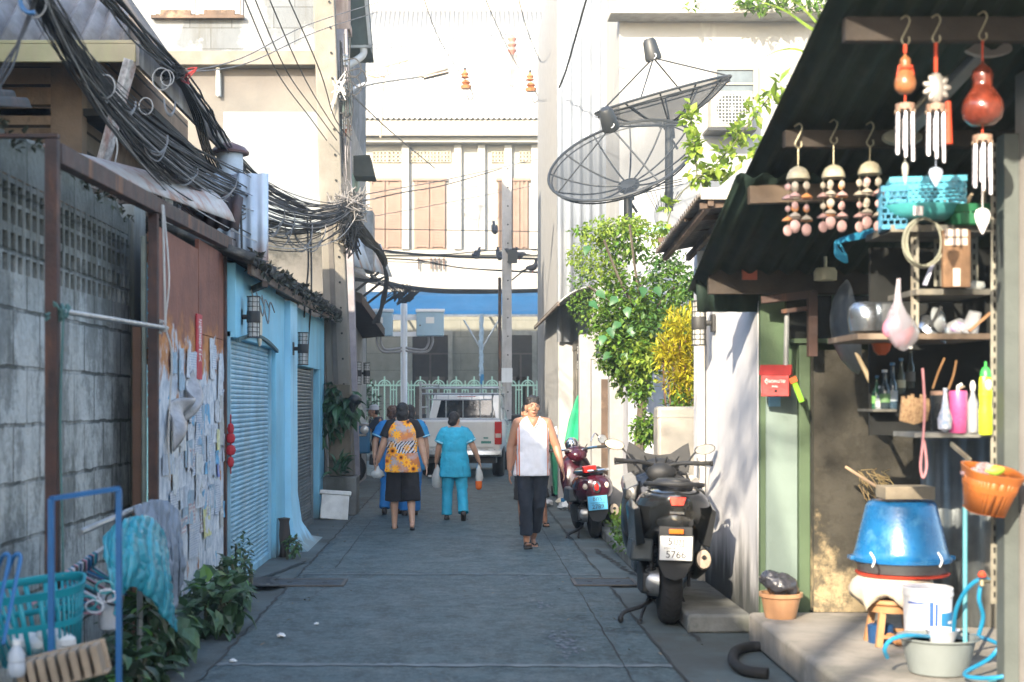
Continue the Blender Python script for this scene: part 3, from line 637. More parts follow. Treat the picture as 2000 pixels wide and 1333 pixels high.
m=MB(); m.box(-8,Y,0,-2.0,Y+.3,zz_(112)-.002); obj('lower_wall',m,mossband(),t,world=True)
m=MB(); m.box(-8,Y+.3,0,-2.0,Y+9,zz_(112)-.002); obj('side_wall',m,M('grey_side',(.3,.29,.27),.9,var=.3),t,world=True)
m=MB(); m.box(xx_(437),Y-.03,zz_(455),xx_(628),Y,zz_(220))
obj('white_panel',m,M('patchy_white',(.21,.225,.235),.6,var=.3,scale=1.1,dirt=(.11,.14,.16),damt=.75,dscale=1.6,streak=False,bump=.1),t,world=True)
m=MB(); m.box(xx_(425),Y-.04,zz_(190),xx_(432),Y,zz_(145)); m.tube([(xx_(428),Y-.1,zz_(136)),(xx_(428),Y-.1,zz_(190))],.03); obj('downpipe',m,white,t,world=True)
f=MB(); f.box(xx_(300),Y-.03,zz_(38),xx_(475),Y,9.0); ff=obj('window',f,M('grey_frame',(.35,.3,.28),.7),t,world=True)
for a,b in ((305,382),(388,470)):
    f=MB()
    x0=xx_(a);x1=xx_(b)
    for k in range(5):
        f.box(x0+(x1-x0)*k/5,Y-.06,zz_(30),x0+(x1-x0)*(k+.93)/5,Y-.03,9.0)
    obj('shutter_leaf',f,white,ff,world=True)
f=MB(); f.box(xx_(298),Y-.12,zz_(40),xx_(478),Y-.03,zz_(34)); f.box(xx_(315),Y-.09,zz_(33),xx_(375),Y-.065,zz_(23));f.box(xx_(400),Y-.09,zz_(33),xx_(460),Y-.065,zz_(23)); obj('sill',f,dwood,ff,world=True)
# ================================================================ corner shophouse, far left side of alley
gs=M('grey_green_wall',(.30,.36,.33),.8,var=.25,dirt=(.12,.13,.12),damt=.5)
t=thing('corner_house','grey-green timber corner house with bay box and dark sloping awning','house',(-3,26,0))
m=MB(); m.box(-16,22.5,0,-2.05,31,3.9); obj('ground_floor',m,M('dark_plaster',(.13,.125,.11),.9,var=.3,dirt=(.05,.05,.05),damt=.6),t,world=True)
m=MB(); m.box(-16,22.5,3.9,-2.15,31,10.1); m.box(-2.15,23.0,3.9,-1.9,24.5,8); obj('upper_wall',m,gs,t,world=True)  # reach and height extended out of view to shade the far facade
Yb=22.6
m=MB(); m.box(xx_(640,Yb),Yb,zz_(50,Yb),xx_(680,Yb),Yb+.5,10); m.box(xx_(652,Yb),Yb-.03,zz_(58,Yb),xx_(683,Yb),Yb+.5,zz_(42,Yb)); obj('timber_bay',m,M('pink_wood',(.32,.2,.15),.7,var=.3,scale=4,bump=.3,dirt=(.65,.5,.4),damt=.5),t,world=True)
m=MB(); m.prism([P(683,-40,23.5),P(712,-40,23.5),P(722,90,23.5),P(672,90,23.5)],(0,1.2,0)); obj('awning_box',m,M('dark_green_tin',(.035,.055,.05),.7,var=.3),t,world=True)
m=MB(); m.bar(P(711,-40,23.45),P(723,92,23.45),.05,.05); m.bar(P(668,92,23.45),P(724,92,23.45),.05,.04); obj('awning_edge',m,M('grey_tin',(.3,.31,.3),.6),t,world=True)
m=MB(); m.tube(smoothpath([P(709,90,23.5),P(709,108,23.5),P(690,122,23.4),P(672,134,23.3)],4),.06,10); obj('rain_pipe',m,M('pale_pipe',(.55,.55,.54),.6),t,world=True)
m=MB(); m.box(-1.93,24.6,zz_(500,25),-1.88,25.4,zz_(345,25)); m.box(-1.92,25.5,zz_(480,26),-1.87,26.3,zz_(350,26)); obj('green_shutter',m,M('green_shutter_paint',(.24,.36,.31),.7,var=.2),t,world=True)
m=MB(); m.prism([P(690,345,25),P(690,305,25),P(722,303,25),P(732,345,25)],(0,.6,0)); obj('window_hood',m,M('hood_dark',(.06,.062,.055),.8),t,world=True)
m=MB(); m.box(xx_(712,25),25,zz_(530,25),xx_(728,25),25.6,zz_(412,25)); obj('grey_box',m,M('grey_patch',(.3,.31,.33),.8,var=.4),t,world=True)
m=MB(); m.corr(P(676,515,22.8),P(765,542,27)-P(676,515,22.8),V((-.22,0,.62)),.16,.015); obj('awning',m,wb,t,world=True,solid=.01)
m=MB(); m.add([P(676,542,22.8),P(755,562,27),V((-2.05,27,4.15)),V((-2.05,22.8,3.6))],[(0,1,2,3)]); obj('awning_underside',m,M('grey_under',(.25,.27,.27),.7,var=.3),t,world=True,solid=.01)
m=MB()
for y in (23.5,25,26.5): m.bar((-2.05,y,3.2),(-1.35,y,3.75),.04)
m.bar((-1.45,23,3.66),(-1.35,27,3.76),.04); obj('bracket',m,blackp,t,world=True)
m=MB(); m.prism([(-2.05,23.0,3.35),(-1.6,23.0,3.2),(-1.5,25,3.0),(-1.55,29,2.95),(-2.05,29,2.9)],(0,0,.16)); obj('lower_canopy',m,M('brown_canopy',(.07,.05,.04),.9),t,world=True)
# ================================================================ far facade across the street
Yf=44.0
fx=lambda px:xx_(px,Yf); fz=lambda py:zz_(py,Yf)
fw=M('cream_wall',(.33,.315,.285),.8,var=.07,scale=.8,bump=.1,dirt=(.38,.35,.3),damt=.35)
t=thing('cream_mansion','long cream colonial two-storey building across the street behind the green fence','building',(0,Yf,0))
m=MB(); m.box(-16,Yf,fz(560),16,Yf+8,fz(275)); m.box(-16,Yf-.7,fz(574),16,Yf,fz(540)); m.box(-16,Yf-.12,fz(499),16,Yf,fz(490)); m.box(-16,Yf-.5,fz(284),16,Yf,fz(275)); m.box(-16,Yf-.75,fz(274),16,Yf+.5,fz(244))
obj('upper_wall',m,fw,t,world=True)
m=MB()
for px in (686,792,894,940,992,1044,1096,1200,600,500,1300):
    m.box(fx(px)-.11,Yf-.2,fz(489),fx(px)+.11,Yf,fz(285))
obj('pilaster',m,fw,t,world=True)
gb=block_mat('grey_boards',(.20,.20,.17),(.22,.22,.19),8.,.52,(.07,.07,.06),(.12,.12,.10),.35,rot=(R(90),0,0),bumpy=.3)
m=MB(); m.box(-16,Yf+.3,0,16,Yf+8,fz(560)-.01); obj('ground_floor_wall',m,gb,t,world=True)
dm=M('dark_door',(.035,.03,.028),.6,var=.3)
for a,b,c in ((805,875,655),(995,1040,655),(560,640,655),(1110,1180,655)):
    f=MB(); f.box(fx(a),Yf+.22,.1,fx(b),Yf+.3,fz(c)); d=obj('door',f,dm,t,world=True)
    f=MB(); x0,x1=fx(a),fx(b)
    f.box(x0-.14,Yf+.18,.1,x0,Yf+.3,fz(c)+.14); f.box(x1,Yf+.18,.1,x1+.14,Yf+.3,fz(c)+.14); f.box(x0,Yf+.18,fz(c),x1,Yf+.3,fz(c)+.14)
    obj('frame',f,M('door_frame',(.26,.26,.23),.8),d,world=True)
    f=MB(); f.box(x0,Yf+.19,fz(c)-.6,x1,Yf+.22,fz(c)-.55); f.box((x0+x1)/2-.03,Yf+.19,.1,(x0+x1)/2+.03,Yf+.22,fz(c)-.6); f.box(x0+.1,Yf+.2,1.2,x0+.5,Yf+.219,2.4); f.box(x1-.5,Yf+.2,1.2,x1-.1,Yf+.219,2.4); obj('glazing_bar',f,M('brown_bar',(.10,.08,.07),.6),d,world=True)
lv=M('louvre_wood',(.20,.135,.10),.7,var=.12,scale=3)
for a,b in ((722,785),(809,871),(620,680),(972,990),(1000,1032),(1056,1075),(1086,1150)):
    x0,x1=fx(a),fx(b); z0,z1=fz(487),fz(355)
    f=MB(); f.box(x0,Yf-.05,z0,x1,Yf,z1); ff=obj('window',f,lv,t,world=True)
    f=MB(); f.box(x0-.05,Yf-.08,z0-.06,x1+.05,Yf-.051,z0); f.box(x0-.05,Yf-.12,z1,x1+.05,Yf-.0,z1+.08); obj('frame',f,lv,ff,world=True)
    n=22
    for q,(u0,u1) in enumerate(((x0+.03,(x0+x1)/2-.03),((x0+x1)/2+.03,x1-.03))):
        f=MB()
        for k in range(n):
            zk=z0+.08+(z1-z0-.16)*k/n
            f.add([(u0+.06,Yf-.062,zk),(u1-.06,Yf-.062,zk),(u1-.06,Yf-.10,zk-.03),(u0+.06,Yf-.10,zk-.03),(u1-.06,Yf-.10,zk+.05),(u0+.06,Yf-.10,zk+.05)],[(3,2,4,5),(0,1,2,3)])
        f.box(u0,Yf-.11,z0+.02,u0+.06,Yf-.051,z1-.02); f.box(u1-.06,Yf-.11,z0+.02,u1,Yf-.051,z1-.02); f.box(u0+.06,Yf-.11,z0+.9,u1-.06,Yf-.055,z0+1.0)
        obj('louvre_leaf',f,lv,ff,world=True)
# ornamental vents
vent=M('vent_screen',(.4,.36,.28),.8)
for a,b in ((728,756),(757,790),(801,827),(828,853),(854,880),(960,985),(1014,1040),(1046,1068),(1070,1092)):
    x0,x1=fx(a),fx(b); z0,z1=fz(319),fz(297)
    f=MB(); f.box(x0,Yf-.03,z0,x1,Yf-.002,z1); ff=obj('vent',f,M('vent_dark',(.10,.08,.06),.9),t,world=True)
    f=MB(); n=4
    w_=(x1-x0)/n;h_=(z1-z0)/3
    for i in range(n):
        for k in range(3):
            cx=x0+(i+.5)*w_;cz=z0+(k+.5)*h_
            f.tube([(cx+w_*.42*math.cos(2*PI*j/8),Yf-.05,cz+h_*.42*math.sin(2*PI*j/8)) for j in range(8)],.018,4,closed=True)
    for i in range(n+1): f.box(x0+i*w_-.008,Yf-.06,z0,x0+i*w_+.008,Yf-.031,z1)
    obj('screen',f,vent,ff,world=True)
m=MB(); m.corr((-16,Yf-.85,fz(243)),(32,0,0),(0,7.0,5.2),.16,.03,nv=2,seg=6)
obj('roof',m,M('white_roof_sheet',(.4,.4,.385),.7,var=.1,scale=1),t,world=True,solid=.01)
m=MB(); m.box(-16,Yf+6.2,8,16,Yf+14,fz(-60,)*1.0+6) ; obj('attic_wall',m,fw,t,world=True)
m=MB()
for i in range(40):
    x=-16+i*.8; m.box(x+.05,Yf+6.1,11.3,x+.74,Yf+6.2,14.0)
obj('attic_panel',m,M('peach_panel',(.42,.3,.19),.8),t,world=True)
# balcony stub rails
m=MB()
for px in (818,842,850,858,867): m.box(fx(px)-.02,Yf-.14,fz(528),fx(px)+.02,Yf-.10,fz(505))
m.box(fx(815),Yf-.14,fz(510),fx(870),Yf-.12,fz(508)); obj('rail_stub',m,rust,t,world=True)
# blue awning
ba=M('blue_tarpaulin',(.016,.17,.33),.55,var=.15,scale=1.5,bump=.3,bscale=5)
t=thing('blue_awning','long bright blue tarpaulin awning across the mansion front','awning',(.5,41.5,3.9))
m=MB(); a0=P(700,615,40.5);a1=P(1100,615,40.5);b0=P(700,571,41.9);b1=P(1100,571,41.9); a0.x=-12;b0.x=-12;a1.x=9;b1.x=9
m.grid(lambda a,b:a0.lerp(a1,a).lerp(b0.lerp(b1,a),b)+V((0,0,-.05*math.sin(a*60)**2*math.sin(b*3.1))),80,5); obj('sheet',m,ba,t,world=True,solid=.01)
m=MB()
for k in range(8): x=-10+k*2.6; m.bar((x,40.55,a0.z-.05),(x,43.9,b0.z+.1),.05)
m.bar((-12,40.52,a0.z-.03),(9,40.52,a0.z-.03),.06); obj('frame',m,steelm,t,world=True)
t=thing('wrapped_post','post wrapped in white and blue plastic with two raking struts','post',(P(940,0,40.5).x,40.5,0))
x=P(940,0,40.5).x; m=MB(); m.tube([(x,40.5,0),(x,40.5,4.1)],.045,10); obj('post',m,steelm,t,world=True)
m=MB()
for k in range(14): m.tube([(x+rg.uniform(-.015,.015),40.48,2.35+k*.125),(x+rg.uniform(-.02,.02),40.47,2.5+k*.125)],[.055+rg.uniform(0,.02),.05+rg.uniform(0,.02)],7)
obj('plastic_wrap',m,M('pale_wrap',(.28,.36,.42),.4,var=.3),t,world=True)
m=MB(); m.tube([(x,40.47,.9),(x+.02,40.46,2.4)],.055,8); obj('blue_ribbon',m,ba,t,world=True)
for s in (-1,1):
    m=MB(); m.tube([(x,40.5,3.1),(x+s*.5,40.5,3.95)],.025,8); obj('strut',m,steelm,t,world=True)
# ================================================================ green fence
gp=M('pale_green_paint',(.42,.62,.47),.5,var=.1)
Yg=40.0
t=thing('green_fence','pale green steel fence with arched tops across the street','fence',(0,Yg,.14))
m=MB(); x0=xx_(640,Yg);x1=xx_(1160,Yg)
m.box(x0,Yg-.02,zz_(755,Yg),x1,Yg+.02,zz_(752,Yg)-.0); m.box(x0,Yg-.02,.35,x1,Yg+.02,.40); obj('rail',m,gp,t,world=True)
k=0; pitch=35*Yg/F; xc=xx_(716,Yg)-3*pitch
while xc<x1:
    m=MB(); zt=zz_(754,Yg)
    m.tube([(xc+.17*math.cos(a),Yg,zt+.15*math.sin(a)) for a in [PI*i/8 for i in range(9)]],.018,6); m.tube([(xc+.07*math.cos(a),Yg,zt+.05+.06*math.sin(a)) for a in [2*PI*i/8 for i in range(8)]],.014,5,closed=True)
    m.box(xc-.018,Yg-.015,.14,xc+.018,Yg+.015,zt+.26)
    for s in (-1,1): m.box(xc+s*.17-.016,Yg-.015,.14,xc+s*.17+.016,Yg+.015,zt)
    m.box(xc+pitch/2-.014,Yg-.015,.14,xc+pitch/2+.014,Yg+.015,zt+.14); m.box(xc+.17,Yg-.012,zt-.13,xc+pitch-.17,Yg+.012,zt-.10)
    obj('arch_bay',m,gp,t,world=True); xc+=pitch
# hedge glimpsed behind fence at left
m=MB(); leaves(m,P(700,790,39),(.6,.4,.7),320,.16,rg); 
one('street_bush','dark green shrub in front of the fence beside the utility pole','shrub',m,M('shrub_leaf',(.04,.09,.035),.6,isl=.8,bump=0,tl=.3))
# ================================================================ street poles
cpm=M('pole_concrete',(.46,.43,.40),.9,var=.2,scale=4,bump=.4,dirt=(.2,.18,.15),damt=.5)
def street_pole(px,Y,ptop,w,lb,mat,holes=True):
    x=xx_(px,Y);zt=zz_(ptop,Y); t=thing('concrete_pole',lb,'pole',(x,Y,0),0,'square concrete poles along the street')
    m=MB(); m.box(-w/2,-w/2,0,w/2,w/2,zt); obj('shaft',m,mat,t,bevel=.01)
    if holes:
        m=MB()
        for k in range(int(zt/.45)): m.lathe([(.02,0),(.02,.004)],(.02,-w/2-.001,.5+k*.45),8,axis=(0,-1,0))
        obj('bolt_hole',m,dark,t)
    return t
p1=street_pole(990,34.5,330,.23,'square grey concrete pole standing behind the pickup cab',cpm)
m=MB(); m.box(-.13,-.125,zz_(748,34.5),.13,-.116,zz_(720,34.5)); obj('white_notice',m,white,p1)
wp=M('white_pole',(.70,.70,.68),.7,var=.12,dirt=(.4,.38,.35),damt=.4)
p2=street_pole(1077,35.0,500,.2,'white-painted concrete pole at the right street corner',wp)
m=MB(); m.tube(smoothpath([V((-.14,-.12,2.55)),V((-.16,-.13,2.2)),V((.0,-.14,1.9)),V((.12,-.13,1.4)),V((.08,-.12,1.2)),V((-.1,-.12,1.25))],6),.035,8); obj('conduit',m,M('grey_hose',(.3,.3,.31),.6),p2)
m=MB(); m.box(-.32,-.2,1.72+.3,-.14,-.05,2.35+.3); obj('switch_box',m,white,p2,bevel=.01)
for px,lb in ((976,'thin rusty steel pole just left of the grey concrete pole'),(1065,'thin rusty steel pole just left of the white concrete pole')):
    m=MB(); x=xx_(px,34.8); m.tube([(x,34.8,0),(x,34.8,zz_(543,34.8))],.04,10); one('rusty_pole',lb,'pole',m,rust,group='thin rusty poles on the street')
# white steel pole with two meter cabinets
t=thing('cabinet_pole','white round steel pole carrying two pale blue electric cabinets','pole',(xx_(789,31.5),31.5,0))
z=lambda py:zz_(py,31.5)
sp=M('white_enamel',(.62,.66,.72),.35,.1,var=.08)
m=MB(); m.tube([(0,0,0),(0,0,z(594))],.075,16); obj('shaft',m,sp,t,world=False)
cb=M('cabinet_blue',(.30,.45,.56),.5,var=.1,dirt=(.4,.5,.56),damt=.3)
for s,w_ in ((-1,'left'),(1,'right')):
    c=s*.585 if s>0 else -.54
    m=MB(); m.box(c-.3,-.32,z(658),c+.3,-.04,z(612)); o=obj('cabinet',m,cb,t,bevel=.012)
    m=MB(); m.box(c-.32,-.34,z(612),c+.32,-.02,z(606)); obj('hood',m,sp,o,bevel=.01)
    m=MB(); m.box(c-.09,-.326,z(634),c+.09,-.3215,z(622)); obj('label_plate',m,white,o); m=MB(); m.lathe([(.02,0),(.018,.02)],(c-.22,-.32,z(638)),10,axis=(0,-1,0)); obj('lock',m,blackp,o)
    for zz in (z(622),z(654)):
        m=MB(); m.box(min(s*.06,s*.3),-.1,zz-.05,max(s*.06,s*.3),-.05,zz+.05); obj('bracket',m,sp,t)
    for k in (0,1):
        m=MB(); m.tube(smoothpath([V((c-.04*s+k*.09*s,-.15,z(658))),V((c-.04*s+k*.09*s,-.15,z(672))),V((c-.14*s+k*.06*s,-.12,z(684+k*4))),V((s*.14,-.1,z(682+k*6))),V((s*.05,-.06,z(680+k*6)))],5),.025,8); obj('conduit',m,MC['grey_hose'],t)
# ================================================================ near-left utility poles
Yp=20.5
um=M('old_pole_concrete',(.18,.165,.14),.9,var=.25,scale=3,bump=.5,dirt=(.13,.12,.10),damt=.65,dscale=3,zdirt=(.2,3.6,(.15,.13,.105)))
t=thing('utility_pole','big weathered concrete utility pole leaning on a concrete base','pole',(P(668,0,Yp).x,Yp,0))
m=MB(); a=P(669,930,Yp);b=P(631,-60,Yp)
m.bar(a,b,.36,.26,w1=.30,h1=.22,up=V((0,-1,0))); 
obj('shaft',m,um,t,world=True,bevel=.02)
m=MB(); m.bar(a.lerp(b,.1)+V((-.03,-.14,0)),a.lerp(b,.55)+V((-.03,-.125,0)),.07,.02,up=V((0,-1,0))); obj('groove',m,M('groove_dark',(.10,.09,.08),.9),t,world=True)
m=MB()
for k in range(18): p=a.lerp(b,.08+.05*k); m.lathe([(.016,0),(.016,.01)],p+V((.08,-.135,0)),8,axis=(0,-1,0))
obj('bolt_hole',m,dark,t,world=True)
m=MB(); m.box(P(630,0,20.2).x,20.1,0,P(697,0,20.2).x,20.75,zz_(932,20.2)); obj('base_block',m,M('base_concrete',(.17,.17,.155),.9,var=.4,scale=4,bump=.7,bscale=20,dirt=(.05,.055,.045),damt=.6),t,world=True,bevel=.02)
m=MB(); m.bar(P(664,900,20.3),P(664,752,20.3),.30,.12,up=V((0,-1,0))); obj('sleeve',m,M('brown_sleeve',(.15,.12,.085),.9,var=.3,scale=3,dirt=(.08,.07,.05),damt=.5),t,world=True,bevel=.01)
t=thing('utility_pole','thinner lilac-grey pole crowded with insulators behind the big pole','pole',(P(700,0,21.6).x,21.6,0))
m=MB(); m.bar(P(692,930,21.6),P(668,60,21.6),.17,.17,up=V((0,-1,0))); obj('shaft',m,M('lilac_pole',(.28,.26,.28),.8,var=.3,dirt=(.2,.18,.2),damt=.5),t,world=True,bevel=.01)
m=MB(); m.box(P(670,0,21.4).x,21.3,zz_(225,21.4),P(686,0,21.4).x,21.5,zz_(190,21.4)); obj('junction_box',m,M('green_box',(.12,.2,.19),.6),t,world=True,bevel=.01)
m=MB(); m.box(P(653,0,21.3).x,21.2,zz_(262,21.3),P(668,0,21.3).x,21.4,zz_(236,21.3)); obj('junction_box',m,M('blue_box',(.35,.55,.62),.6),t,world=True,bevel=.01)
for px,py in ((676,245),(678,255),(672,120),(664,185),(676,180)):
    m=MB(); m.lathe([(.02,-.09),(.07,-.07),(.05,-.03),(.075,0),(.05,.04),(.07,.07),(.03,.1)],P(px,py,21.2),12); obj('insulator',m,M('glazed_white',(.6,.6,.58),.25) if px<678 else M('brown_glaze',(.25,.09,.05),.25),t,world=True)
t=thing('street_lamp','street lamp on a long grey arm beside the leaning pole','street lamp',P(684,182,20.9))
m=MB(); m.tube(smoothpath([P(683,183,20.9),P(700,170,20.9),P(740,160,20.9),P(815,149,20.9)],5),.035,10); obj('arm',m,M('lamp_arm',(.42,.45,.50),.5,.4),t,world=True)
m=MB(); a=P(812,148,20.9);b=P(876,134,20.9); m.loft([[a.lerp(b,k)+V((0,math.cos(q)*w,math.sin(q)*h+dz)) for q in [2*PI*i/12 for i in range(12)]] for k,w,h,dz in ((0,.04,.04,0),(.15,.07,.05,.0),(.25,.12,.07,.0),(.9,.13,.05,0),(1,.08,.02,-.02))]); obj('head',m,M('lamp_head',(.68,.68,.66),.4),t,world=True)
m=MB(); m.bar(a.lerp(b,.25)+V((0,0,-.07)),b+V((0,0,-.06)),.16,.02,up=V((0,0,1))); obj('diffuser',m,M('lamp_glass',(.35,.28,.22),.3),t,world=True)
# ================================================================ RIGHT: white wall house, alcove
wwm=M('whitewash',(.58,.575,.59),.75,var=.1,scale=2,bump=.35,bscale=14,dirt=(.45,.45,.47),damt=.35,dscale=2.5,zdirt=(.15,.75,(.05,.055,.055)))
t=thing('whitewashed_house','whitewashed house wall on the right with grimy black base','house',(2.5,11,0))
m=MB(); m.box(2.03,9.72,0,2.2,12.4,3.3); m.box(2.2,10.3,0,6,12.5,3.2); obj('wall',m,wwm,t,world=True,bevel=.01)
m=MB(); m.tube([(1.985,11.75,.1),(1.985,11.75,2.85)],.035,10); obj('downpipe',m,M('cream_pipe',(.66,.62,.54),.6,dirt=(.4,.35,.3),damt=.4),t,world=True)
gw=M('green_wall_paint',(.065,.105,.055),.65,var=.2,scale=2,bump=.25,dirt=(.07,.13,.06),damt=.5)
pg=M('pale_green_door',(.17,.225,.205),.6,var=.2,scale=2,bump=.15,dirt=(.2,.3,.24),damt=.4)
m=MB(); m.box(2.035,9.66,.15,2.36,9.719,3.0); m.box(2.2,9.72,1.55,3.6,9.85,2.7); obj('green_wall',m,gw,t,world=True)
m=MB(); m.box(2.07,9.64,.2,2.28,9.66,1.72); obj('pale_panel',m,pg,t,world=True)
m=MB(); m.box(2.285,9.60,.15,2.36,9.659,2.0); obj('green_post',m,gw,t,world=True,bevel=.005)
m=MB(); m.box(2.2,9.60,2.02,3.6,9.719,2.5); ff=obj('window',m,M('black_glass',(.012,.014,.014),.2),t,world=True)
m=MB()
for z in (2.0,2.47,2.32): m.box(2.2,9.57,z,3.6,9.599,z+.03)
m.box(2.5,9.57,2.03,2.53,9.599,2.47);obj('frame',m,gw,ff,world=True)
def dirtywall():
    m,nt,b=newmat('sooty_shaded_wall')
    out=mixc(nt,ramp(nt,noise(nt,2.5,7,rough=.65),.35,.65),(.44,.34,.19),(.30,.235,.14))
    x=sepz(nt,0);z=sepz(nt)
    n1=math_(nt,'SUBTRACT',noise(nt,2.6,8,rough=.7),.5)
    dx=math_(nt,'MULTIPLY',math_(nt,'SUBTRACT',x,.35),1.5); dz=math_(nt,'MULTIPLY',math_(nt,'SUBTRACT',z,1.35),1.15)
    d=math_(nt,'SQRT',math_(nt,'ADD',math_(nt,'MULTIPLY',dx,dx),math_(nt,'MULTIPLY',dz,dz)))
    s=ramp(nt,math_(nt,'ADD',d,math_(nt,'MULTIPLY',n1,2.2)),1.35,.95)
    out=mixc(nt,math_(nt,'MULTIPLY',s,.97),out,(.02,.019,.015))  # soot, also painting in the alcove's shade around sunlit golden patches
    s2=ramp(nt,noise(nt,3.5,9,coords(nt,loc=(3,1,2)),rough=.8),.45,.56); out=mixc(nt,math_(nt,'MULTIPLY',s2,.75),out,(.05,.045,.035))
    nt.links.new(out,b.inputs['Base Color']); b.inputs['Roughness'].default_value=.9
    bn=nd(nt,'ShaderNodeBump'); bn.inputs['Strength'].default_value=.6; bn.inputs['Distance'].default_value=.02
    nt.links.new(noise(nt,16,8,rough=.7),bn.inputs['Height']); nt.links.new(bn.outputs[0],b.inputs['Normal']); return m
m=MB(); m.box(2.36,9.5,0.2,4.5,9.599,1.95); obj('sooty_shaded_wall',m,dirtywall(),t,world=True)
# wooden frame bracket in front of green wall
t=thing('steel_bracket','rusty brown L-shaped steel bracket frame on the green wall','bracket',(2.3,9.4,1.5))
m=MB(); m.bar((2.0,9.45,2.28),(2.32,9.3,2.31),.05,.05); m.box(2.27,9.28,1.9,2.33,9.34,2.32); m.bar((2.12,9.4,2.2),(2.3,9.32,2.22),.03,.03); obj('angle_iron',m,rust,t,world=True,bevel=.004)
m=MB(); m.tube([(2.16,9.42,2.2),(2.16,9.45,1.84)],.017,8); obj('hanging_pipe',m,M('dull_zinc',(.3,.31,.31),.6,.3),t,world=True)
# right edge wall and post
t=thing('right_wall','pale plaster wall with grey post at the right edge of the alcove','wall',(2.75,7,0))
m=MB(); m.box(2.705,5.5,0,2.95,6.95,3.2);obj('plaster',m,M('pale_plaster',(.30,.28,.265),.85,var=.15,bump=.3,dirt=(.4,.36,.32),damt=.4),t,world=True,bevel=.01)
m=MB(); m.box(2.63,6.88,0.2,2.70,6.98,2.9); obj('grey_post',m,M('grey_paint',(.085,.10,.095),.7,var=.2),t,world=True)
# sheet screen under shelves
m=MB(); m.corr((2.86,8.85,.2),(.62,0,0),(0,0,1.25),.11,.012); one('zinc_screen','dull grey corrugated zinc sheet beneath the bottle shelf','screen',m,M('zinc',(.15,.17,.18),.5,.4,var=.4,scale=4,dirt=(.45,.42,.36),damt=.5),solid=.004)
# platform
plm=M('platform_concrete',(.33,.30,.26),.9,var=.3,scale=2,bump=.5,bscale=20,dirt=(.12,.12,.10),damt=.6,dscale=2,streak=False)
m=MB(); m.loft([[V((a*k+.0,b,z)) for a,b in ((1.88,5),(4.6,5),(4.6,9.5),(1.92,9.5))] for z,k in ((0,1.0),(.2,1.0))])
one('concrete_platform','raised rough concrete platform holding the wash tubs','platform',m,plm,bevel=.025)
# canopy
t=thing('tin_canopy','dark green corrugated tin canopy over the alcove on the right','canopy',(2.9,7.5,2.4))
cm=M('dark_green_sheet',(.014,.034,.024),.75,.1,var=.35,scale=3,bump=.15)
zr=lambda y:3.37-.265*(y-6.25)+.02
m=MB(); m.corr((1.62,4.6,zr(4.6)),(3.4,0,0),(0,3.6,-.265*3.6),.13,.018,nv=2); m.corr((1.55,8.0,zr(8.0)-.05),(3.4,0,0),(.03,1.95,-.265*1.95),.13,.018,nv=2,rag=.05); obj('roof_sheet',m,cm,t,world=True,solid=.004)
for y,h in ((6.39,.09),(9.55,.2)):
    m=MB(); m.box(1.66 if y>7 else 1.72,y-.03,zr(y)-.09-h/2,4.6,y+.03,zr(y)-.025); obj('purlin',m,M('dark_timber',(.045,.035,.028),.85,bump=.4,var=.4),t,world=True,bevel=.005)
m=MB(); m.box(1.7,7.45,zr(7.5)-.12,4.6,7.52,zr(7.5)-.03); obj('purlin',m,M('dark_timber',(.045,.035,.028),.85,bump=.4,var=.4),t,world=True,bevel=.005)
m=MB(); m.bar((1.64,8.1,zr(8.1)-.12),(2.3,8.1,zr(8.1)-.10),.07,.10); obj('bracket_beam',m,M('pale_wood',(.14,.10,.07),.8),t,world=True)
m=MB(); m.corr((1.62,9.75,2.22),(3.0,0,0),(-.02,-.05,.3),.13,.015); obj('drop_sheet',m,cm,t,world=True,solid=.004)
m=MB(); m.box(1.88,9.5,2.42,1.98,9.6,2.50); obj('red_tag',m,M('red_tag',(.4,.1,.06),.7),t,world=True)
# alcove back darkness: right inner wall & pole
# second lower corrugated roof behind
t=thing('small_tin_roof','small rusty corrugated roof jutting from the white house over the scooter','roof',(1.9,11,2.9))
m=MB(); m.corr((1.66,9.95,3.05),(0,2.2,-.17),(1.6,0,.30),.09,.016,nv=2); obj('sheet',m,M('brown_tin',(.22,.2,.18),.7,.2,var=.3,dirt=(.12,.08,.06),damt=.5),t,world=True,solid=.004)
m=MB()
for x in (1.75,1.95,2.2): m.bar((x,9.95,3.0),(x,12.2,2.84),.04,.05)
for y in (10,10.7,11.4,12.1): m.bar((1.68,y,2.98),(2.3,y,3.02),.03,.04)
obj('batten',m,dwood,t,world=True)
m=MB(); m.box(1.68,9.93,3.02,2.6,9.96,3.10); obj('front_trim',m,M('pale_trim',(.5,.47,.4),.7),t,world=True)
# ================================================================ right background building
Yw=21.5
t=thing('white_building','tall white rendered building behind the satellite dishes','building',(5,22,0))
ww=M('bright_render',(.30,.30,.295),.8,var=.06,scale=1,bump=.15,dirt=(.6,.6,.6),damt=.25)
m=MB(); m.box(xx_(1210,Yw),Yw,0,11,Yw+7,9.5); obj('wall',m,ww,t,world=True)
m=MB(); m.box(xx_(1186,Yw),Yw-.5,zz_(44,Yw),11,Yw,zz_(22,Yw)); obj('ledge',m,M('ledge_render',(.4,.38,.34),.85,var=.2,dirt=(.25,.23,.2),damt=.5,dscale=5),t,world=True,bevel=.01)
f=MB(); f.box(xx_(1397,Yw),Yw-.03,zz_(190,Yw),xx_(1476,Yw),Yw,zz_(135,Yw)); ff=obj('window',f,M('window_glass',(.10,.12,.13),.15),t,world=True)
f=MB()
for a,b,c,d in ((1393,1480,192,186),(1393,1480,139,132),(1393,1399,186,139),(1470,1480,186,139),(1399,1470,168,164)): f.box(xx_(a,Yw),Yw-.06,zz_(c,Yw),xx_(b,Yw),Yw-.0305,zz_(d,Yw))
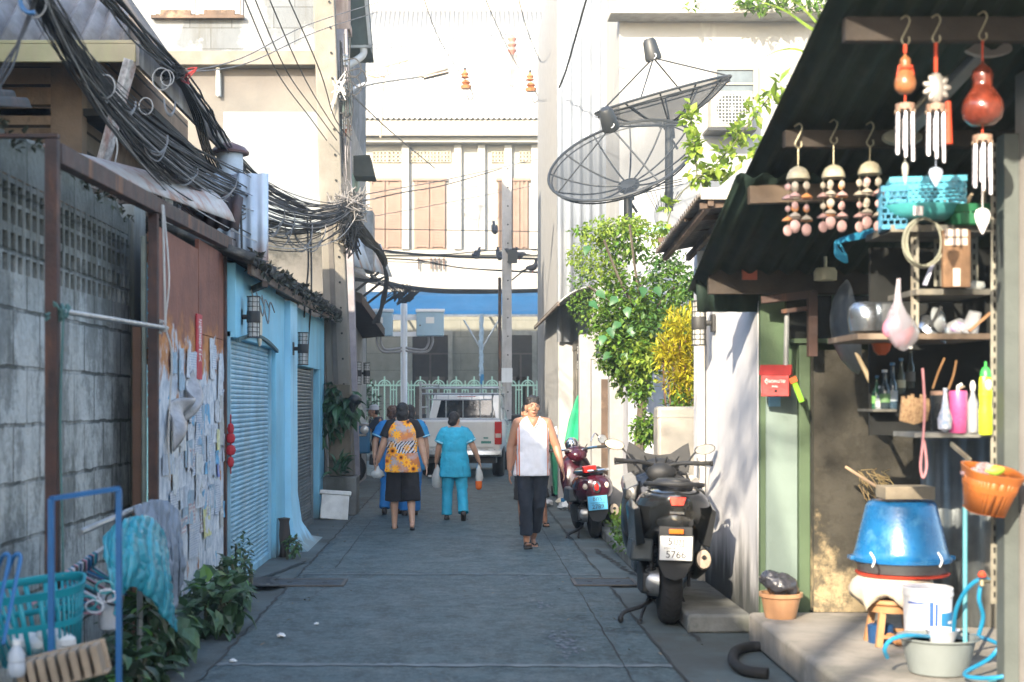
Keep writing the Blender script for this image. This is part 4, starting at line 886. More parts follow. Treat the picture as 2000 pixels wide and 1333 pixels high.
obj('frame',f,M('cream_frame',(.3,.26,.22),.7),ff,world=True)
m=MB(); m.corr((xx_(1088,23.5),23.5,2.6),(1.5,0,0),(0,0,7),.16,.03); one('sheet_screen','tall pale blue-white corrugated sheet screen right of the alley end','screen',m,M('pale_sheet',(.20,.225,.265),.5,var=.15,scale=1.2,dirt=(.55,.56,.58),damt=.6,dscale=1),solid=.01)
m=MB(); m.box(1.62,23.6,0,2.5,30,9.3); one('grey_side_block','plain pale side building behind the corrugated screen','building',m,M('side_render',(.3,.3,.3),.8,var=.1))
# AC condenser
t=thing('air_conditioner','boxy air conditioner condenser bracketed below the small window','air conditioner',(xx_(1417,Yw),Yw-.35,zz_(262,Yw)))
m=MB(); m.box(-.31,-.15,0,.31,.15,.54); obj('casing',m,M('ac_beige',(.24,.225,.20),.5),t,bevel=.015)
m=MB(); m.lathe([(.225,0),(.225,.006)],(0.0,-.151,.27),28,axis=(0,-1,0)); obj('fan_opening',m,M('fan_dark',(.03,.035,.035),.7),t)
m=MB()
for k in range(-4,5):
    m.bar((k*.05,-.165,.05),(k*.05,-.165,.49),.006); m.bar((-.22,-.163,.27+k*.05),(.22,-.163,.27+k*.05),.006)
m.lathe([(.03,0),(.03,.02)],(0,-.16,.27),12,axis=(0,-1,0)); obj('grille',m,white,t)
m=MB(); m.box(-.36,-.2,-.05,.36,.3,-.01); obj('bracket',m,blackp,t)
# lower right lane: grilled window wall, awning, posts
t=thing('grilled_shopfront','narrow old shopfront with dark steel folding grille near the bins','shopfront',(2,24,0))
m=MB(); m.box(1.93,20.5,0,2.6,28.5,3.3); obj('wall',m,M('worn_white',(.38,.38,.38),.8,var=.2,bump=.3,dirt=(.25,.25,.25),damt=.5),t,world=True)
m=MB(); m.box(1.90,21.6,.1,1.93,27.2,2.55); o=obj('doorway',m,dark,t,world=True)
m=MB()
for k in range(13): y=21.7+k*.44; m.box(1.86,y,.1,1.899,y+(.16 if k%3 else .3),2.5)
m.box(1.85,21.6,2.45,1.899,27.2,2.6); obj('grille',m,M('grille_steel',(.16,.15,.13),.6,.4,var=.5,scale=5),o,world=True)
t=thing('curved_awning','small grey curved canopy over the grilled shopfront','awning',(1.8,24,3.1))
m=MB(); m.grid(lambda a,b:V((1.95-.55*b,20.6+6.6*a,3.28-.26*b**2.2+.01*math.sin(a*200))),120,6); obj('sheet',m,M('grey_canopy',(.35,.35,.33),.7,var=.3,dirt=(.1,.1,.09),damt=.6),t,world=True,solid=.015)
m=MB(); m.box(1.4,20.6,3.0,1.43,27.2,3.06); obj('edge_bar',m,dwood,t,world=True)
for px,Y,py,lb in ((1147,20.3,655,'grey-white square post beside the steel grille'),(1172,19,700,'peeling white post in the middle of the post row'),(1208,17.6,690,'sunlit white post nearest the hanging greenery')):
    m=MB(); x=xx_(px,Y); m.box(x-.12,Y-.1,0,x+.12,Y+.1,zz_(py,Y)); one('gate_post',lb,'post',m,M('peel_white',(.26,.255,.25),.8,var=.15,bump=.4,dirt=(.3,.3,.32),damt=.4),bevel=.01,group='white gate posts right of the alley')
m=MB(); 
for k in range(7): m.bar((1.86+k*.1,18.4,0),(1.86+k*.1,18.4,1.9),.085,.02)

for z in (.5,1.5): m.box(1.84,18.415,z,2.5,18.45,z+.06)
one('plank_fence','brown weathered plank fence between the white posts','fence',m,dwood)
m=MB(); m.tube([P(1240,455,17.2),P(1310,452,17.2)],.055,12); one('blue_water_pipe','pale teal water pipe crossing under the satellite dishes','pipe',m,M('teal_pipe',(.25,.42,.44),.5))
# ================================================================ behind the camera: unseen houses, the left ones added to shade the lane
om=M('back_house_render',(.5,.48,.44),.85,var=.15,dirt=(.3,.28,.25),damt=.4)
def backhouse(lb,x0,y0,x1,y1,h):
    t=thing('unseen_house',lb,'house',((x0+x1)/2,(y0+y1)/2,0)); m=MB(); m.box(x0,y0,0,x1,y1,h); obj('wall',m,om,t,world=True)
    m=MB(); m.box(x0-.2,y0-.2,h,x1+.2,y1+.2,h+.12); obj('roof',m,roofm,t,world=True)
    xs=x1 if x1<0 else x0
    for k in range(int((y1-y0)/2.2)):
        for zz in range(int(h/3)):
            m=MB(); s=1 if x1<0 else -1; m.box(xs,y0+.6+k*2.2,1+zz*3,xs+s*.04,y0+1.7+k*2.2,2.2+zz*3); obj('window',m,MC['black_glass'],t,world=True)
    return t
backhouse('plain unseen house added beyond the left block wall to shade the lane',-8,-14,-3.6,10.6,5.35)
backhouse('taller unseen house added behind the viewer on the left for shade',-8,-34,-3.2,-14.5,8)
backhouse('row house behind the viewer on the right side',2.9,-20,8,4.2,4.5)
# ================================================================ people
skin1=M('tan_skin',(.33,.17,.105),.5,var=.12,scale=14,bump=.05,sss=.12)
skin2=M('light_skin',(.42,.25,.17),.5,var=.12,scale=14,bump=.05,sss=.12)
hairm=M('black_hair',(.012,.011,.012),.45,var=.5,scale=40,bump=.8,bscale=160)
brownhair=M('brown_hair',(.10,.05,.03),.5,var=.6,scale=30,bump=.8,bscale=160)
eyew=M('eye_white',(.35,.30,.27),.3,bump=0); lipm=M('lip',(.26,.10,.08),.5,bump=0)
sole=M('sandal_rubber',(.03,.026,.024),.8,var=.3)
def cap(mb,a,b,ra,rb,n=14):
    a=V(a);b=V(b);L=(b-a).length
    if L<1e-4: mb.ell(a,ra,n=n); return
    k=5; pr=[(ra*math.sin(PI/2*i/k),-ra*math.cos(PI/2*i/k)) for i in range(k+1)]+[(rb*math.cos(PI/2*i/k),L+rb*math.sin(PI/2*i/k)) for i in range(k+1)]
    mb.lathe(pr,a,n,axis=b-a)
def chain(mb,pts,rs,n=14):
    for i in range(len(pts)-1): cap(mb,pts[i],pts[i+1],rs[i],rs[i+1],n)
def dirv(d): return V(d).normalized()
def figure(label,loc,rz,H=1.62,skin=None,leg=((.02,.06,-1),(.02,-.25,-1),(-.02,-.12,-1),(-.02,.06,-1)),arm=None,hips=0,fat=1.0,face=True,hair='short',hairmat=None,top=None,bottom=None,shoes=True,headturn=0,tilt=0,handgrip=(False,False),footpitch=(0,0),gap=1.0):
    """local frame: faces -Y; left/right index 0 = viewer's left (x<0)."""
    t=thing('person',label,'person',loc,rz); s=H/1.65; skin=skin or skin1
    leg=[dirv(x) for x in leg]
    J={}
    hipz=.86*s
    for k,sx in ((0,-1),(1,1)):
        h=V((sx*.088*s*fat**.5,0,hipz)); kn=h+leg[k*2]*.405*s; an=kn+leg[k*2+1]*.385*s
        J['h%d'%k]=h;J['k%d'%k]=kn;J['a%d'%k]=an
    low=min(J['a0'].z,J['a1'].z)-.075*s
    dz=-low
    for q in J: J[q]=J[q]+V((0,0,dz))
    J={k:v for k,v in J.items()}
    pel=V((0,0,hipz+.04*s+dz)); wa=V((0,-.005,1.02*s+dz)); ch=V((0,tilt*.05-.0,1.23*s+dz)); nk=V((0,tilt*.1+.005,1.41*s+dz)); hd=V((0,tilt*.14-.015,1.53*s+dz))
    sw=.158*s
    arm=arm or [((-.18,.05,-1),(-.1,-.15,-1)),((.18,.05,-1),(.1,-.15,-1))]
    m=MB()
    # torso
    m.ell(pel,(.155*s*fat,.11*s*fat,.12*s)); m.ell(wa,(.135*s*fat,.098*s*fat,.15*s)); m.ell(ch,(.155*s*fat,.108*s*fat,.17*s)); m.ell((pel+wa)/2,(.145*s*fat,.105*s*fat,.13*s))
    m.ell(ch+V((0,.005,.10*s)),(.15*s,.075*s,.07*s))
    cap(m,nk+V((0,.012,-.05*s)),hd+V((0,.015,-.05*s)),.056*s,.05*s)
    hr=Matrix.Rotation(headturn,3,'Z'); hs=s*1.0
    def hp(x,y,z): return hd+hr@(V((x,y,z))*hs)
    m.ell(hp(0,.012,.02),(.073*hs,.093*hs,.098*hs),hr,20); m.ell(hp(0,-.03,-.045),(.055*hs,.055*hs,.062*hs),hr,16); m.ell(hp(0,-.05,-.088),(.03*hs,.027*hs,.022*hs),hr)
    m.ell(hp(0,-.045,.0),(.062*hs,.045*hs,.06*hs),hr)
    for sx in (-1,1):
        m.ell(hp(sx*.075,.015,-.005),(.011*hs,.02*hs,.032*hs),hr,10); m.ell(hp(sx*.042,-.055,-.02),(.022*hs,.022*hs,.02*hs),hr,10)
        m.ell(hp(sx*.028,-.082,.028),(.024*hs,.012*hs,.009*hs),hr,10)
    if face:
        cap(m,hp(0,-.083,.012),hp(0,-.103,-.022),.008*hs,.014*hs,10); m.ell(hp(0,-.09,-.028),(.019*hs,.012*hs,.009*hs),hr,10); m.ell(hp(0,-.083,-.055),(.024*hs,.012*hs,.010*hs),hr,10)
    HJ=[]
    for k,sx in ((0,-1),(1,1)):
        sh=V((sx*sw,.005,1.355*s+dz)); u,f=[dirv(q) for q in arm[k]]
        el=sh+u*.27*s; wr=el+f*.235*s
        cap(m,V((sx*.04*s,.012,1.385*s+dz)),sh,.055*s,.062*s); cap(m,sh,sh.lerp(el,.4),.062*s*fat**.5,.056*s*fat**.6); cap(m,sh.lerp(el,.4),el,.056*s*fat**.6,.045*s*fat**.5); cap(m,el,el.lerp(wr,.3),.045*s,.045*s*fat**.3); cap(m,el.lerp(wr,.3),wr,.045*s*fat**.3,.030*s)
        # hand: palm and five fingers
        d=f; side=V((0,-1,0)) if abs(d.y)<.8 else V((0,0,-1)); side=(side-d*side.dot(d)).normalized(); nrm=d.cross(side)*(-sx)
        p0=wr+d*.03*s; palm=wr+d*.062*s; hs_=s*1.0
        rot=Matrix((side,nrm,d)).transposed()
        m.ell(p0,(.027*hs_,.017*hs_,.035*hs_),rot,10); m.ell(palm,(.040*hs_,.014*hs_,.040*hs_),rot,12)
        curl=1.4 if handgrip[k] else .45
        for q in range(4):
            off=side*(.031-.0205*q)*hs_; L=(.070,.078,.072,.056)[q]*hs_
            a=palm+off+d*.028*hs_; d1=(d+side*(.12-.09*q)+nrm*(-.25*curl)).normalized(); b=a+d1*L*.5; d2=(d1+nrm*(-.75*curl)).normalized(); c=b+d2*L*.32; d3=(d2+nrm*(-.7*curl)).normalized(); e=c+d3*L*.22
            chain(m,[a,b,c,e],[.0085*hs_,.0078*hs_,.0072*hs_,.006*hs_],8)
        a=p0+side*.026*hs_; b=a+(side*.75+d*.7-nrm*.3).normalized()*.033*hs_; c=b+(d*1+side*.25-nrm*.5*curl).normalized()*.030*hs_; chain(m,[a,b,c],[.012*hs_,.0095*hs_,.0075*hs_],8)
        J['s%d'%k]=sh;J['e%d'%k]=el;J['w%d'%k]=wr;J['p%d'%k]=palm-nrm*.02;HJ.append((palm,d,side,nrm))
    for k in (0,1):
        h,kn,an=J['h%d'%k],J['k%d'%k],J['a%d'%k]
        cap(m,h,kn,.078*s*fat**.6,.055*s); cap(m,kn,kn.lerp(an,.3),.052*s,.054*s); cap(m,kn.lerp(an,.3),an,.053*s,.034*s)
        fp=footpitch[k]; fd=V((0,-math.cos(fp),-math.sin(fp))); fu=V((0,-math.sin(fp),math.cos(fp))) 
        heel=an-fu*.045*s-fd*.03*s; toe=an-fu*.052*s+fd*.135*s
        cap(m,an,heel,.034*s,.030*s,10); cap(m,heel,toe,.028*s,.022*s,10); 
        for q in range(5): 
            o=V((1,0,0))*(.026-.013*q)*s; e=toe+o+fd*(.042-.004*abs(q-1))*s; cap(m,toe+o-fd*.03*s,e,.013*s,.009*s,8)
        J['f%d'%k]=(heel,toe,fd,fu)
    body=obj('body',m,skin,t,remesh=.0058*1.0,smo=2)
    # eyes, brows, mouth as parts
    if face:
        for sx in (-1,1):
            m=MB(); m.ell(hp(sx*.028,-.083,.012),(.012*hs,.006*hs,.0042*hs),hr,12); e=obj('eye',m,eyew,t)
            m=MB(); m.ell(hp(sx*.028,-.0895,.012),(.0065*hs,.0035*hs,.0048*hs),hr,10); obj('pupil',m,hairm,e)
            m=MB(); m.bar(hp(sx*.012,-.094,.033),hp(sx*.046,-.085,.035),.005*hs,.006*hs); obj('eyebrow',m,hairm,t)
        m=MB(); m.ell(hp(0,-.092,-.056),(.022*hs,.005*hs,.006*hs),hr,12); obj('mouth',m,lipm,t)
    hm=hairmat or hairm
    m=MB()
    if hair=='short':
        m.ell(hp(0,.021,.050),(.081*hs,.099*hs,.082*hs),hr,20); m.ell(hp(0,.055,.0),(.074*hs,.06*hs,.075*hs),hr,16)
        for k in range(26): a=rg.uniform(-1.2,1.2); m.ell(hp(math.sin(a)*.06,-.03-.028*math.cos(a)+rg.uniform(0,.03),.098+rg.uniform(-.012,.012)),(.02*hs,.02*hs,.014*hs),hr,8)
    elif hair=='bob':
        m.ell(hp(0,.018,.032),(.082*hs,.1*hs,.092*hs),hr,20); m.ell(hp(0,.05,-.03),(.082*hs,.07*hs,.09*hs),hr,16); m.ell(hp(-.03,.06,-.085),(.045*hs,.04*hs,.06*hs),hr,12);m.ell(hp(.03,.065,-.075),(.045*hs,.04*hs,.06*hs),hr,12)
        m.ell(hp(0,.055,-.13),(.04*hs,.035*hs,.06*hs),hr,12)
    elif hair=='curly':
        m.ell(hp(0,.03,.03),(.09*hs,.1*hs,.1*hs),hr,20)
        for k in range(60):
            q=V((rg.gauss(0,1),rg.gauss(.7,1),rg.gauss(.2,1))).normalized(); m.ell(hp(q.x*.085,.03+q.y*.095,.02+q.z*.095),.026*hs,hr,8)
    elif hair=='bun':
        m.ell(hp(0,.022,.035),(.085*hs,.1*hs,.093*hs),hr,20); m.ell(hp(0,.06,-.03),(.07*hs,.06*hs,.07*hs),hr,16); m.ell(hp(.02,.10,-.035),(.042*hs,.036*hs,.05*hs),hr,14)
    obj('hair',m,hm,t,remesh=.009,smo=1,disp=(.012,.02))
    t['_']=0; del t['_']
    J['hd']=hd;J['hp']=hp;J['hands']=HJ;J['dz']=dz;J['s']=s;J['ch']=ch;J['wa']=wa;J['pel']=pel
    if top: top(t,J,s,fat)
    if bottom: bottom(t,J,s,fat)
    if shoes:
        for k in (0,1):
            heel,toe,fd,fu=J['f%d'%k]; m=MB(); rr=[]
            x=V((1,0,0))
            out=[(-.045,.0),(-.035,.028),(.05,.03),(.12,.043),(.17,.043),(.2,.025),(.205,0),(.2,-.025),(.17,-.043),(.12,-.043),(.05,-.03),(-.035,-.028)]
            m.prism([heel+fd*a*s*.98+x*b*s-fu*.030*s for a,b in out],-fu*.022*s); sh=obj('sandal',m,sole,t,bevel=.003)
            m=MB(); m.tube(smoothpath([toe+x*.04*s-fu*.02*s-fd*.05*s,toe+x*.025*s+fu*.022*s-fd*.02*s,toe+fu*.012*s+fd*.01*s,toe-x*.025*s+fu*.022*s-fd*.02*s,toe-x*.04*s-fu*.02*s-fd*.05*s],4),.009*s,6); obj('strap',m,sole,sh)
    return t,J
def shirt(mat,length=.30,sleeve=.16,ease=1.0,sleevemat=None,boxy=False,neck=True,flare=1.0,trim=None):
    def f(t,J,s,fat):
        z=J['dz']; m=MB(); e=ease
        rings=[(1.425,.065,.062),(1.405,.12,.078),(1.37,.17 if sleeve else .155,.09),(1.28,.178,.112),(1.18,.176,.124),(1.05,.168,.124),(.95,.176*flare**.5,.132),(1.02-length*.9,.188*flare,.138),(1.02-length,.186*flare,.136)]
        R_=[]
        n=28
        for i,(zz,rx,ry) in enumerate(rings):
            ff=fat if zz<1.33 else 1
            row=[]
            for j in range(n):
                a=2*PI*j/n; k=1+ (.05*math.sin(a*5+zz*7)+.035*math.sin(a*9+2+zz*11))*max(0,(1.3-zz))*2.2
                row.append(V((math.copysign(abs(math.cos(a))**.8,math.cos(a))*rx*s*e*ff*k,math.copysign(abs(math.sin(a))**.8,math.sin(a))*ry*s*e*ff*k,zz*s+z)))
            R_.append(row)
        m.loft(R_)
        if sleeve and sleevemat is None:
            for k,sx in ((0,-1),(1,1)):
                sh=J['s%d'%k];el=J['e%d'%k];d=(el-sh).normalized(); m.tube([sh-d*.02*s+V((-sx*.07*s,0,.012*s)),sh+d*.01*s+V((-sx*.01*s,0,.006)),sh+d*.06*s,sh+d*sleeve*s],[.06*s,.072*s*e,.078*s*e,.086*s*e],16)
        o=obj('shirt',m,mat,t,remesh=.0085,smo=2,disp=(.016,.07))
        if sleeve and sleevemat is not None:
            for k,sx in ((0,-1),(1,1)):
                sh=J['s%d'%k];el=J['e%d'%k];d=(el-sh).normalized(); m=MB(); m.tube([sh-d*.02*s+V((-sx*.075*s,0,.018*s)),sh+d*.0*s+V((-sx*.005*s,0,.008)),sh+d*.06*s,sh+d*sleeve*s],[.062*s,.074*s,.08*s,.086*s],16); obj('sleeve',m,sleevemat,o)
        if trim:
            for k in (0,1):
                sh=J['s%d'%k];el=J['e%d'%k];d=(el-sh).normalized(); m=MB(); m.tube([sh+d*(sleeve-.03)*s,sh+d*(sleeve-.012)*s],[.087*s*e,.088*s*e],16); obj('cuff_trim',m,trim,o)
    return f
def trousers(mat,to=.97,wide=1.0,waist=1.0):
    def f(t,J,s,fat):
        m=MB(); m.ell(J['pel']+V((0,0,.0)),(.168*s*fat,.112*s*fat,.15*s)); m.ell(J['pel']+V((0,0,-.05)),(.165*s*fat,.118*s*fat,.12*s))
        for k in (0,1):
            h,kn,an=J['h%d'%k],J['k%d'%k],J['a%d'%k]
            if to>.55:
                e=kn.lerp(an,(to-.5)*2); m.tube([h+V((0,0,.06)),h,h.lerp(kn,.5),kn,kn.lerp(e,.6),e],[.088*s*fat,.1*s*fat,.092*s*fat**.5*wide,.075*s*wide,.072*s*wide,.074*s*wide],18)
            else:
                e=kn.lerp(an,.22); m.tube([h+V((0,0,.03)),h.lerp(kn,.5),e],[.10*s*fat,.115*s*wide,.125*s*wide],18)
        obj('trousers',m,mat,t,remesh=.0085,smo=2,disp=(.018,.09))
    return f
def combo(*fs):
    def f(t,J,s,fat):
        for q in fs: q(t,J,s,fat)
    return f
navy=M('navy_trousers',(.010,.015,.026),.85,var=.4,scale=7,bump=1.0,bscale=9)
def vestmat():
    m,nt,b=newmat('white_vest')
    x=sepz(nt,0); z=sepz(nt)
    base=mixc(nt,ramp(nt,noise(nt,7,3),.3,.7),(.68,.68,.72),(.62,.62,.66))
    ax=math_(nt,'ABSOLUTE',math_(nt,'ADD',x,0.0))
    e=math_(nt,'MULTIPLY',math_(nt,'GREATER_THAN',ax,.150),math_(nt,'LESS_THAN',ax,.162)); out=mixc(nt,e,base,(.62,.16,.05))
    e2=math_(nt,'MULTIPLY',math_(nt,'GREATER_THAN',ax,.172),math_(nt,'LESS_THAN',ax,.181)); out=mixc(nt,e2,out,(.62,.16,.05))
    nt.links.new(out,b.inputs['Base Color']); b.inputs['Roughness'].default_value=.85; return m
# man in white vest: faces camera
loc=G(1040,1072)
def vneck(t,J,s,fat):
    m=MB(); z=J['dz']; m.add([(-.066*s,-.074*s,1.428*s+z),(.066*s,-.074*s,1.428*s+z),(.045*s,-.104*s,1.375*s+z),(.0,-.130*s,1.31*s+z),(-.045*s,-.104*s,1.375*s+z)],[(0,1,2,3,4)]); obj('neckline_skin',m,skin1,t,solid=.006)
    m=MB(); m.tube([(-.072*s,-.07*s,1.43*s+z),(-.048*s,-.108*s,1.372*s+z),(0,-.134*s,1.302*s+z),(.048*s,-.108*s,1.372*s+z),(.072*s,-.07*s,1.43*s+z)],.006,6); obj('collar_trim',m,white,t)
man,J=figure('middle-aged man in white sleeveless vest and rolled dark trousers walking toward the viewer',(loc.x,loc.y,0),R(4),1.67,
    leg=((.02,-.16,-1),(.03,.06,-1),(-.05,.05,-1),(-.1,.5,-1)),arm=[((-.30,.10,-1),(-.05,-.10,-1)),((.42,.05,-1),(.22,-.35,-1))],hair='short',
    top=combo(shirt(vestmat(),length=.23,sleeve=0,ease=1.02,flare=1.02),vneck),bottom=trousers(navy,to=.9,wide=.95),footpitch=(-.25,.35),headturn=R(2))
# woman, sunflower shirt, back to camera
def flowermat():
    m,nt,b=newmat('sunflower_print')
    x=sepz(nt,0);z=sepz(nt)
    cmb=nd(nt,'ShaderNodeCombineXYZ'); nt.links.new(x,cmb.inputs[0]); nt.links.new(z,cmb.inputs[2])
    vo=nd(nt,'ShaderNodeTexVoronoi'); vo.inputs['Scale'].default_value=8.5; vo.inputs['Randomness'].default_value=.8; nt.links.new(cmb.outputs[0],vo.inputs['Vector'])
    d=vo.outputs['Distance']
    # petals: angular wobble from cell offset
    sb=nd(nt,'ShaderNodeVectorMath'); sb.operation='SUBTRACT'; 
    vs=nd(nt,'ShaderNodeVectorMath'); vs.operation='SCALE'; vs.inputs[3].default_value=8.5; nt.links.new(cmb.outputs[0],vs.inputs[0])
    vp=nd(nt,'ShaderNodeVectorMath'); vp.operation='SCALE'; vp.inputs[3].default_value=8.5; nt.links.new(vo.outputs['Position'],vp.inputs[0])
    nt.links.new(vs.outputs[0],sb.inputs[0]); nt.links.new(vp.outputs[0],sb.inputs[1])
    sp_=nd(nt,'ShaderNodeSeparateXYZ'); nt.links.new(sb.outputs[0],sp_.inputs[0])
    an=math_(nt,'ARCTAN2',sp_.outputs[0],sp_.outputs[2]); pet=math_(nt,'MULTIPLY_ADD',math_(nt,'COSINE',math_(nt,'MULTIPLY',an,9)),.10,.50)
    # zebra stripes on pale ground in the middle, cloudy peach elsewhere
    wv=math_(nt,'SINE',math_(nt,'ADD',math_(nt,'MULTIPLY',math_(nt,'ADD',x,math_(nt,'MULTIPLY',z,.6)),150),math_(nt,'MULTIPLY',noise(nt,5,3),16)))
    zeb=mixc(nt,math_(nt,'GREATER_THAN',wv,.15),(.5,.5,.54),(.015,.015,.03))
    cl=mixc(nt,ramp(nt,noise(nt,9,4),.42,.62),(.50,.17,.05),(.36,.32,.33)); cl=mixc(nt,ramp(nt,noise(nt,6,3,coords(nt,loc=(3,3,3))),.56,.62),cl,(.18,.3,.38))
    J_=1.0; f=math_(nt,'MULTIPLY',math_(nt,'GREATER_THAN',z,.97),math_(nt,'LESS_THAN',math_(nt,'ADD',z,math_(nt,'MULTIPLY',noise(nt,7,3),.12)),1.18))
    bgc=mixc(nt,f,cl,zeb)
    fl=math_(nt,'LESS_THAN',d,pet); sel=math_(nt,'GREATER_THAN',noise(nt,4.5,1,coords(nt,loc=(7,1,5))),.30)
    fl=math_(nt,'MULTIPLY',fl,math_(nt,'MAXIMUM',sel,math_(nt,'SUBTRACT',1,f)))
    ye=mixc(nt,math_(nt,'GREATER_THAN',d,.27),(.62,.16,.01),(.82,.36,.015))
    out=mixc(nt,fl,bgc,ye); out=mixc(nt,math_(nt,'MULTIPLY',fl,math_(nt,'LESS_THAN',d,.16)),out,(.05,.018,.01))
    nt.links.new(out,b.inputs['Base Color']); b.inputs['Roughness'].default_value=.8; return m
blk=M('black_cloth',(.012,.011,.013),.9,var=.3,bump=.2)
loc=G(786,1036)
wom,J=figure('woman from behind in orange sunflower-print shirt and black knee-length trousers',(loc.x,loc.y,0),R(180),1.60,skin=skin2,fat=1.12,
    leg=((-.04,.02,-1),(-.06,.34,-1),(.03,-.14,-1),(.0,.03,-1)),arm=[((-.34,.02,-1),(-.22,.12,-1)),((.36,.06,-1),(.34,-.22,-1))],face=False,hair='bob',
    top=shirt(flowermat(),length=.27,sleeve=.17,ease=1.04,sleevemat=blk,flare=1.03),bottom=trousers(blk,to=.5,wide=1.0),footpitch=(.45,0),handgrip=(False,True))
q=man
def inv(o,p): 
    a=o.rotation_euler.z; return V(o.location)+Matrix.Rotation(a,3,'Z')@V(p)
hp_=inv(wom,J['p1'])
m=MB(); m.loft([[V(hp_)+V((math.cos(a)*r*1.6,math.sin(a)*r*.8,zz)) for a in [2*PI*i/14 for i in range(14)]] for zz,r in ((.01,.008),(-.03,.02),(-.07,.05),(-.12,.055),(-.15,.03))])
one('plastic_bag','small grey-white plastic food bag held in the sunflower woman\'s left hand','bag',m,M('thin_plastic',(.5,.53,.52),.25,alpha=.75,bump=.6,bscale=30),disp=(.03,.04))
# nurses in blue
b1=M('turquoise_uniform',(.02,.34,.52),.75,var=.2,scale=6,bump=1.0,bscale=9); b2=M('royal_uniform',(.012,.17,.46),.75,var=.2,scale=6,bump=1.0,bscale=9)
trimm=M('pale_trim_cloth',(.3,.6,.72),.7)
shoe=M('dark_shoe',(.03,.022,.018),.5)
def shoes_(t,J,s,fat):
    for k in (0,1):
        heel,toe,fd,fu=J['f%d'%k]; m=MB(); cap(m,heel+fu*.012,toe+fd*.045*s-fu*.002,.044*s,.036*s,14); cap(m,heel+fu*.03*s,heel+fd*.06*s+fu*.02*s,.042*s,.04*s,14); obj('shoe',m,shoe,t,remesh=.008,smo=2)
loc=G(888,1018)
n1,J1=figure('nurse from behind in turquoise tunic and trousers carrying a drink bag in the right hand',(loc.x,loc.y,0),R(180),1.47,skin=skin2,fat=1.02,
    leg=((-.06,.10,-1),(-.06,.55,-1),(.05,-.08,-1),(.03,.02,-1)),arm=[((-.52,.05,-1),(-.40,-.35,-1)),((.34,-.1,-1),(.16,-.4,-1))],face=False,hair='bun',headturn=R(-28),
    top=shirt(b1,length=.36,sleeve=.19,ease=1.1,flare=1.1,trim=trimm),bottom=combo(trousers(b1,to=.98,wide=1.1),shoes_),shoes=False,footpitch=(.8,0),handgrip=(True,True))
hp_=inv(n1,J1['p0'])
t=thing('drink_bag','clear plastic bag with orange iced drink hanging from the nurse\'s hand','bag',(hp_.x,hp_.y,hp_.z-.34))
m=MB(); m.lathe([(.01,.34),(.022,.30),(.045,.24),(.055,.16),(.045,.12)],(0,0,0),12,wob=.15); obj('bag_top',m,MC['thin_plastic'],t)
m=MB(); m.lathe([(.02,0),(.042,.02),(.047,.08),(.044,.12)],(0,0,0),14); obj('drink',m,M('orange_drink',(.65,.13,.02),.2),t)
m=MB(); m.tube(smoothpath([V((-.03,0,.25)),V((-.02,0,.34)),V((0,0,.37)),V((.02,0,.34)),V((.03,0,.25))],4),.004,5); obj('handle',m,M('blue_handle',(.08,.25,.5),.4),t)
hp_=inv(n1,J1['p1'])
m=MB(); m.loft([[V(hp_)+V((math.cos(a)*r,math.sin(a)*r*.7,zz)) for a in [2*PI*i/14 for i in range(14)]] for zz,r in ((.02,.01),(-.04,.04),(-.14,.075),(-.26,.085),(-.30,.05))])
one('carrier_bag','pale carrier bag hanging at the nurse\'s left side','bag',m,MC['thin_plastic'],disp=(.03,.05))
loc=G(765,1006)
n2,J2=figure('brown-haired woman from behind in royal blue uniform, half hidden by the sunflower shirt',(loc.x+.02,loc.y,0),R(180),1.55,skin=skin2,fat=1.08,
    leg=((-.02,-.12,-1),(0,.04,-1),(.04,.12,-1),(.04,.3,-1)),arm=[((-.3,0,-1),(-.1,-.1,-1)),((.45,.1,-1),(.05,.12,-1))],face=False,hair='curly',hairmat=brownhair,
    top=shirt(b2,length=.34,sleeve=.2,ease=1.1,flare=1.05,trim=trimm),bottom=combo(trousers(b2,to=.98,wide=1.1),shoes_),shoes=False)
loc=G(802,1013)
n3,J3=figure('dark-haired woman in blue uniform almost hidden behind the sunflower shirt',(loc.x-.02,loc.y+.3,0),R(180),1.57,skin=skin2,fat=1.05,
    arm=[((-.28,0,-1),(-.1,-.1,-1)),((.2,.1,-1),(.05,-.2,-1))],face=False,hair='bob',
    top=shirt(M('mid_blue_uniform',(.012,.20,.42),.75,bump=.15),length=.34,sleeve=.2,ease=1.08,trim=trimm),bottom=combo(trousers(b2,to=.98,wide=1.1),shoes_),shoes=False)
# person behind the vest man
loc=G(1062,1030)
n4,J4=figure('dark-haired person in orange shirt walking just behind the man in the white vest',(loc.x-.21,loc.y,0),R(6),1.57,leg=((.02,.04,-1),(.02,.1,-1),(.25,-.1,-1),(.12,-.05,-1)),arm=[((-.08,.02,-1),(0,-.1,-1)),((.05,.1,-1),(.05,-.2,-1))],
    hair='short',top=shirt(M('orange_shirt',(.55,.16,.05),.8),length=.25,sleeve=.18,ease=.92),bottom=trousers(M('dark_shorts',(.03,.03,.03),.9),to=.5,wide=.85))
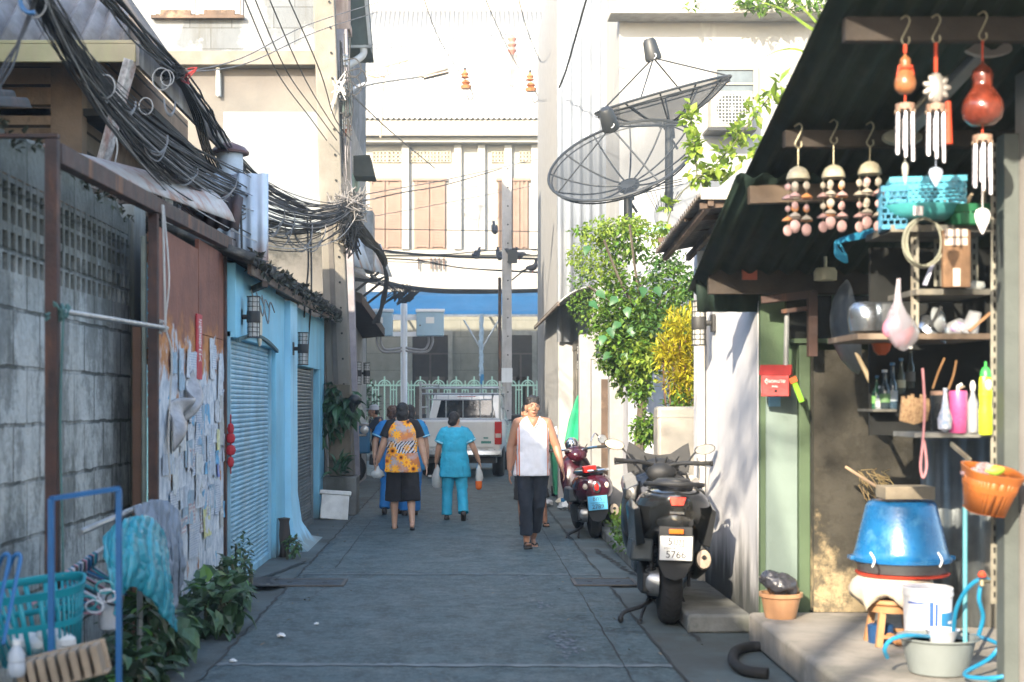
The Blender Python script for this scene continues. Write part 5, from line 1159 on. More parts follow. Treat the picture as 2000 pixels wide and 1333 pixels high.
# ================================================================ scooters
rub=M('tyre_rubber',(.018,.018,.018),.85,var=.3,bump=.3)
gloss=M('black_gloss',(.012,.013,.014),.18,var=.3,coat=.6,bump=.02,dirt=(.07,.065,.055),damt=.35,dscale=6,streak=False)
matt=M('black_matt',(.02,.021,.023),.6,bump=.1); alu=M('dull_alloy',(.42,.43,.44),.35,.8,var=.3,scale=12)
chrome=M('chrome',(.7,.7,.7),.12,1.0,var=.1,bump=0); redl=M('red_lens',(.5,.02,.015),.15,bump=0,coat=.5); orl=M('amber_lens',(.75,.17,.02),.2,bump=0)
maroon=M('maroon_gloss',(.04,.004,.011),.2,var=.2,coat=.5,bump=.02); seatm=M('vinyl_seat',(.02,.02,.022),.5,bump=.2)
def sect(y,pts,dx=0): return [V((dx+a,y,b)) for a,b in pts]+[V((dx-a,y,b)) for a,b in reversed(pts)]
def wheel(root,y,r,w,name,dx=0):
    m=MB(); pr=[]
    for i in range(13): a=PI*i/12-PI/2; pr.append((r-.055+.055*math.cos(a),w/2*math.sin(a)*1.0))
    m.lathe([(r-.09,-w*.42)]+pr+[(r-.09,w*.42)],(dx,y,r),40,axis=(1,0,0)); t_=obj(name,m,rub,root)
    m=MB()
    for k in range(34):
        a=2*PI*k/34
        for s in (-1,1): m.bar((dx+s*w*.08,y+(r-.001)*math.sin(a),r+(r-.001)*math.cos(a)),(dx+s*w*.36,y+(r-.014)*math.sin(a+.09),r+(r-.014)*math.cos(a+.09)),.008,.004)
    tr_=obj('tread',m,dark,t_); tr_['kind']='stuff'
    m=MB(); m.lathe([(r-.088,-w*.38),(r-.1,-w*.2),(r-.1,w*.2),(r-.088,w*.38)],(dx,y,r),32,axis=(1,0,0))
    for k in range(5): a=2*PI*k/5; m.bar((dx,y,r),(dx,y+(r-.09)*math.sin(a),r+(r-.09)*math.cos(a)),.03,.035)
    m.lathe([(.045,-w*.4),(.045,w*.4)],(dx,y,r),16,axis=(1,0,0)); obj('rim',m,alu,t_)
    return t_
def mirror(root,x,z,y,rot,chromed=False,rnd=False):
    m=MB(); m.tube(smoothpath([(x*.55,y-.02,1.10),(x*.75,y+.02,1.2),(x*.92,y+.03,z)],4),.008,8); st=obj('mirror_stem',m,chrome if chromed else matt,root)
    m=MB(); c=V((x,y,z)); poly=[]
    for i in range(16):
        a=2*PI*i/16; rx,rz_=(.055,.055) if rnd else (.082,.042); poly.append(c+V((math.cos(a)*rx,0,math.sin(a)*rz_+(.0 if rnd else .012*math.cos(a)*rot))))
    m.prism(poly,(0,.03,0)); mm=obj('mirror',m,chrome if chromed else matt,root,bevel=.004)
    m=MB(); m.prism([c+(p-c)*.9+V((0,-.004,0)) for p in poly],(0,.003,0)); obj('mirror_glass',m,M('mirror_glass',(.75,.76,.76),.15,.85,bump=0),mm)
def scooter(label,loc,rz,black=True,lean=0,plate=None):
    t=thing('motor_scooter',label,'scooter',loc,rz); t.rotation_euler=(0,lean,rz)
    body=gloss if black else maroon
    wheel(t,0,.285 if black else .26,.15 if black else .12,'rear_wheel'); wheel(t,1.3,.28,.12,'front_wheel')
    if black:
        S=[(-.44,[(.02,.87),(.05,.875),(.07,.90),(.065,.935),(.04,.96),(.01,.965)]),(-.40,[(.05,.82),(.11,.83),(.14,.88),(.12,.94),(.07,.975),(.015,.98)]),(-.28,[(.08,.72),(.20,.70),(.25,.86),(.21,.96),(.12,1.0),(.02,1.0)]),
           (-.10,[(.10,.62),(.25,.60),(.30,.82),(.26,.955),(.15,1.0),(.02,1.0)]),(.15,[(.12,.5),(.26,.50),(.285,.72),(.24,.88),(.15,.93),(.02,.93)]),(.45,[(.12,.38),(.24,.40),(.26,.58),(.22,.74),(.14,.82),(.02,.82)]),(.65,[(.12,.24),(.22,.26),(.24,.36),(.2,.46),(.12,.5),(.02,.5)]),(.95,[(.12,.22),(.22,.25),(.24,.36),(.2,.42),(.12,.45),(.02,.45)])]
    else:
        S=[(-.40,[(.03,.52),(.08,.53),(.11,.60),(.10,.68),(.06,.73),(.01,.74)]),(-.34,[(.08,.47),(.17,.50),(.20,.60),(.18,.70),(.1,.76),(.02,.77)]),(-.12,[(.12,.44),(.23,.46),(.26,.6),(.23,.72),(.14,.79),(.02,.79)]),(.15,[(.12,.42),(.23,.44),(.25,.56),(.22,.68),(.14,.77),(.02,.77)]),(.4,[(.12,.34),(.2,.36),(.22,.5),(.19,.62),(.13,.72),(.02,.72)]),(.6,[(.12,.24),(.2,.26),(.21,.32),(.18,.38),(.12,.4),(.02,.4)]),(.9,[(.12,.22),(.2,.25),(.21,.32),(.2,.36),(.12,.38),(.02,.38)])]
    m=MB(); m.loft([sect(y,p) for y,p in S]); obj('body',m,body,t,sub=1,smooth=60)
    m=MB(); zt=1.0 if black else .79
    m.loft([sect(y,[(w*.5,zt-.03+dz),(w,zt-.015+dz),(w*.96,zt+.03+dz),(w*.7,zt+.055+dz),(.02,zt+.06+dz)]) for y,w,dz in ((-.32,.05,-.005),(-.28,.12,0),(-.05,.15,0),(.12,.15,-.07 if black else -.02),(.36,.13,-.11 if black else -.02),(.5,.05,-.13 if black else -.03))]); obj('seat',m,seatm,t,smooth=60)
    # grab rail
    m=MB(); m.tube(smoothpath([(-.19,-.02,zt),(-.2,-.2,zt+.02),(-.12,-.36,zt+.03),(0,-.41,zt+.03),(.12,-.36,zt+.03),(.2,-.2,zt+.02),(.19,-.02,zt)],5),.016,8); obj('grab_rail',m,matt if black else chrome,t)
    # front apron
    top=1.1 if black else 1.0
    m=MB(); m.loft([sect(y,[(w*.4,z0),(w*.8,z0+.08),(w,z0+.3),(w*.95,z1-.15),(w*.6,z1-.03),(.02,z1)]) for y,w,z0,z1 in ((.92,.2,.22,.55),(1.0,.30 if black else .21,.26,top-.08),(1.12,.32 if black else .22,.32,top),(1.3,.24 if black else .17,.42,top-.02),(1.45,.1,.55,top-.2))]); obj('front_apron',m,body,t,sub=1,smooth=60)
    if black:
        m=MB(); P_=[(-.24,1.02),(-.26,1.16),(-.24,1.28),(-.2,1.26),(-.10,1.19),(0,1.175),(.10,1.19),(.2,1.26),(.24,1.28),(.26,1.16),(.24,1.02)]
        m.prism([V((a,1.16+.1*(b-1.02),b)) for a,b in P_],(0,.012,0)); obj('windscreen',m,matt,t,bevel=.003)
        for s in (-1,1):
            m=MB(); m.loft([[V((s*x,y,z)) for x,z in ((.20,.98-dz),(.30,.93-dz),(.31,.86-dz),(.22,.84-dz))] for y,dz in ((.5,.0),(.75,-.04),(1.0,-.08))]); obj('side_pocket',m,gloss,t,bevel=.01)
            m=MB(); m.loft([[V((s*(.255+k*.03),-.34+.5*k,.86+.04*k+q*.06)),V((s*(.29+k*.025),-.30+.5*k,.84+q*.05)),V((s*(.26+k*.02),-.22+.4*k,.58-.06*k)),V((s*.2,-.25+.4*k,.60))] for k in (0,.5,1) for q in (0,)]); obj('side_wing',m,gloss,t,bevel=.006)
    m=MB(); yb=.86; zb=1.10 if black else 1.0
    turn=.06
    m.tube(smoothpath([(-.34,yb-.12+turn,zb+.04),(-.16,yb-.04,zb+.03),(0,yb+.02,zb),(.16,yb-.04,zb+.03),(.34,yb-.12-turn,zb+.04)],5),.016,8); hb=obj('handlebar',m,matt if black else chrome,t)
    for s in (-1,1):
        m=MB(); m.tube([(s*.24,yb-.08-turn*s*.7,zb+.035),(s*.36,yb-.13-turn*s,zb+.04)],.019,10); m.lathe([(.022,0),(.022,.015)],(s*.36,yb-.13-turn*s,zb+.04),10,axis=(s,0,0)); obj('grip',m,rub,hb)
        m=MB(); m.tube([(s*.2,yb-.0,zb+.02),(s*.28,yb+.01,zb+.02),(s*.37,yb-.05,zb+.01)],.007,6); obj('brake_lever',m,alu,hb)
    m=MB(); m.ell((0,yb+.08,zb-.01),(.15,.10,.075)); m.ell((.0,yb+.0,zb-.05),(.12,.09,.08)); obj('dash_cowl',m,matt if black else body,t)
    m=MB()
    for k in range(4): m.tube(smoothpath([(-.1+.06*k,yb+.02,zb),(-.14+.09*k,yb-.03,zb+.08),(-.05+.03*k,yb+.12,zb-.1)],4),.005,5)
    obj('control_cable',m,matt,t)
    mirror(t,-.37,1.26 if black else 1.14,yb+.05,-1,not black,not black); mirror(t,.34,1.24 if black else 1.12,yb+.05,1,not black,not black)
    # rear details
    zp=(.50,.675) if black else (.36,.53); yp=-.40 if black else -.38
    m=MB(); m.prism([(-.115,yp+.01,zp[1]+.06),(.115,yp+.01,zp[1]+.06),(.12,yp,zp[0]-.02),(.075,yp+.03,zp[0]-.12),(0,yp+.02,zp[0]-.145),(-.075,yp+.03,zp[0]-.12),(-.12,yp,zp[0]-.02)],(0,.03,0)); obj('mudguard',m,matt,t,bevel=.006)
    m=MB(); m.prism([(-.08,-.30,.42),(.08,-.30,.42),(.075,.1,.62),(-.075,.1,.62)],(0,0,.05)); obj('inner_fender',m,matt,t,bevel=.01)
    m=MB(); m.box(-.122,yp-.016,zp[0]-.004,.122,yp-.004,zp[1]+.004); fr=obj('plate_frame',m,matt,t,bevel=.003)
    m=MB(); m.box(-.112,yp-.021,zp[0]+.004,.112,yp-.0165,zp[1]-.004); obj('number_plate',m,plate[0],fr,bevel=.0015)
    tm=MB()
    for tx,sz,zz in ((plate[1],.062,zp[0]+.133),(plate[2],.022,zp[0]+.088),(plate[3],.062,zp[0]+.042)):
        q=text_mb(tx,sz*1.15,(0,yp-.0225,zz),(1,0,0),(0,0,1),0); tm.add(q.v,q.f)
    if tm.v: obj('plate_lettering',tm,M('plate_ink',(.02,.02,.025),.6,bump=0),fr)
    if black:
        m=MB(); m.prism([(-.06,-.452,.945),(.06,-.452,.945),(.042,-.455,.885),(-.042,-.455,.885)],(0,.03,0)); l=obj('tail_light',m,redl,t,bevel=.003)
        m=MB(); m.box(-.05,yp-.02,zp[1]+.012,.05,yp+.0,zp[1]+.045); obj('reflector',m,orl,t,bevel=.003)
        m=MB(); m.box(-.05,-.425,.825,.05,-.405,.842); obj('plate_lamp',m,chrome,t)
        m=MB(); m.loft([sect(y,[(.03,.70),(w,.72),(w*1.1,.79),(w*.6,.83),(.02,.84)]) for y,w in ((-.40,.07),(-.34,.14),(-.2,.18))]); obj('tail_underside',m,gloss,t,sub=1)
    else:
        m=MB(); m.lathe([(.0,0),(.05,.0),(.055,.012),(.03,.02),(0,.022)],(0,-.395,.63),18,axis=(0,-1,0),sx=.85,sy=1.3); l=obj('reflector_ring',m,chrome,t)
        m=MB(); m.lathe([(.0,0),(.036,.0),(.03,.02),(0,.025)],(0,-.41,.63),18,axis=(0,-1,0),sx=.8,sy=1.35); obj('tail_light',m,redl,l)
        for s in (-1,1):
            m=MB(); m.ell((s*.12,-.36,.64),(.035,.03,.04)); obj('indicator',m,M('clear_lens',(.6,.5,.4),.2,bump=0),t)
        m=MB(); m.box(-.14,-.40,.80,.02,-.30,.88); obj('rear_carrier_light',m,redl,t,bevel=.01)
        m=MB(); m.ell((-.02,1.12,1.08),(.09,.08,.09)); obj('headlamp_shell',m,chrome,t)
    # engine, shock, muffler, stand
    m=MB(); m.lathe([(.02,.05),(.085,.045),(.1,.02),(.105,-.05)],(-.13,.0,.30),24,axis=(-1,0,0)); e=obj('drive_cover',m,alu,t)
    m=MB(); m.loft([[V((-.20,y,z-h)),V((-.09,y,z-h)),V((-.09,y,z+h)),V((-.20,y,z+h))] for y,z,h in ((-.08,.3,.07),(.1,.3,.1),(.45,.3,.11))]); obj('swing_arm',m,matt,t,bevel=.015)
    m=MB(); m.loft([[V((-.30,y,.46)),V((-.13,y,.46)),V((-.13,y,.62)),V((-.28,y,.62))] for y in (-.12,.3)]); obj('air_box',m,M('grey_plastic_case',(.06,.075,.085),.5),t,bevel=.02)
    for s in ((-1,1) if black else (-1,)):
        m=MB(); a=V((s*.135,-.06,.28));b=V((s*.13,.02,.72)); m.tube([a,b],.014,8)
        pts=[a.lerp(b,.2+.7*k/72)+V((math.cos(k*.87)*.03,math.sin(k*.87)*.03,0)) for k in range(73)]; m.tube(pts,.006,5); obj('shock_absorber',m,matt,t)
    c=V((.215,-.20,.49 if black else .33)); dm=V((-.02,.5,-.14))
    m=MB(); m.lathe([(.035,-.03),(.06,-.02),(.068,0),(.072,.1),(.068,.4),(.04,.5)],c,20,axis=dm,sx=.85,sy=1.15); mu=obj('muffler',m,matt,t)
    m=MB(); m.lathe([(.0,-.036),(.055,-.034),(.062,-.01),(.062,.0)],c,20,axis=dm,sx=.9,sy=1.2); ec=obj('end_cap',m,M('bronze_cap',(.42,.33,.24),.35,.7,var=.3),mu)
    m=MB(); m.lathe([(.0,-.05),(.016,-.05),(.016,-.03)],c+V((.0,0,.01)),12,axis=dm); obj('outlet',m,dark,ec)
    m=MB(); m.tube(smoothpath([c+dm,V((.12,.4,.2)),V((.0,.55,.2))],4),.02,8); obj('exhaust_pipe',m,alu,mu)
    m=MB(); m.tube(smoothpath([(-.12,.25,.16),(-.18,.12,.05),(-.2,-.02,.02)],4),.013,6); m.tube(smoothpath([(.12,.25,.16),(.16,.12,.05),(.18,-.02,.02)],4),.013,6); obj('centre_stand',m,matt,t)
    m=MB(); m.tube(smoothpath([(-.12,.15,.14),(-.2,-.02,.12),(-.32,-.1,.09),(-.35,-.12,.05)],4),.016,8); m.ell((-.35,-.12,.04),(.022,.03,.03)); obj('side_stand',m,matt,t)
    m=MB(); m.tube([(-.05,1.3,.28),(-.06,1.15,.7)],.02,8); m.tube([(.07,1.3,.28),(.06,1.15,.7)],.02,8); obj('fork',m,alu,t)
    m=MB(); m.loft([[V((x,1.3+.31*math.sin(a),.28+.31*math.cos(a))) for x in (-.07,.07)]+[V((x,1.3+.29*math.sin(a),.28+.29*math.cos(a))) for x in (.07,-.07)] for a in [-1.3+2.2*i/10 for i in range(11)]]); obj('front_mudguard',m,body,t)
    return t
q=G(1305,1219)
plw=M('white_plate',(.66,.66,.64),.5,bump=.05); plb=M('blue_plate',(.08,.36,.58),.5,bump=.05)
scooter('big black scooter with white number plate parked at the right kerb',(q.x,q.y,0),R(-3),True,R(1.5),(plw,'5ขฎ','กรุงเทพมหานคร','5766'))
q=G(1163,1052)
scooter('maroon retro scooter with pale blue number plate parked beside the green bin',(q.x,q.y,0),R(4),False,R(-5),(plb,'8กร','กรุงเทพมหานคร','2789'))
# ================================================================ pickup
tw=M('white_car_paint',(.66,.66,.64),.22,var=.05,coat=.6,bump=.01,dirt=(.5,.48,.44),damt=.3)
gl=M('car_glass',(.02,.025,.03),.06,bump=0,coat=.5); blk2=M('bumper_black',(.03,.03,.03),.6)
t=thing('pickup_truck','white pickup truck with a steel load rack seen from behind','pickup truck',(-.02,29.9,0),R(-5)); 
def ybox(m,x0,y0,z0,x1,y1,z1,**k): m.box(x0,y0,z0,x1,y1,z1,**k)
m=MB(); m.loft([[V((s*w,y,z)) for s,w,z in ((-1,w0*.93,z0),(1,w0*.93,z0),(1,w0,z0+.2),(1,w0,z1-.1),(1,w0*.96,z1),(-1,w0*.96,z1),(-1,w0,z1-.1),(-1,w0,z0+.2))] for y,w0,z0,z1 in ((0,.86,.55,1.22),(.05,.88,.5,1.24),(1.6,.9,.5,1.24),(3.4,.9,.45,1.22),(4.6,.88,.5,1.1),(4.9,.8,.55,.9))]); obj('body',m,tw,t,bevel=.02)
m=MB(); m.loft([[V((-w,y,z0)),V((w,y,z0)),V((w*.86,y+dy,z1)),V((-w*.86,y+dy,z1))] for y,dy,w,z0,z1 in ((1.55,.12,.84,1.2,1.77),(2.4,0,.84,1.2,1.80),(3.1,-.35,.84,1.2,1.76))]); cab=obj('cab',m,tw,t,bevel=.03)
m=MB(); m.prism([(-.66,1.55,1.26),(.66,1.55,1.26),(.56,1.63,1.66),(-.56,1.63,1.66)],(0,.02,0)); obj('rear_window',m,gl,cab,bevel=.01)
m=MB(); m.box(-.2,1.66,1.70,.2,1.70,1.735); obj('brake_light',m,redl,cab)
m=MB(); m.box(-.72,-.03,.66,.72,.0,1.2); tg=obj('tailgate',m,tw,t,bevel=.02)
m=MB(); m.box(-.1,-.045,.98,.1,-.03,1.04); obj('tailgate_handle',m,chrome,tg,bevel=.005)
m=MB(); m.box(.45,-.036,.74,.66,-.030,.79); m.box(.5,-.036,.84,.6,-.03,.87); obj('badge',m,M('badge_green',(.05,.22,.2),.4,.4),tg)
for s in (-1,1):
    m=MB(); m.box(s*.735,-.035,.72,s*.885,.06,1.2); l=obj('tail_light',m,redl,t,bevel=.012)
    m=MB(); m.box(s*.75,-.04,.86,s*.87,-.034,.95); obj('clear_lens',m,M('clear_lens2',(.6,.5,.45),.2,bump=0),l); 
m=MB(); m.loft([[V((x,y,z)) for y,z in ((-.02-d,.62),(-.14-d,.6),(-.16-d,.5),(-.02-d,.46))] for x,d in ((-.88,-.04),(-.6,.03),(.6,.03),(.88,-.04))]); obj('rear_bumper',m,M('bumper_silver',(.55,.56,.55),.3,.5),t,bevel=.012)
m=MB(); m.box(-.28,-.10,.42,.28,-.06,.5); obj('bumper_step',m,blk2,t); m=MB(); m.box(-.75,.1,.32,.75,3.8,.5); obj('chassis',m,blk2,t)
def cwheel(x,y,nm):
    m=MB(); m.lathe([(.22,-.11),(.33,-.12),(.36,-.07),(.365,0),(.36,.07),(.33,.12),(.22,.11)],(x,y,.365),30,axis=(1,0,0)); w_=obj('wheel',m,rub,t)
    m=MB(); m.lathe([(.0,-.08),(.1,-.1),(.22,-.09),(.22,.09),(.1,.1),(0,.08)],(x,y,.365),24,axis=(1,0,0)); obj('rim',m,alu,w_)
for x in (-.76,.76):
    for y in (.95,4.0): cwheel(x,y,'')
for s in (-1,1):
    m=MB(); m.box(s*.93,2.95,1.1,s*1.14,3.06,1.33); mr=obj('wing_mirror',m,blk2,t,bevel=.03); m=MB(); m.bar((s*.84,3.0,1.18),(s*.95,3.0,1.2),.04); obj('mirror_arm',m,blk2,mr)
rk=M('rack_steel',(.30,.33,.35),.4,.6,var=.15)
m=MB()
for x in (-.84,.84):
    m.box(x-.025,.05,1.22,x+.025,.1,2.05); m.box(x-.025,1.35,1.22,x+.025,1.4,1.95); m.tube([(x,.07,1.78),(x,1.4,1.78)],.02); m.tube([(x,.07,1.5),(x,1.4,1.5)],.016)
for z in (1.78,1.9): m.tube([(-.86,.07,z),(.86,.07,z)],.022)
m.tube([(-.84,1.38,1.93),(.84,1.38,1.93)],.02); m.tube([(-.86,.07,1.24),(.86,.07,1.24)],.028)
m.tube(smoothpath([(-.70,.06,1.78),(-.68,.06,1.70),(-.6,.06,1.66),(0,.06,1.66),(.6,.06,1.66),(.68,.06,1.7),(.7,.06,1.78)],4),.014)
for x in (-.66,-.3,.06,.42,.68): m.tube([(x,.07,1.24),(x,.07,1.66 if abs(x)<.6 else 1.78)],.012)
for x in (-.5,-.25,0,.25,.5): m.tube([(x,.07,1.66),(x,.07,1.78)],.008)
for x in (-.45,.45): m.tube([(x,.07,1.78),(x,.07,1.98)],.018)
m.tube([(-.84,.07,1.98),(-.6,1.38,1.98)],.018)
obj('load_rack',m,rk,t)
# ================================================================ blue three-wheeler with rider
Yb=27.5; s_=F/Yb
t=thing('blue_tricycle','blue three-wheeled cart motorcycle half hidden behind the utility pole','tricycle',(P(712,0,Yb).x,Yb,0))
bc=M('cart_blue',(.02,.14,.28),.35,coat=.3,var=.2)
m=MB(); m.box(-.5,-.25,.62,.12,.25,1.15); obj('body',m,bc,t,bevel=.03)
m=MB(); m.box(-.5,-.26,1.15,.1,.22,1.2); m.box(-.5,-.262,.95,.05,-.252,1.0); obj('trim',m,chrome,t,bevel=.005)
m=MB(); m.prism([(-.25,-.1,1.2),(.05,-.1,1.2),(-.05,-.1,1.55),(-.12,-.1,1.5)],(0,.015,0)); obj('windshield',m,M('clear_sheet',(.6,.62,.6),.15,alpha=.7,bump=0),t)
m=MB(); m.tube(smoothpath([(.15,-.2,1.25),(.12,-.1,1.3),(.1,.1,1.3),(.15,.25,1.25)],4),.014); m.tube([(.1,0,1.28),(.05,0,.9)],.02); obj('handlebar',m,chrome,t)
m=MB(); m.lathe([(0,0),(.07,.01),(.08,.05),(.03,.09)],(.02,-.27,1.08),16,axis=(0,-1,0)); obj('headlight',m,M('lamp_clear',(.7,.7,.68),.1,.3,bump=0),t)
for x,y in ((-.3,-.3),(-.3,.3),(.75,0)):
    m=MB(); m.lathe([(.16,-.05),(.28,-.05),(.31,0),(.28,.05),(.16,.05)],(x,y,.31),24,axis=(0,1,0)); w_=obj('wheel',m,rub,t); m=MB(); m.lathe([(.0,-.03),(.17,-.04),(.17,.04),(0,.03)],(x,y,.31),20,axis=(0,1,0)); obj('rim',m,alu,w_)
m=MB(); m.bar((.1,0,.5),(.7,0,.45),.18,.2); m.box(.28,-.12,.68,.72,.12,.78); obj('seat_frame',m,matt,t,bevel=.02)
m=MB(); m.tube([(.1,-.2,.95),(.3,-.22,.35)],.014); obj('stay',m,chrome,t)
rider,JR=figure('rider in navy shirt and pale cap seated on the blue three-wheeler',(P(712,0,Yb).x+.27,Yb,.26),R(-90),1.62,leg=((-.12,-1,-.15),(0,-.1,-1),(.12,-1,-.15),(0,-.1,-1)),
    arm=[((-.1,-.7,-.75),(.05,-1,-.1)),((.1,-.7,-.75),(-.05,-1,-.1))],hair='short',tilt=-.6,top=shirt(M('navy_shirt',(.02,.03,.05),.85),length=.1,sleeve=.22,ease=1.05),bottom=trousers(blk,to=.97))
hd=JR['hd']; m=MB(); m.lathe([(.098,.03),(.1,.06),(.085,.11),(.04,.135),(.0,.138)],hd+V((0,.015,0)),20); m.prism([hd+V((a,b,.04)) for a,b in ((-.075,-.07),(-.06,-.15),(0,-.175),(.06,-.15),(.075,-.07))],(0,0,.012)); obj('cap',m,M('pale_cap',(.42,.45,.52),.8),rider)
# ================================================================ green wheelie bin etc.
q=G(1103,972)
t=thing('wheelie_bin','green wheelie bin with a blue lid and pale bag on top beside the grille','bin',(q.x+.02,q.y,0))
gb_=M('bin_green',(.02,.22,.12),.5,var=.15,bump=.1)
m=MB(); m.loft([[V((a*w_,b*w_*.95,z)) for a,b in ((-1,-1),(1,-1),(1,1),(-1,1))] for z,w_ in ((.05,.2),(.9,.27),(.9,.29),(.98,.29))]); obj('bin_body',m,gb_,t,bevel=.015)
m=MB(); m.box(-.3,-.3,.985,.3,.3,1.03); m.ell((0,0,1.03),(.27,.27,.06)); obj('lid',m,M('bin_blue',(.02,.10,.32),.5),t,bevel=.01)
for s in (-1,1):
    m=MB(); m.lathe([(.09,-.03),(.09,.03)],(s*.2,.25,.09),14,axis=(1,0,0)); obj('wheel',m,rub,t)
m=MB(); m.ell((q.x+.02,q.y,1.1),(.26,.24,.13)); m.ell((q.x+.18,q.y-.05,1.08),(.14,.16,.1)); one('rubbish_bag','pale grey rubbish bag slumped on the green bin lid','bag',m,M('pale_bag',(.45,.46,.48),.4,bump=.8,bscale=18),remesh=.02,disp=(.06,.06))
# green folded umbrella leaning
a=P(1133,770,21.2); b=V((a.x-.12,21.0,.95)); m=MB(); m.loft([[a.lerp(b,k)+V((math.cos(q_)*r_*(1+.35*math.cos(q_*5)),math.sin(q_)*r_*(1+.35*math.cos(q_*5)),0)) for q_ in [2*PI*i/20 for i in range(20)]] for k,r_ in ((0,.02),(.1,.05),(.5,.10),(.95,.12),(1,.05))]); one('market_umbrella','folded bright green umbrella leaning by the grille','umbrella',m,M('umbrella_green',(.01,.25,.12),.5,var=.3))
# litter pile
for i in range(7):
    x=1.42+rg.uniform(-.15,.2); y=21.5+rg.uniform(-.8,.8); m=MB(); m.ell((x,y,.06),(.09,.08,.05),n=10)
    m.v=[(a_+rg.uniform(-.02,.02),b_+rg.uniform(-.02,.02),max(.01,c_+rg.uniform(-.02,.02))) for a_,b_,c_ in m.v]
    one('litter','crumpled food wrapper on the ground between the green bin and the maroon scooter','litter',m,[white,MC['cart_blue'],dwood,MC['thin_plastic'],MC['cream'],white,MC['pale_bag']][i],group='wrappers on the ground by the bin')
# styrofoam lid box
q=G(652,1016)
m=MB(); q_=[]
t=thing('foam_box','white foam box lid leaning on the pole base','box',(q.x,q.y,0),R(8)); t.rotation_euler=(R(-14),R(4),R(6))
m=MB(); m.box(-.19,-.03,0.0,.19,.05,.37); obj('panel',m,M('foam_white',(.72,.72,.68),.8,bump=.2,dirt=(.5,.48,.42),damt=.35),t,bevel=.012)
m=MB(); m.box(-.215,-.045,.34,.215,.07,.40); obj('rim',m,MC['foam_white'],t,bevel=.01)
# ================================================================ wall lanterns
lg=M('lantern_glass',(.42,.42,.40),.3,bump=.2,var=.3,scale=30); lb_=M('lantern_band',(.03,.03,.03),.6)
def lantern(label,loc,rz):
    t=thing('wall_lantern',label,'wall lamp',loc,rz,'cylindrical wall lanterns along the alley')
    m=MB(); m.box(-.02,-.055,-.07,.0,.055,.07); m.tube([(0,0,0),(.09,0,0)],.022,8); obj('wall_bracket',m,lb_,t,bevel=.003)
    m=MB(); m.lathe([(.058,-.05),(.060,-.045),(.060,.045),(.058,.05)],(.10,0,0),20); obj('band',m,lb_,t)
    for s in (-1,1):
        m=MB(); m.lathe([(.048,.05*s),(.048,.17*s)] if s>0 else [(.048,.17*s),(.048,.05*s)],(.10,0,0),16); g_=obj('glass',m,lg,t)
        m=MB()
        for k in range(8): a=2*PI*k/8; m.tube([(.10+.053*math.cos(a),.053*math.sin(a),.05*s),(.10+.053*math.cos(a),.053*math.sin(a),.17*s)],.003,4)
        for z in (.09,.13): m.tube([(.10+.053*math.cos(2*PI*k/16),.053*math.sin(2*PI*k/16),z*s) for k in range(16)],.003,4,closed=True)
        m.lathe([(.0,.17*s),(.06,.17*s),(.06,.18*s),(0,.18*s)] if s>0 else [(0,.18*s),(.06,.18*s),(.06,.17*s),(0,.17*s)],(.10,0,0),16); obj('cage',m,lb_,g_)
    return t
Yl=12.35; L0=lantern('wall lantern nearest the rusty gate on the blue house',(-1.9,Yl,1.6-(620-HZ)*Yl/F),0)
Yl=15.6; dup(L0,(-1.83,Yl,1.6-(682-HZ)*Yl/F),0,'wall lantern on the blue pillar above the second shutter')
dup(L0,(-1.72,22.4,1.6-(730-HZ)*22.4/F),0,'dim wall lantern just beyond the big leaning pole'); dup(L0,(-1.70,24.2,1.6-(730-HZ)*24.2/F),0,'farther dim wall lantern beyond the leaning pole')
dup(L0,(2.0,11.35,1.6-(632-HZ)*11.35/F),PI,'large sunlit wall lantern on the whitewashed wall above the scooter')
dup(L0,(1.86,20.9,1.6-(699-HZ)*20.9/F),PI,'small wall lantern on the post beside the steel grille'); dup(L0,(1.86,24.3,1.6-(715-HZ)*24.3/F),PI,'small far wall lantern on the grilled shopfront')
# ================================================================ foreground left: blue rack, basket etc.
bp=M('blue_rack_paint',(.015,.13,.33),.45,var=.15,dirt=(.1,.18,.28),damt=.4)
t=thing('blue_rack','bright blue flat-bar rack frame standing at the left foreground','rack',(-1.64,6.1,0))
Yr=6.0
x0=P(100,0,Yr).x;x1=P(197,0,Yr).x; z0=P(0,975,Yr).z;z1=P(0,958,Yr).z
m=MB(); m.box(x0-.012,Yr-.012,0,x0+.012,Yr+.012,z0); obj('upright',m,bp,t,world=True); m=MB(); m.box(x1-.011,Yr+.30,0,x1+.013,Yr+.325,P(0,955,Yr+.31).z); obj('upright',m,bp,t,world=True)
m=MB(); m.bar((x0,Yr,z0),(x1,Yr+.31,P(0,955,Yr+.31).z),.022,.02); obj('top_bar',m,bp,t,world=True)
m=MB(); m.bar((x0,Yr+.01,.32),(x1+.02,Yr+.31,.35),.03,.02); m.bar((x0,Yr+.01,.30),(x0-.6,Yr+.01,.30),.03,.02); obj('shelf_bar',m,bp,t,world=True)
m=MB(); m.box(x0-.6,Yr-.05,.24,x0+.33,Yr+.36,.262); obj('tray',m,M('teal_tray',(.02,.1,.13),.5),t,world=True)
for px in (18,40):
    a=P(px,1092,5.8);b=P(px-34,1260,5.6); m=MB(); m.tube(smoothpath([b,a.lerp(b,.3),a,a+V((-.02,0,.015)),a+V((-.06,.02,-.06)),b+V((-.08,.05,0))],5),.009,8)
    one('trolley_handle','navy tubular trolley handle, %s of the two at the left edge'%('left' if px==18 else 'right'),'handle',m,bp,group='trolley handles at the left edge')
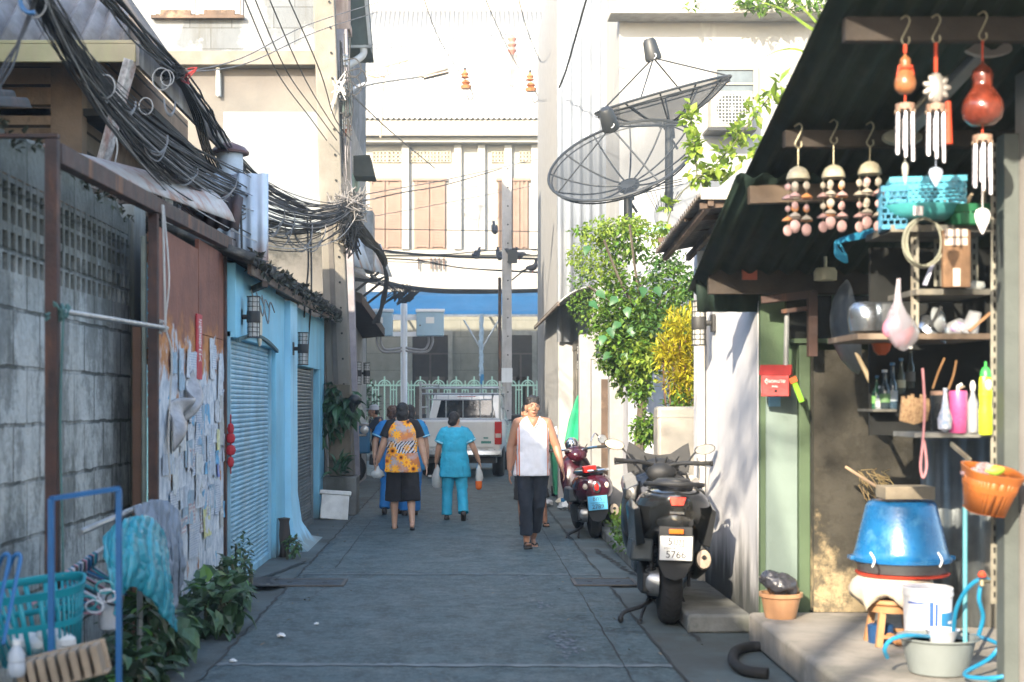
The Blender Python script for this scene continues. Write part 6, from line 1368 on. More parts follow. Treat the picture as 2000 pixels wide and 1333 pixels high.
# turquoise laundry basket
tq=M('turquoise_plastic',(.02,.36,.45),.35,var=.12,bump=.05,dirt=(.05,.28,.34),damt=.3,tl=.15)
def lattice_basket(name,label,cat,c,w0,d0,w1,d1,h,mat,nv,bands,th=.006,tilt=None,gap=.45,group=None):
    t=thing(name,label,cat,c)
    if tilt: t.rotation_euler=tilt
    def pt(a,z,o=0): 
        k=z/h; w=w0+(w1-w0)*k; d=d0+(d1-d0)*k; ca,sa=math.cos(a),math.sin(a)
        return V((math.copysign(abs(ca)**.6,ca)*(w/2+o),math.copysign(abs(sa)**.6,sa)*(d/2+o),z))
    m=MB(); n=48
    zs=[0]+bands+[h]
    for z,hh in zip(zs,[.02]+[.025]*len(bands)+[.035]):
        z0=max(0,z-hh); 
        m.loft([[pt(2*PI*i/n,zz,o) for i in range(n)] for zz,o in ((z0,0),(z0,th),(z,th*(1.8 if z==h else 1)),(z,0))]+[[pt(2*PI*i/n,z0,0) for i in range(n)]],cap=False)
    for i in range(nv):
        a=2*PI*(i+.5)/nv; da=2*PI/nv*gap/2
        m.add([pt(a-da,0,th*.5),pt(a+da,0,th*.5),pt(a+da,h,th*.5),pt(a-da,h,th*.5)],[(0,1,2,3)])
    obj('basket_wall',m,mat,t,solid=.003)
    m=MB(); m.add([pt(2*PI*i/n,.004) for i in range(n)],[tuple(range(n))]); obj('base',m,mat,t,solid=.003)
    return t
Yk=6.55; c=P(82,1284,Yk); lattice_basket('laundry_basket','tall turquoise slatted laundry basket behind the blue rack','basket',(c.x,c.y,c.z),.34,.26,.46,.36,.34,tq,44,[.19],tilt=(R(6),R(-7),R(12)))
m=MB()
for i in range(16): m.ell((c.x+rg.uniform(-.14,.14),c.y-.02+rg.uniform(-.1,.1),c.z+.05+rg.uniform(0,.05)),(.05,.05,.04),n=10)
one('white_rags','white rags lying in the bottom of the turquoise basket','cloth',m,white,disp=(.02,.05))
# foam tray stack (ribbed beige)
t=thing('ribbed_tray','beige ribbed cardboard tray tilted on the rack','tray',P(120,1300,5.7)); t.rotation_euler=(0,R(-13),R(6))
m=MB()
for k in range(8): m.prism([(-.17+k*.043,-.05,-.07),(-.17+k*.043+.028,-.05,-.07),(-.17+k*.043+.028,-.05,.05),(-.17+k*.043,-.05,.05)],(0,.12,0))
m.box(-.175,.07,-.075,.175,.085,.055); m.box(-.175,-.02,-.075,.175,.07,-.065); obj('ribs',m,M('cardboard_beige',(.36,.28,.20),.9,bump=.2),t,bevel=.003)
t=thing('water_bottle','small clear plastic water bottle on the rack at the left edge','bottle',P(32,1322,5.6)); m=MB(); m.lathe([(.028,0),(.034,.01),(.034,.05),(.03,.055),(.034,.06),(.033,.09),(.018,.115),(.014,.125)],(0,0,0),18); obj('bottle_body',m,M('cloudy_plastic',(.55,.6,.66),.15,alpha=.8,bump=.1),t); m=MB(); m.lathe([(.016,.125),(.016,.145),(0,.146)],(0,0,0),14); obj('cap',m,white,t)
# pole with hangers, bag cover, grey cloth
t=thing('hanger_pole','slanting pale pole carrying a crowd of plastic hangers','pole',(-1.75,7,1.1))
a=P(120,1128,6.7);b=P(250,1040,7.6); m=MB(); m.tube([a,b],.013,8); obj('pole',m,M('pale_dowel',(.5,.46,.42),.6),t,world=True)
hc=[M('hanger_%s'%n,c_,.4,bump=0) for n,c_ in (('pink',(.7,.32,.4)),('teal',(.05,.33,.36)),('navy',(.03,.05,.13)),('white',(.7,.7,.74)),('blue',(.03,.22,.45)),('black',(.02,.02,.02)))]
for i in range(22):
    k=i/22; p=a.lerp(b,.06+.42*k)+V((0,0,.0)); an=rg.uniform(-.5,.5)+1.0; dx=V((math.cos(an),math.sin(an)*.6,0)); dn=V((0,0,-1)); sw=rg.uniform(-.25,.25)
    pts=[p+dn*-.015,p+dx*.02+dn*-.01,p+dx*.02+dn*.03,p+dn*.06,p+dx*.17+dn*(.15+sw*.1),p+dx*.18+dn*(.18+sw*.1),p-dx*.18+dn*(.18-sw*.1),p-dx*.17+dn*(.15-sw*.1),p+dn*.06]
    m=MB(); m.tube(pts,.0055,5)
    one('clothes_hanger',('pink','teal','navy','white','blue','black')[i%6]+' plastic hanger '+('at the near end','in the front half','in the rear half','at the far end')[i//6]+' of the bunch on the pale pole','hanger',m,hc[i%6],group='hangers bunched on the pale pole')
for i in range(6):
    q=P(150+rg.uniform(-10,85),1150+i*8+rg.uniform(-8,8),6.75); m=MB(); r_=.03; m.tube([q+V((r_*math.cos(u)*1.4,0,r_*math.sin(u))) for u in [2*PI*k/14 for k in range(14)]],.006,5,closed=True); m.tube([q+V((-.05,0,-.01)),q+V((-.12,.03,.015))],.006,5)
    one('ring_hanger',('pink','teal','navy','white','blue','black')[(i*2+1)%6]+' looped sock hanger dangling '+('high','midway','low')[i//3]+' over the turquoise basket','hanger',m,hc[(i*2+1)%6],group='sock hangers over the basket')
bagm=M('blue_film',(.06,.46,.58),.12,var=.15,scale=3,bump=1.0,bscale=16,alpha=.72,coat=.4,tl=.25)
def drape(pts_top,pts_bot,Y0,Y1,nu=40,nv=34,amp=.03,bulge=.12):
    m=MB(); tp=smoothpath([V((p[0],p[1],0)) for p in pts_top],8); bt=smoothpath([V((p[0],p[1],0)) for p in pts_bot],8)
    def f(a,b):
        i=a*(len(tp)-1);j=int(i);q=i-j; A_=tp[j].lerp(tp[min(j+1,len(tp)-1)],q); i=a*(len(bt)-1);j=int(i);q=i-j; B_=bt[j].lerp(bt[min(j+1,len(bt)-1)],q)
        c_=A_.lerp(B_,b); Y=Y0+(Y1-Y0)*a-bulge*math.sin(b*2.4)+amp*math.sin(a*23+b*4)*(.3+b)+amp*.6*math.sin(a*51+b*9+math.sin(b*7)*2)
        return P(c_.x,c_.y,Y)
    m.grid(f,nu,nv); return m
m=drape([(200,1050),(235,1018),(275,1008),(305,1020),(325,1055)],[(225,1200),(245,1150),(285,1160),(320,1205),(345,1235)],6.9,7.7,120,90,.02,.15)
one('blue_plastic_sheet','crumpled translucent turquoise plastic sheet draped over the pole end','plastic sheet',m,bagm,disp=(.045,.10),solid=.002)
m=drape([(262,990),(300,975),(335,985),(352,1010)],[(300,1150),(325,1195),(345,1180),(358,1130)],7.9,8.5,50,40,.02,.12)
one('grey_cloth','grey-blue cloth hanging behind the turquoise plastic sheet','cloth',m,M('grey_fabric',(.20,.24,.29),.8,var=.35,scale=4,bump=.4,bscale=9),disp=(.06,.12),solid=.004)
m=MB(); m.lathe([(.0,0),(.05,.03),(.06,.1),(.04,.19),(.015,.22)],P(212,1240,6.9),16,wob=.1); one('white_pouch','small white plastic pouch hanging beside the basket','bag',m,M('pouch_white',(.5,.52,.56),.4,bump=.5))
m=MB(); m.tube([V((-1.9,7.1,.95)),V((-1.85,8.2,1.0))],.018,8); m.tube([V((-1.85,8.2,1.0)),V((-1.85,8.2,0))],.018,8); one('support_trestle','hidden steel trestle holding up the draped sheet','trestle',m,steelm)
# ================================================================ plants left
lf=M('broad_leaf',(.06,.12,.055),.45,var=.3,scale=20,isl=.9,bump=.05,tl=.25); lf2=M('bright_leaf',(.10,.22,.045),.45,isl=.6,bump=0,tl=.35); stem=M('stem_green',(.09,.09,.05),.8)
def shrub(label,c,r,n,L,mat=None,nst=6,name='shrub',droop=.5,extra=None):
    t=thing(name,label,'plant',(c[0],c[1],0)); rr=random.Random(hash(label)%999 if 0 else len(label)*7+n)
    m=MB(); leaves(m,c,r,n,L,rr,W=L*.62,droop=droop,fancy=True); obj('foliage',m,mat or lf,t,world=True,smooth=0)
    if extra: m=MB(); leaves(m,(c[0],c[1]-r[1]*.3,c[2]+r[2]*.3),(r[0],r[1],r[2]*.7),extra,L*.9,rr,W=L*.55,fancy=True); obj('new_leaves',m,lf2,t,world=True,smooth=0)
    m=MB()
    for k in range(nst):
        e=V(c)+V((rr.uniform(-1,1)*r[0]*.7,rr.uniform(-1,1)*r[1]*.7,rr.uniform(-.2,.8)*r[2])); b=V((c[0]+rr.uniform(-.1,.1),c[1]+rr.uniform(-.1,.1),0)); m.tube(smoothpath([b,b.lerp(e,.5)+V((rr.uniform(-.05,.05),0,.05)),e],4),[.012]*9,5)
    obj('stem',m,stem,t,world=True); return t
shrub('dark bushy shrub at the foot of the poster-covered gate',(-1.78,10.9,.2),(.16,.45,.22),190,.10,nst=10,extra=26)
shrub('broad-leaved plant spilling out toward the road by the gate',(-1.7,9.9,.22),(.18,.45,.2),130,.17,nst=8,extra=10)
shrub('low leafy plant under the grey cloth',(-1.84,8.7,.24),(.22,.55,.24),170,.15,nst=8,extra=14)
shrub('dark green plant beside the blue rack at lower left',(-1.76,7.6,.18),(.18,.55,.2),150,.13,nst=6,extra=4)
shrub('fine-leaved weed climbing the bottom of the blue shutter',(-1.88,12.15,.25),(.08,.4,.25),110,.06,nst=6)
shrub('tiny weed at the corner of the blue pillar',(-1.72,14.6,.12),(.08,.12,.12),70,.06,nst=3,extra=20)
# planter plants on pole
t=thing('pole_plant','leafy potted plant strapped to the big utility pole','plant',P(660,800,20.2)); m=MB()
for px,py,n in ((640,770,26),(652,800,34),(640,835,26),(672,795,30),(690,790,20),(628,760,8)): leaves(m,P(px,py,20.15),(.16,.12,.16),n,.26,rg,W=.12,droop=.9,fancy=True)
obj('foliage',m,M('pole_leaf',(.04,.10,.045),.45,isl=.8,bump=0,tl=.25),t,world=True,smooth=0)
m=MB(); m.ell(P(693,782,20.1),(.1,.1,.08)); m.tube([P(690,785,20.1),P(688,812,20.1)],[.07,.02]); obj('black_bag',m,blackp,t,world=True,disp=(.03,.05))
t=thing('pole_foot_plant','small rosette of leaves growing on the pole base block','plant',P(665,925,20.1)); m=MB(); leaves(m,P(664,915,20.0),(.12,.1,.14),34,.2,rg,W=.05,droop=-.8,fancy=True); obj('foliage',m,MC['pole_leaf'],t,world=True,smooth=0)
# ================================================================ chimes hanging from the canopy
brass=M('hook_metal',(.42,.38,.26),.4,.7); redc=M('red_cord',(.55,.06,.02),.7); tubem=M('chime_tube',(.62,.60,.66),.3,.5,bump=0); bead=M('bead_mix',(.30,.20,.14),.5,isl=.8,bump=0)
def hook(mb,p,h):
    mb.tube(smoothpath([V(p)+V((-.02,0,h)),V(p)+V((.006,0,h+.015)),V(p)+V((.02,0,h-.01)),V(p)+V((.0,0,h*.5)),V(p)+V((-.016,0,h*.18)),V(p)+V((0,0,0)),V(p)+V((.018,0,.012)),V(p)+V((.016,0,.035))],4),.0042,6)
def gourd_chime(lb,px,yh0,yh1,yg0,yg1,yt0,yt1,wg,Y=6.36,body='gourd',tassel=False,disc=None,colr=None,pend=None,cat='wind chime'):
    s=Y/F; p=P(px,yh1,Y); t=thing('wind_chime',lb,cat,(p.x,p.y,P(px,yt1,Y).z)); z=lambda py:P(px,py,Y).z; x=p.x
    m=MB(); hook(m,(x,Y,z(yh1)),(yh1-yh0)*s); obj('hook',m,brass,t,world=True)
    m=MB(); m.tube([(x,Y,z(yh1)),(x,Y,z(yg0))],.005 if body=='gourd' and wg>60 else .009,6); m.tube([(x,Y,z(yg1)),(x,Y,z(yt0))],.004,6); obj('cord',m,redc if disc is None else brass,t,world=True)
    m=MB(); H=(yg1-yg0)*s; r=wg*s/2; zb=z(yg1)
    if body=='gourd': m.lathe([(.004,0),(r*.55,H*.02),(r*.9,H*.12),(r,H*.25),(r*.93,H*.38),(r*.66,H*.52),(r*.47,H*.60),(r*.46,H*.68),(r*.52,H*.76),(r*.46,H*.86),(r*.2,H*.93),(r*.07,H*.97),(r*.06,H*1.0)],(x,Y,zb),24)
    else:
        m.ell((x,Y,zb+H*.5),(r*.6,r*.5,H*.5))
        for k in range(9): a=k*.7; m.ell((x+r*.55*math.cos(a),Y-.01,zb+H*.5+r*.55*math.sin(a)),(r*.42,r*.2,r*.22),Matrix.Rotation(-a,3,'Y'))
    obj('gourd' if body=='gourd' else 'ornament',m,colr,t,world=True)
    if body=='gourd' and wg<60:
        m=MB(); m.tube([(x+math.cos(a)*r*.55,Y+math.sin(a)*r*.55,zb+H*.62) for a in [2*PI*k/12 for k in range(12)]],.008,5,closed=True); m.tube([(x-r*.6,Y-.01,zb+H*.7),(x-r*.8,Y-.01,zb+H*.4)],.006,5); m.tube([(x+r*.5,Y-.01,zb+H*.7),(x+r*.7,Y-.01,zb+H*.45)],.006,5); obj('red_ribbon',m,redc,t,world=True)
    m=MB(); rr=.042; zt=z(yt0); m.lathe([(.01,.008),(rr,.006),(rr,-.02),(rr*.9,-.022)],(x,Y,zt),18); obj('top_cap',m,M('cap_clay',(.35,.22,.16),.6,var=.5,scale=60),t,world=True)
    m=MB()
    for k in range(10): a=2*PI*k/10; m.ell((x+rr*math.cos(a),Y+rr*math.sin(a),zt-.028),(.006,.006,.008),n=8)
    obj('bead_row',m,bead,t,world=True)
    L=(yt1-yt0)*s
    for k in range(6):
        a=2*PI*k/6+.3; l=L*(.62+.07*k); m=MB(); m.tube([(x+rr*.85*math.cos(a),Y+rr*.85*math.sin(a),zt-.035),(x+rr*.9*math.cos(a),Y+rr*.9*math.sin(a),zt-.035-l)],.0085,8); obj('chime_tube',m,tubem,t,world=True)
    if pend:
        y0,y1,w_,c=pend; m=MB(); m.tube([(x,Y,zt),(x,Y,z(y0))],.002,4); h=(y1-y0)*s
        m.loft([[V((x+math.cos(a)*w_*s/2*q,Y+math.sin(a)*.008*q,z(y0)-h*k)) for a in [2*PI*i/12 for i in range(12)]] for k,q in ((0,.35),(.08,.8),(.25,1),(.5,.85),(.8,.4),(1,.05))]); obj('pendant',m,c,t,world=True)
    if tassel:
        m=MB(); m.tube([(x+.055,Y,zt+.02),(x+.055,Y,zt-.17)],[.012,.02],8); obj('tassel',m,redc,t,world=True)
    return t
pl_=M('shell_pendant',(.66,.62,.66),.4,bump=.1)
gourd_chime('small orange gourd chime with silver tubes, leftmost of the upper hooks',1768,38,88,105,185,207,305,42,colr=M('orange_gourd',(.38,.15,.06),.35,var=.45,scale=14,coat=.3),pend=(318,362,13,M('grey_pendant',(.42,.42,.38),.4)))
gourd_chime('chime with a grey metal ornament and a red tassel beside its tubes',1828,36,85,142,205,208,308,60,body='orn',colr=M('pewter',(.45,.43,.40),.4,.5),tassel=True,pend=(328,366,28,M('blue_pendant',(.45,.52,.66),.3)))
gourd_chime('large glossy red-brown gourd chime at the right of the upper hooks',1919,30,80,120,248,268,370,80,colr=M('red_gourd',(.20,.04,.022),.22,var=.6,scale=12,coat=.7,bump=.03),pend=(408,458,31,M('white_pendant',(.82,.80,.82),.3)))
sh1=M('shell_pink',(.42,.27,.25),.5,isl=.5,var=.2,bump=.1); sh2=M('shell_cream',(.36,.32,.26),.5,isl=.4,bump=.1)
def shell_chime(lb,px,yh0,yd0,yd1,yb,sd):
    Y=7.42; s=Y/F; r_=random.Random(sd); x=P(px,0,Y).x; z=lambda py:P(px,py,Y).z
    t=thing('shell_chime',lb,'wind chime',(x,Y,z(yb)),0,'shell chimes on the lower canopy beam')
    m=MB(); hook(m,(x,Y,z(yh0+42)),42*s); m.tube([(x,Y,z(yh0+42)),(x,Y,z(yd0))],.003,5); obj('hook',m,brass,t,world=True)
    m=MB(); r=23*s; m.lathe([(.003,0),(r*.35,-.006),(r*.7,-.02),(r*.92,-.045),(r,-.07),(r*.96,-.072),(r*.6,-.04)],(x,Y,z(yd0)),20); obj('coconut_dome',m,M('pale_shell_dome',(.45,.41,.30),.6,var=.3,scale=20,bump=.3),t,world=True)
    k=0
    for a in (0,1,2,3,4):
        cx=x+r*.85*math.cos(a*1.257+.4); cy=Y+r*.85*math.sin(a*1.257+.4); zz=z(yd1); end=z(yb)+.03+.02*(a%2)
        m=MB(); m.tube([(cx,cy,zz+.02),(cx,cy,end)],.0015,4); obj('thread',m,brass,t,world=True)
        n=5
        for j in range(n):
            zc=zz-.02-(zz-end-.02)*j/(n-1); big=(j==n-1); m=MB()
            if j%2==1 and not big: m.loft([[V((cx+w_*math.cos(q),cy+w_*.8*math.sin(q),zc+h)) for q in [2*PI*i/10 for i in range(10)]] for w_,h in ((.004,.018),(.022,.006),(.034,-.006),(.030,-.008))])
            else:
                R_=.027 if big else r_.uniform(.013,.021); tl_=r_.uniform(-.4,.4); m.ell((cx,cy,zc),(R_,.007,R_*1.08),Matrix.Rotation(tl_,3,'Z'),n=14)
            obj('shell',m,(sh1 if big or r_.random()<.5 else sh2) if r_.random()>.12 else M('shell_orange',(.65,.28,.10),.5),t,world=True)
shell_chime('shell chime with a pale dome, left of the three shell chimes',1559,248,325,358,462,1)
shell_chime('shell chime with orange shells in the middle of the three',1628,240,322,355,455,2)
shell_chime('shell chime with a brass stem, right of the three, overlapping the blue basket',1699,245,315,350,455,3)
# tube light fixture
t=thing('tube_light','grey tube light fitting slanting under the canopy with oval ends','light fixture',P(1850,200,6.9))
a=P(1925,95,6.75); b=P(1760,272,7.3)
m=MB(); m.bar(a,b,.075,.05); obj('casing',m,M('fitting_grey',(.24,.26,.26),.5,.2),t,world=True,bevel=.01)
m=MB(); m.tube([a.lerp(b,.15)+V((-.045,-.0,.03)),a.lerp(b,.95)+V((-.045,0,.03))],.013,10); obj('lamp_tube',m,M('tube_glass',(.45,.38,.28),.3),t,world=True)
m=MB(); m.lathe([(0,-.018),(.11,-.016),(.118,0),(.11,.016),(0,.018)],P(1929,95,6.7),28,axis=(0,-1,.1),sy=.38); obj('end_plate',m,M('cream_cap',(.55,.50,.46),.4),t,world=True)
m=MB(); m.lathe([(0,-.018),(.10,-.016),(.105,0),(.10,.016),(0,.018)],P(1762,270,7.32),28,axis=(0,-1,.3),sy=.42); obj('end_plate',m,M('olive_cap',(.22,.22,.17),.5),t,world=True)
# small cream lamp hanging + blue rope
t=thing('hanging_lamp','small cream round lamp hanging at the dark end of the canopy','lamp',P(1612,550,9.2)); c=P(1612,538,9.2)
m=MB(); m.lathe([(.02,.05),(.06,.045),(.075,.02),(.072,-.035),(.0,-.04)],c,20); obj('lamp_shade',m,M('cream_shade',(.62,.55,.36),.5),t,world=True); m=MB(); m.tube([c+V((0,0,.05)),c+V((0,0,.12))],.012,8); obj('stem',m,brass,t,world=True)
m=MB()
for k in range(5): m.tube(path3([(1740,440,7.5),(1690,452+k*3,7.6),(1640,468+k*2,7.8),(1632,480+k*5,7.8),(1655,505+k*2,7.8),(1640,475,7.8)],4),.006,5)
one('blue_rope','blue rope straggling from the basket to the shell chimes','rope',m,M('rope_blue',(.02,.25,.42),.8,bump=.4))
# ================================================================ slotted angle rack
ang=M('slotted_angle',(.30,.29,.24),.6,.3,var=.3,scale=10,dirt=(.12,.09,.06),damt=.5)
t=thing('slotted_rack','grey slotted-angle shelf rack crammed with kitchenware','rack',(2.45,7.3,1.3))
def angle_post(px,y0,y1,Y):
    p=P(px,y1,Y);q=P(px,y0,Y); m=MB(); m.box(p.x-.02,Y,p.z,p.x+.02,Y+.003,q.z); m.box(p.x+.017,Y+.003,p.z,p.x+.02,Y+.04,q.z); o=obj('angle_post',m,ang,t,world=True)
    m=MB(); z=p.z+.03
    while z<q.z-.03: m.box(p.x-.006,Y-.0012,z,p.x+.004,Y-.0002,z+.028); z+=.055
    obj('slot',m,dark,o,world=True)
angle_post(1943,280,1180,7.02); angle_post(1787,420,660,7.2); angle_post(1832,440,560,7.45); angle_post(1903,440,560,7.45)
def shelfb(px0,px1,py,Y0,Y1,th=.03,nm='shelf_board',mat=None):
    a=P(px0,py,Y0);b=P(px1,py,Y0); m=MB(); m.box(a.x,Y0,a.z-th,b.x,Y1,a.z); return obj(nm,m,mat or M('shelf_grey',(.13,.125,.11),.7,.2,var=.4,scale=8,dirt=(.25,.22,.17),damt=.4),t,world=True,bevel=.002)
shelfb(1740,1942,440,7.15,7.6,.035); shelfb(1790,1935,565,7.12,7.6); shelfb(1675,1940,652,7.12,7.7,.03,mat=M('worn_board',(.12,.085,.06),.8,var=.4,bump=.4,dirt=(.3,.24,.18),damt=.5))
shelfb(1786,1940,846,7.1,7.45,.025,mat=M('grey_board',(.24,.24,.225),.7,dirt=(.1,.1,.1),damt=.5)); shelfb(1705,1752,800,7.7,8.0,.015)
m=MB(); m.box(2.25,7.82,1.42,2.95,7.85,2.45); obj('dark_backing',m,dark,t,world=True)  # near-black sheet added to stand in for the alcove's shade behind the rack
m=MB(); m.bar(P(1858,868,7.1),P(1895,900,6.9),.012,.02); obj('brace',m,ang,t,world=True)
# baskets on top
Y=7.3; c=P(1800,418,Y)
def perf_basket(name,lb,px,py0,py1,w,d,Y,mat,mat2=None):
    p=P(px,py1,Y); h=(py1-py0)*Y/F; t=thing(name,lb,'basket',p,R(-12)); m=MB()
    for (x0,y0,x1,y1) in ((-w/2,-d/2,w/2,-d/2),(w/2,-d/2,w/2,d/2),(w/2,d/2,-w/2,d/2),(-w/2,d/2,-w/2,-d/2)):
        a=V((x0,y0,0));b=V((x1,y1,0)); L=(b-a).length; u=(b-a)/L
        m.bar(a+V((0,0,.012)),b+V((0,0,.012)),.006,.024); m.bar(a+V((0,0,h-.015)),b+V((0,0,h-.015)),.012,.03)
        n=6
        for i in range(1,n): z=.02+(h-.045)*i/n; m.bar(a+V((0,0,z)),b+V((0,0,z)),.004,.008)
        k=int(L/.028)
        for r in range(n):
            z0=.02+(h-.045)*r/n; z1=z0+(h-.045)/n
            for i in range(k+1):
                q=a+u*(L*(i+.5*(r%2))/k); 
                if (q-a).length<=L+.001: m.bar(q+V((0,0,z0)),q+V((0,0,z1)),.008,.004)
    m.box(-w/2,-d/2,0,w/2,d/2,.004); obj('perforated_side',m,mat,t); return t
perf_basket('plastic_basket','bright blue perforated plastic basket on top of the rack',1808,352,412,.36,.24,7.25,M('cyan_plastic',(.05,.42,.60),.35,bump=0))
perf_basket('plastic_basket','deep blue end basket standing left behind the bright blue one',1742,372,455,.12,.3,7.3,M('deep_cyan',(.01,.19,.33),.35,bump=0))
m=MB(); m.lathe([(.12,0),(.17,.03),(.20,.065),(.205,.072),(.19,.06)],P(1800,432,7.2),28,sy=.8); one('teal_basin','pale teal basin squashed under the blue basket','basin',m,M('teal_plastic',(.08,.42,.44),.35,bump=0))
m=MB(); m.box(P(1783,0,7.0).x,6.99,P(0,422,7.0).z,P(1802,0,7.0).x,6.995,P(0,404,7.0).z); one('paper_tag','small pinkish paper tag on the teal basin front','tag',m,M('tag_paper',(.6,.55,.55),.8))
lattice_basket('plastic_basket','dark green mesh basket piled with driftwood at the right of the rack top','basket',P(1890,444,7.2),.17,.2,.23,.24,.10,M('mesh_green',(.02,.16,.07),.5,bump=0),36,[.03,.055],gap=.5)
m=MB()
for k in range(7): q=P(1890,405,7.2)+V((rg.uniform(-.09,.09),rg.uniform(-.05,.05),rg.uniform(-.03,.02))); d=V((rg.uniform(-1,1),rg.uniform(-.5,.5),rg.uniform(-.2,.5))).normalized(); m.tube([q-d*.05,q+d*.08],[.02,.008],7)
one('driftwood','grey-brown dry wood pieces in the green basket','wood',m,M('drift',(.30,.24,.17),.9,bump=.6))
# coil of cable
t=thing('cable_coil','oval coil of dull grey cable hanging on the rack','coil',P(1802,520,7.05)); m=MB()
for k in range(7): m.tube([P(1802,475,7.05)+V(((.098+k*.003*math.sin(k))*math.cos(u),-.012*(k%3),(.118+.003*math.cos(k*2))*math.sin(u)+.004*math.sin(u*3+k))) for u in [2*PI*j/30 for j in range(30)]],.0048,6,closed=True)
obj('cable',m,M('coil_grey',(.26,.26,.20),.6,bump=.2),t,world=True)
m=MB(); m.box(P(1842,0,7.0).x,7.0,P(0,562,7.0).z,P(1896,0,7.0).x,7.03,P(0,450,7.0).z); t=one('wooden_board','brown wooden board with cream labels propped on the rack','board',m,M('board_brown',(.20,.11,.055),.6,var=.5,scale=9,dirt=(.06,.04,.03),damt=.5),bevel=.003)
o=V(t.location)
def on(m,name,mat,par=None): return obj(name,m,mat,par or t,world=True)
for a,b in ((448,463),(466,480)): m=MB(); m.box(P(1845,0,7).x,6.994,P(0,b,7).z,P(1889,0,7).x,6.9992,P(0,a,7).z); on(m,'cream_label',M('label_cream',(.62,.52,.46),.7,var=.1))
m=MB(); m.box(P(1861,0,7).x,6.994,P(0,560,7).z,P(1875,0,7).x,6.9992,P(0,525,7).z); on(m,'lower_label',MC['label_cream'])
m=MB(); m.bar(P(1806,558,7.1),P(1822,515,7.1),.035,.012); one('plastic_card','pale lilac plastic strip standing in the rack','strip',m,M('lilac_plastic',(.5,.52,.66),.4))
# kitchenware on middle shelf
pot=M('steel_pot',(.34,.37,.40),.22,.9,var=.3,scale=8)
def lathe_thing(name,lb,cat,px,py,Y,prof,mat,n=24,axis=None,sy=1,**k):
    m=MB(); m.lathe(prof,P(px,py,Y),n,axis=axis,sy=sy); return one(name,lb,cat,m,mat,**k)
lathe_thing('cooking_pot','round dull steel pot on the left of the dish shelf','pot',1692,652,7.5,[(.05,0),(.085,.01),(.095,.07),(.092,.13),(.07,.16),(.02,.17)],pot)
lathe_thing('steel_tin','square-shouldered shiny tin beside the steel pot','tin',1728,648,7.45,[(.055,0),(.06,.01),(.06,.14),(.05,.15)],pot,n=6)
lathe_thing('steel_bowl','upturned steel bowl on the right of the dish shelf','bowl',1815,650,7.35,[(.10,0),(.095,.03),(.07,.07),(.03,.09)],pot,axis=(.5,-.3,.8))
fp=lathe_thing('frying_pan','dark-rimmed shallow pan leaning on the dish shelf with a black handle','pan',1832,625,7.25,[(.065,-.004),(.068,0),(.05,.02),(.0,.03)],M('lid_glass',(.25,.27,.28),.15,coat=.5),axis=(.7,-.7,.2))
m=MB(); m.bar(P(1815,640,7.2),P(1838,600,7.2),.018,.012); obj('handle',m,blackp,fp,world=True)
lathe_thing('glass_jar','clear plastic jar lying on its side among the dishes','jar',1862,645,7.3,[(.04,-.05),(.045,0),(.045,.05),(.04,.06)],M('jar_clear',(.6,.62,.66),.1,alpha=.45,bump=0),axis=(.5,-.8,.3))
lathe_thing('plastic_cup','clear upturned plastic cup at the right of the dish shelf','cup',1893,650,7.25,[(.045,0),(.04,.05),(.032,.11),(.0,.112)],MC['jar_clear'],axis=(.2,-.3,1))
m=MB(); m.ell(P(1873,640,7.25),(.045,.02,.03)); one('snack_packet','white and purple food packet wedged between cups','packet',m,M('purple_packet',(.3,.2,.4),.4,c2=(.6,.6,.62),scale=14),disp=(.03,.03))
m=MB(); m.bar(P(1892,648,7.2),P(1934,612,7.2),.02,.012); one('wooden_spatula','wooden spatula leaning against the angle post','spatula',m,M('spatula_wood',(.3,.16,.08),.7))
m=MB(); m.ell(P(1906,560,7.3),(.05,.03,.03)); one('clear_bag','small clear crumpled bag on the upper rack shelf','bag',m,MC['thin_plastic'],disp=(.03,.03))
# wok hanging edge on
t=thing('wok','big blackened wok hanging almost edge-on at the alcove corner','wok',P(1645,640,8.6)); c=P(1648,640,8.6)
m=MB(); m.lathe([(.29,0),(.26,.035),(.19,.085),(.1,.115),(.0,.125),(.0,.118),(.1,.108),(.19,.078),(.255,.03)],c+V((0.05,0,0)),40,axis=(-.97,.12,-.12)); obj('pan',m,M('sooty_steel',(.10,.115,.13),.5,.6,var=.4,scale=5,dirt=(.03,.03,.03),damt=.5),t,world=True)
m=MB(); m.tube([P(1672,690,8.4),P(1708,760,8.3)],[.012,.018],8); one('wok_ladle','wooden-handled ladle slanting below the wok','ladle',m,M('ladle_wood',(.32,.24,.14),.6))
# red-white bag
t=thing('plastic_bag','knotted clear plastic bag with pink and red contents hanging before the rack','bag',P(1758,685,6.95)); c=lambda py:P(1758,py,6.95)
m=MB()
m.loft([[c(py)+V((math.cos(a)*w_*(1+.1*math.sin(3*a+py*.05)),math.sin(a)*w_*.6,0))+V((0.012*math.sin(py*.03),0,0)) for a in [2*PI*i/24 for i in range(24)]] for py,w_ in ((545,.010),(575,.013),(592,.02),(610,.045),(630,.074),(648,.085),(665,.07),(678,.042),(686,.012))]); obj('bag_film',m,M('bag_film',(.45,.45,.5),.15,alpha=.5,bump=.8,bscale=22,coat=.3,dirt=(.5,.06,.08),damt=.55,dscale=10),t,world=True,disp=(.012,.03))
for q,cc,r_ in (((1742,640),'pink_content',(.045,.035,.055)),((1772,658),'red_content',(.025,.03,.055)),((1758,662),'pink_content',(.035,.035,.04))):
    m=MB(); m.ell(P(q[0],q[1],6.95),r_,Matrix.Rotation(.5,3,'Y')); obj('contents',m,M(cc,(.55,.2,.28) if 'pink' in cc else (.6,.05,.05),.5),t,world=True)
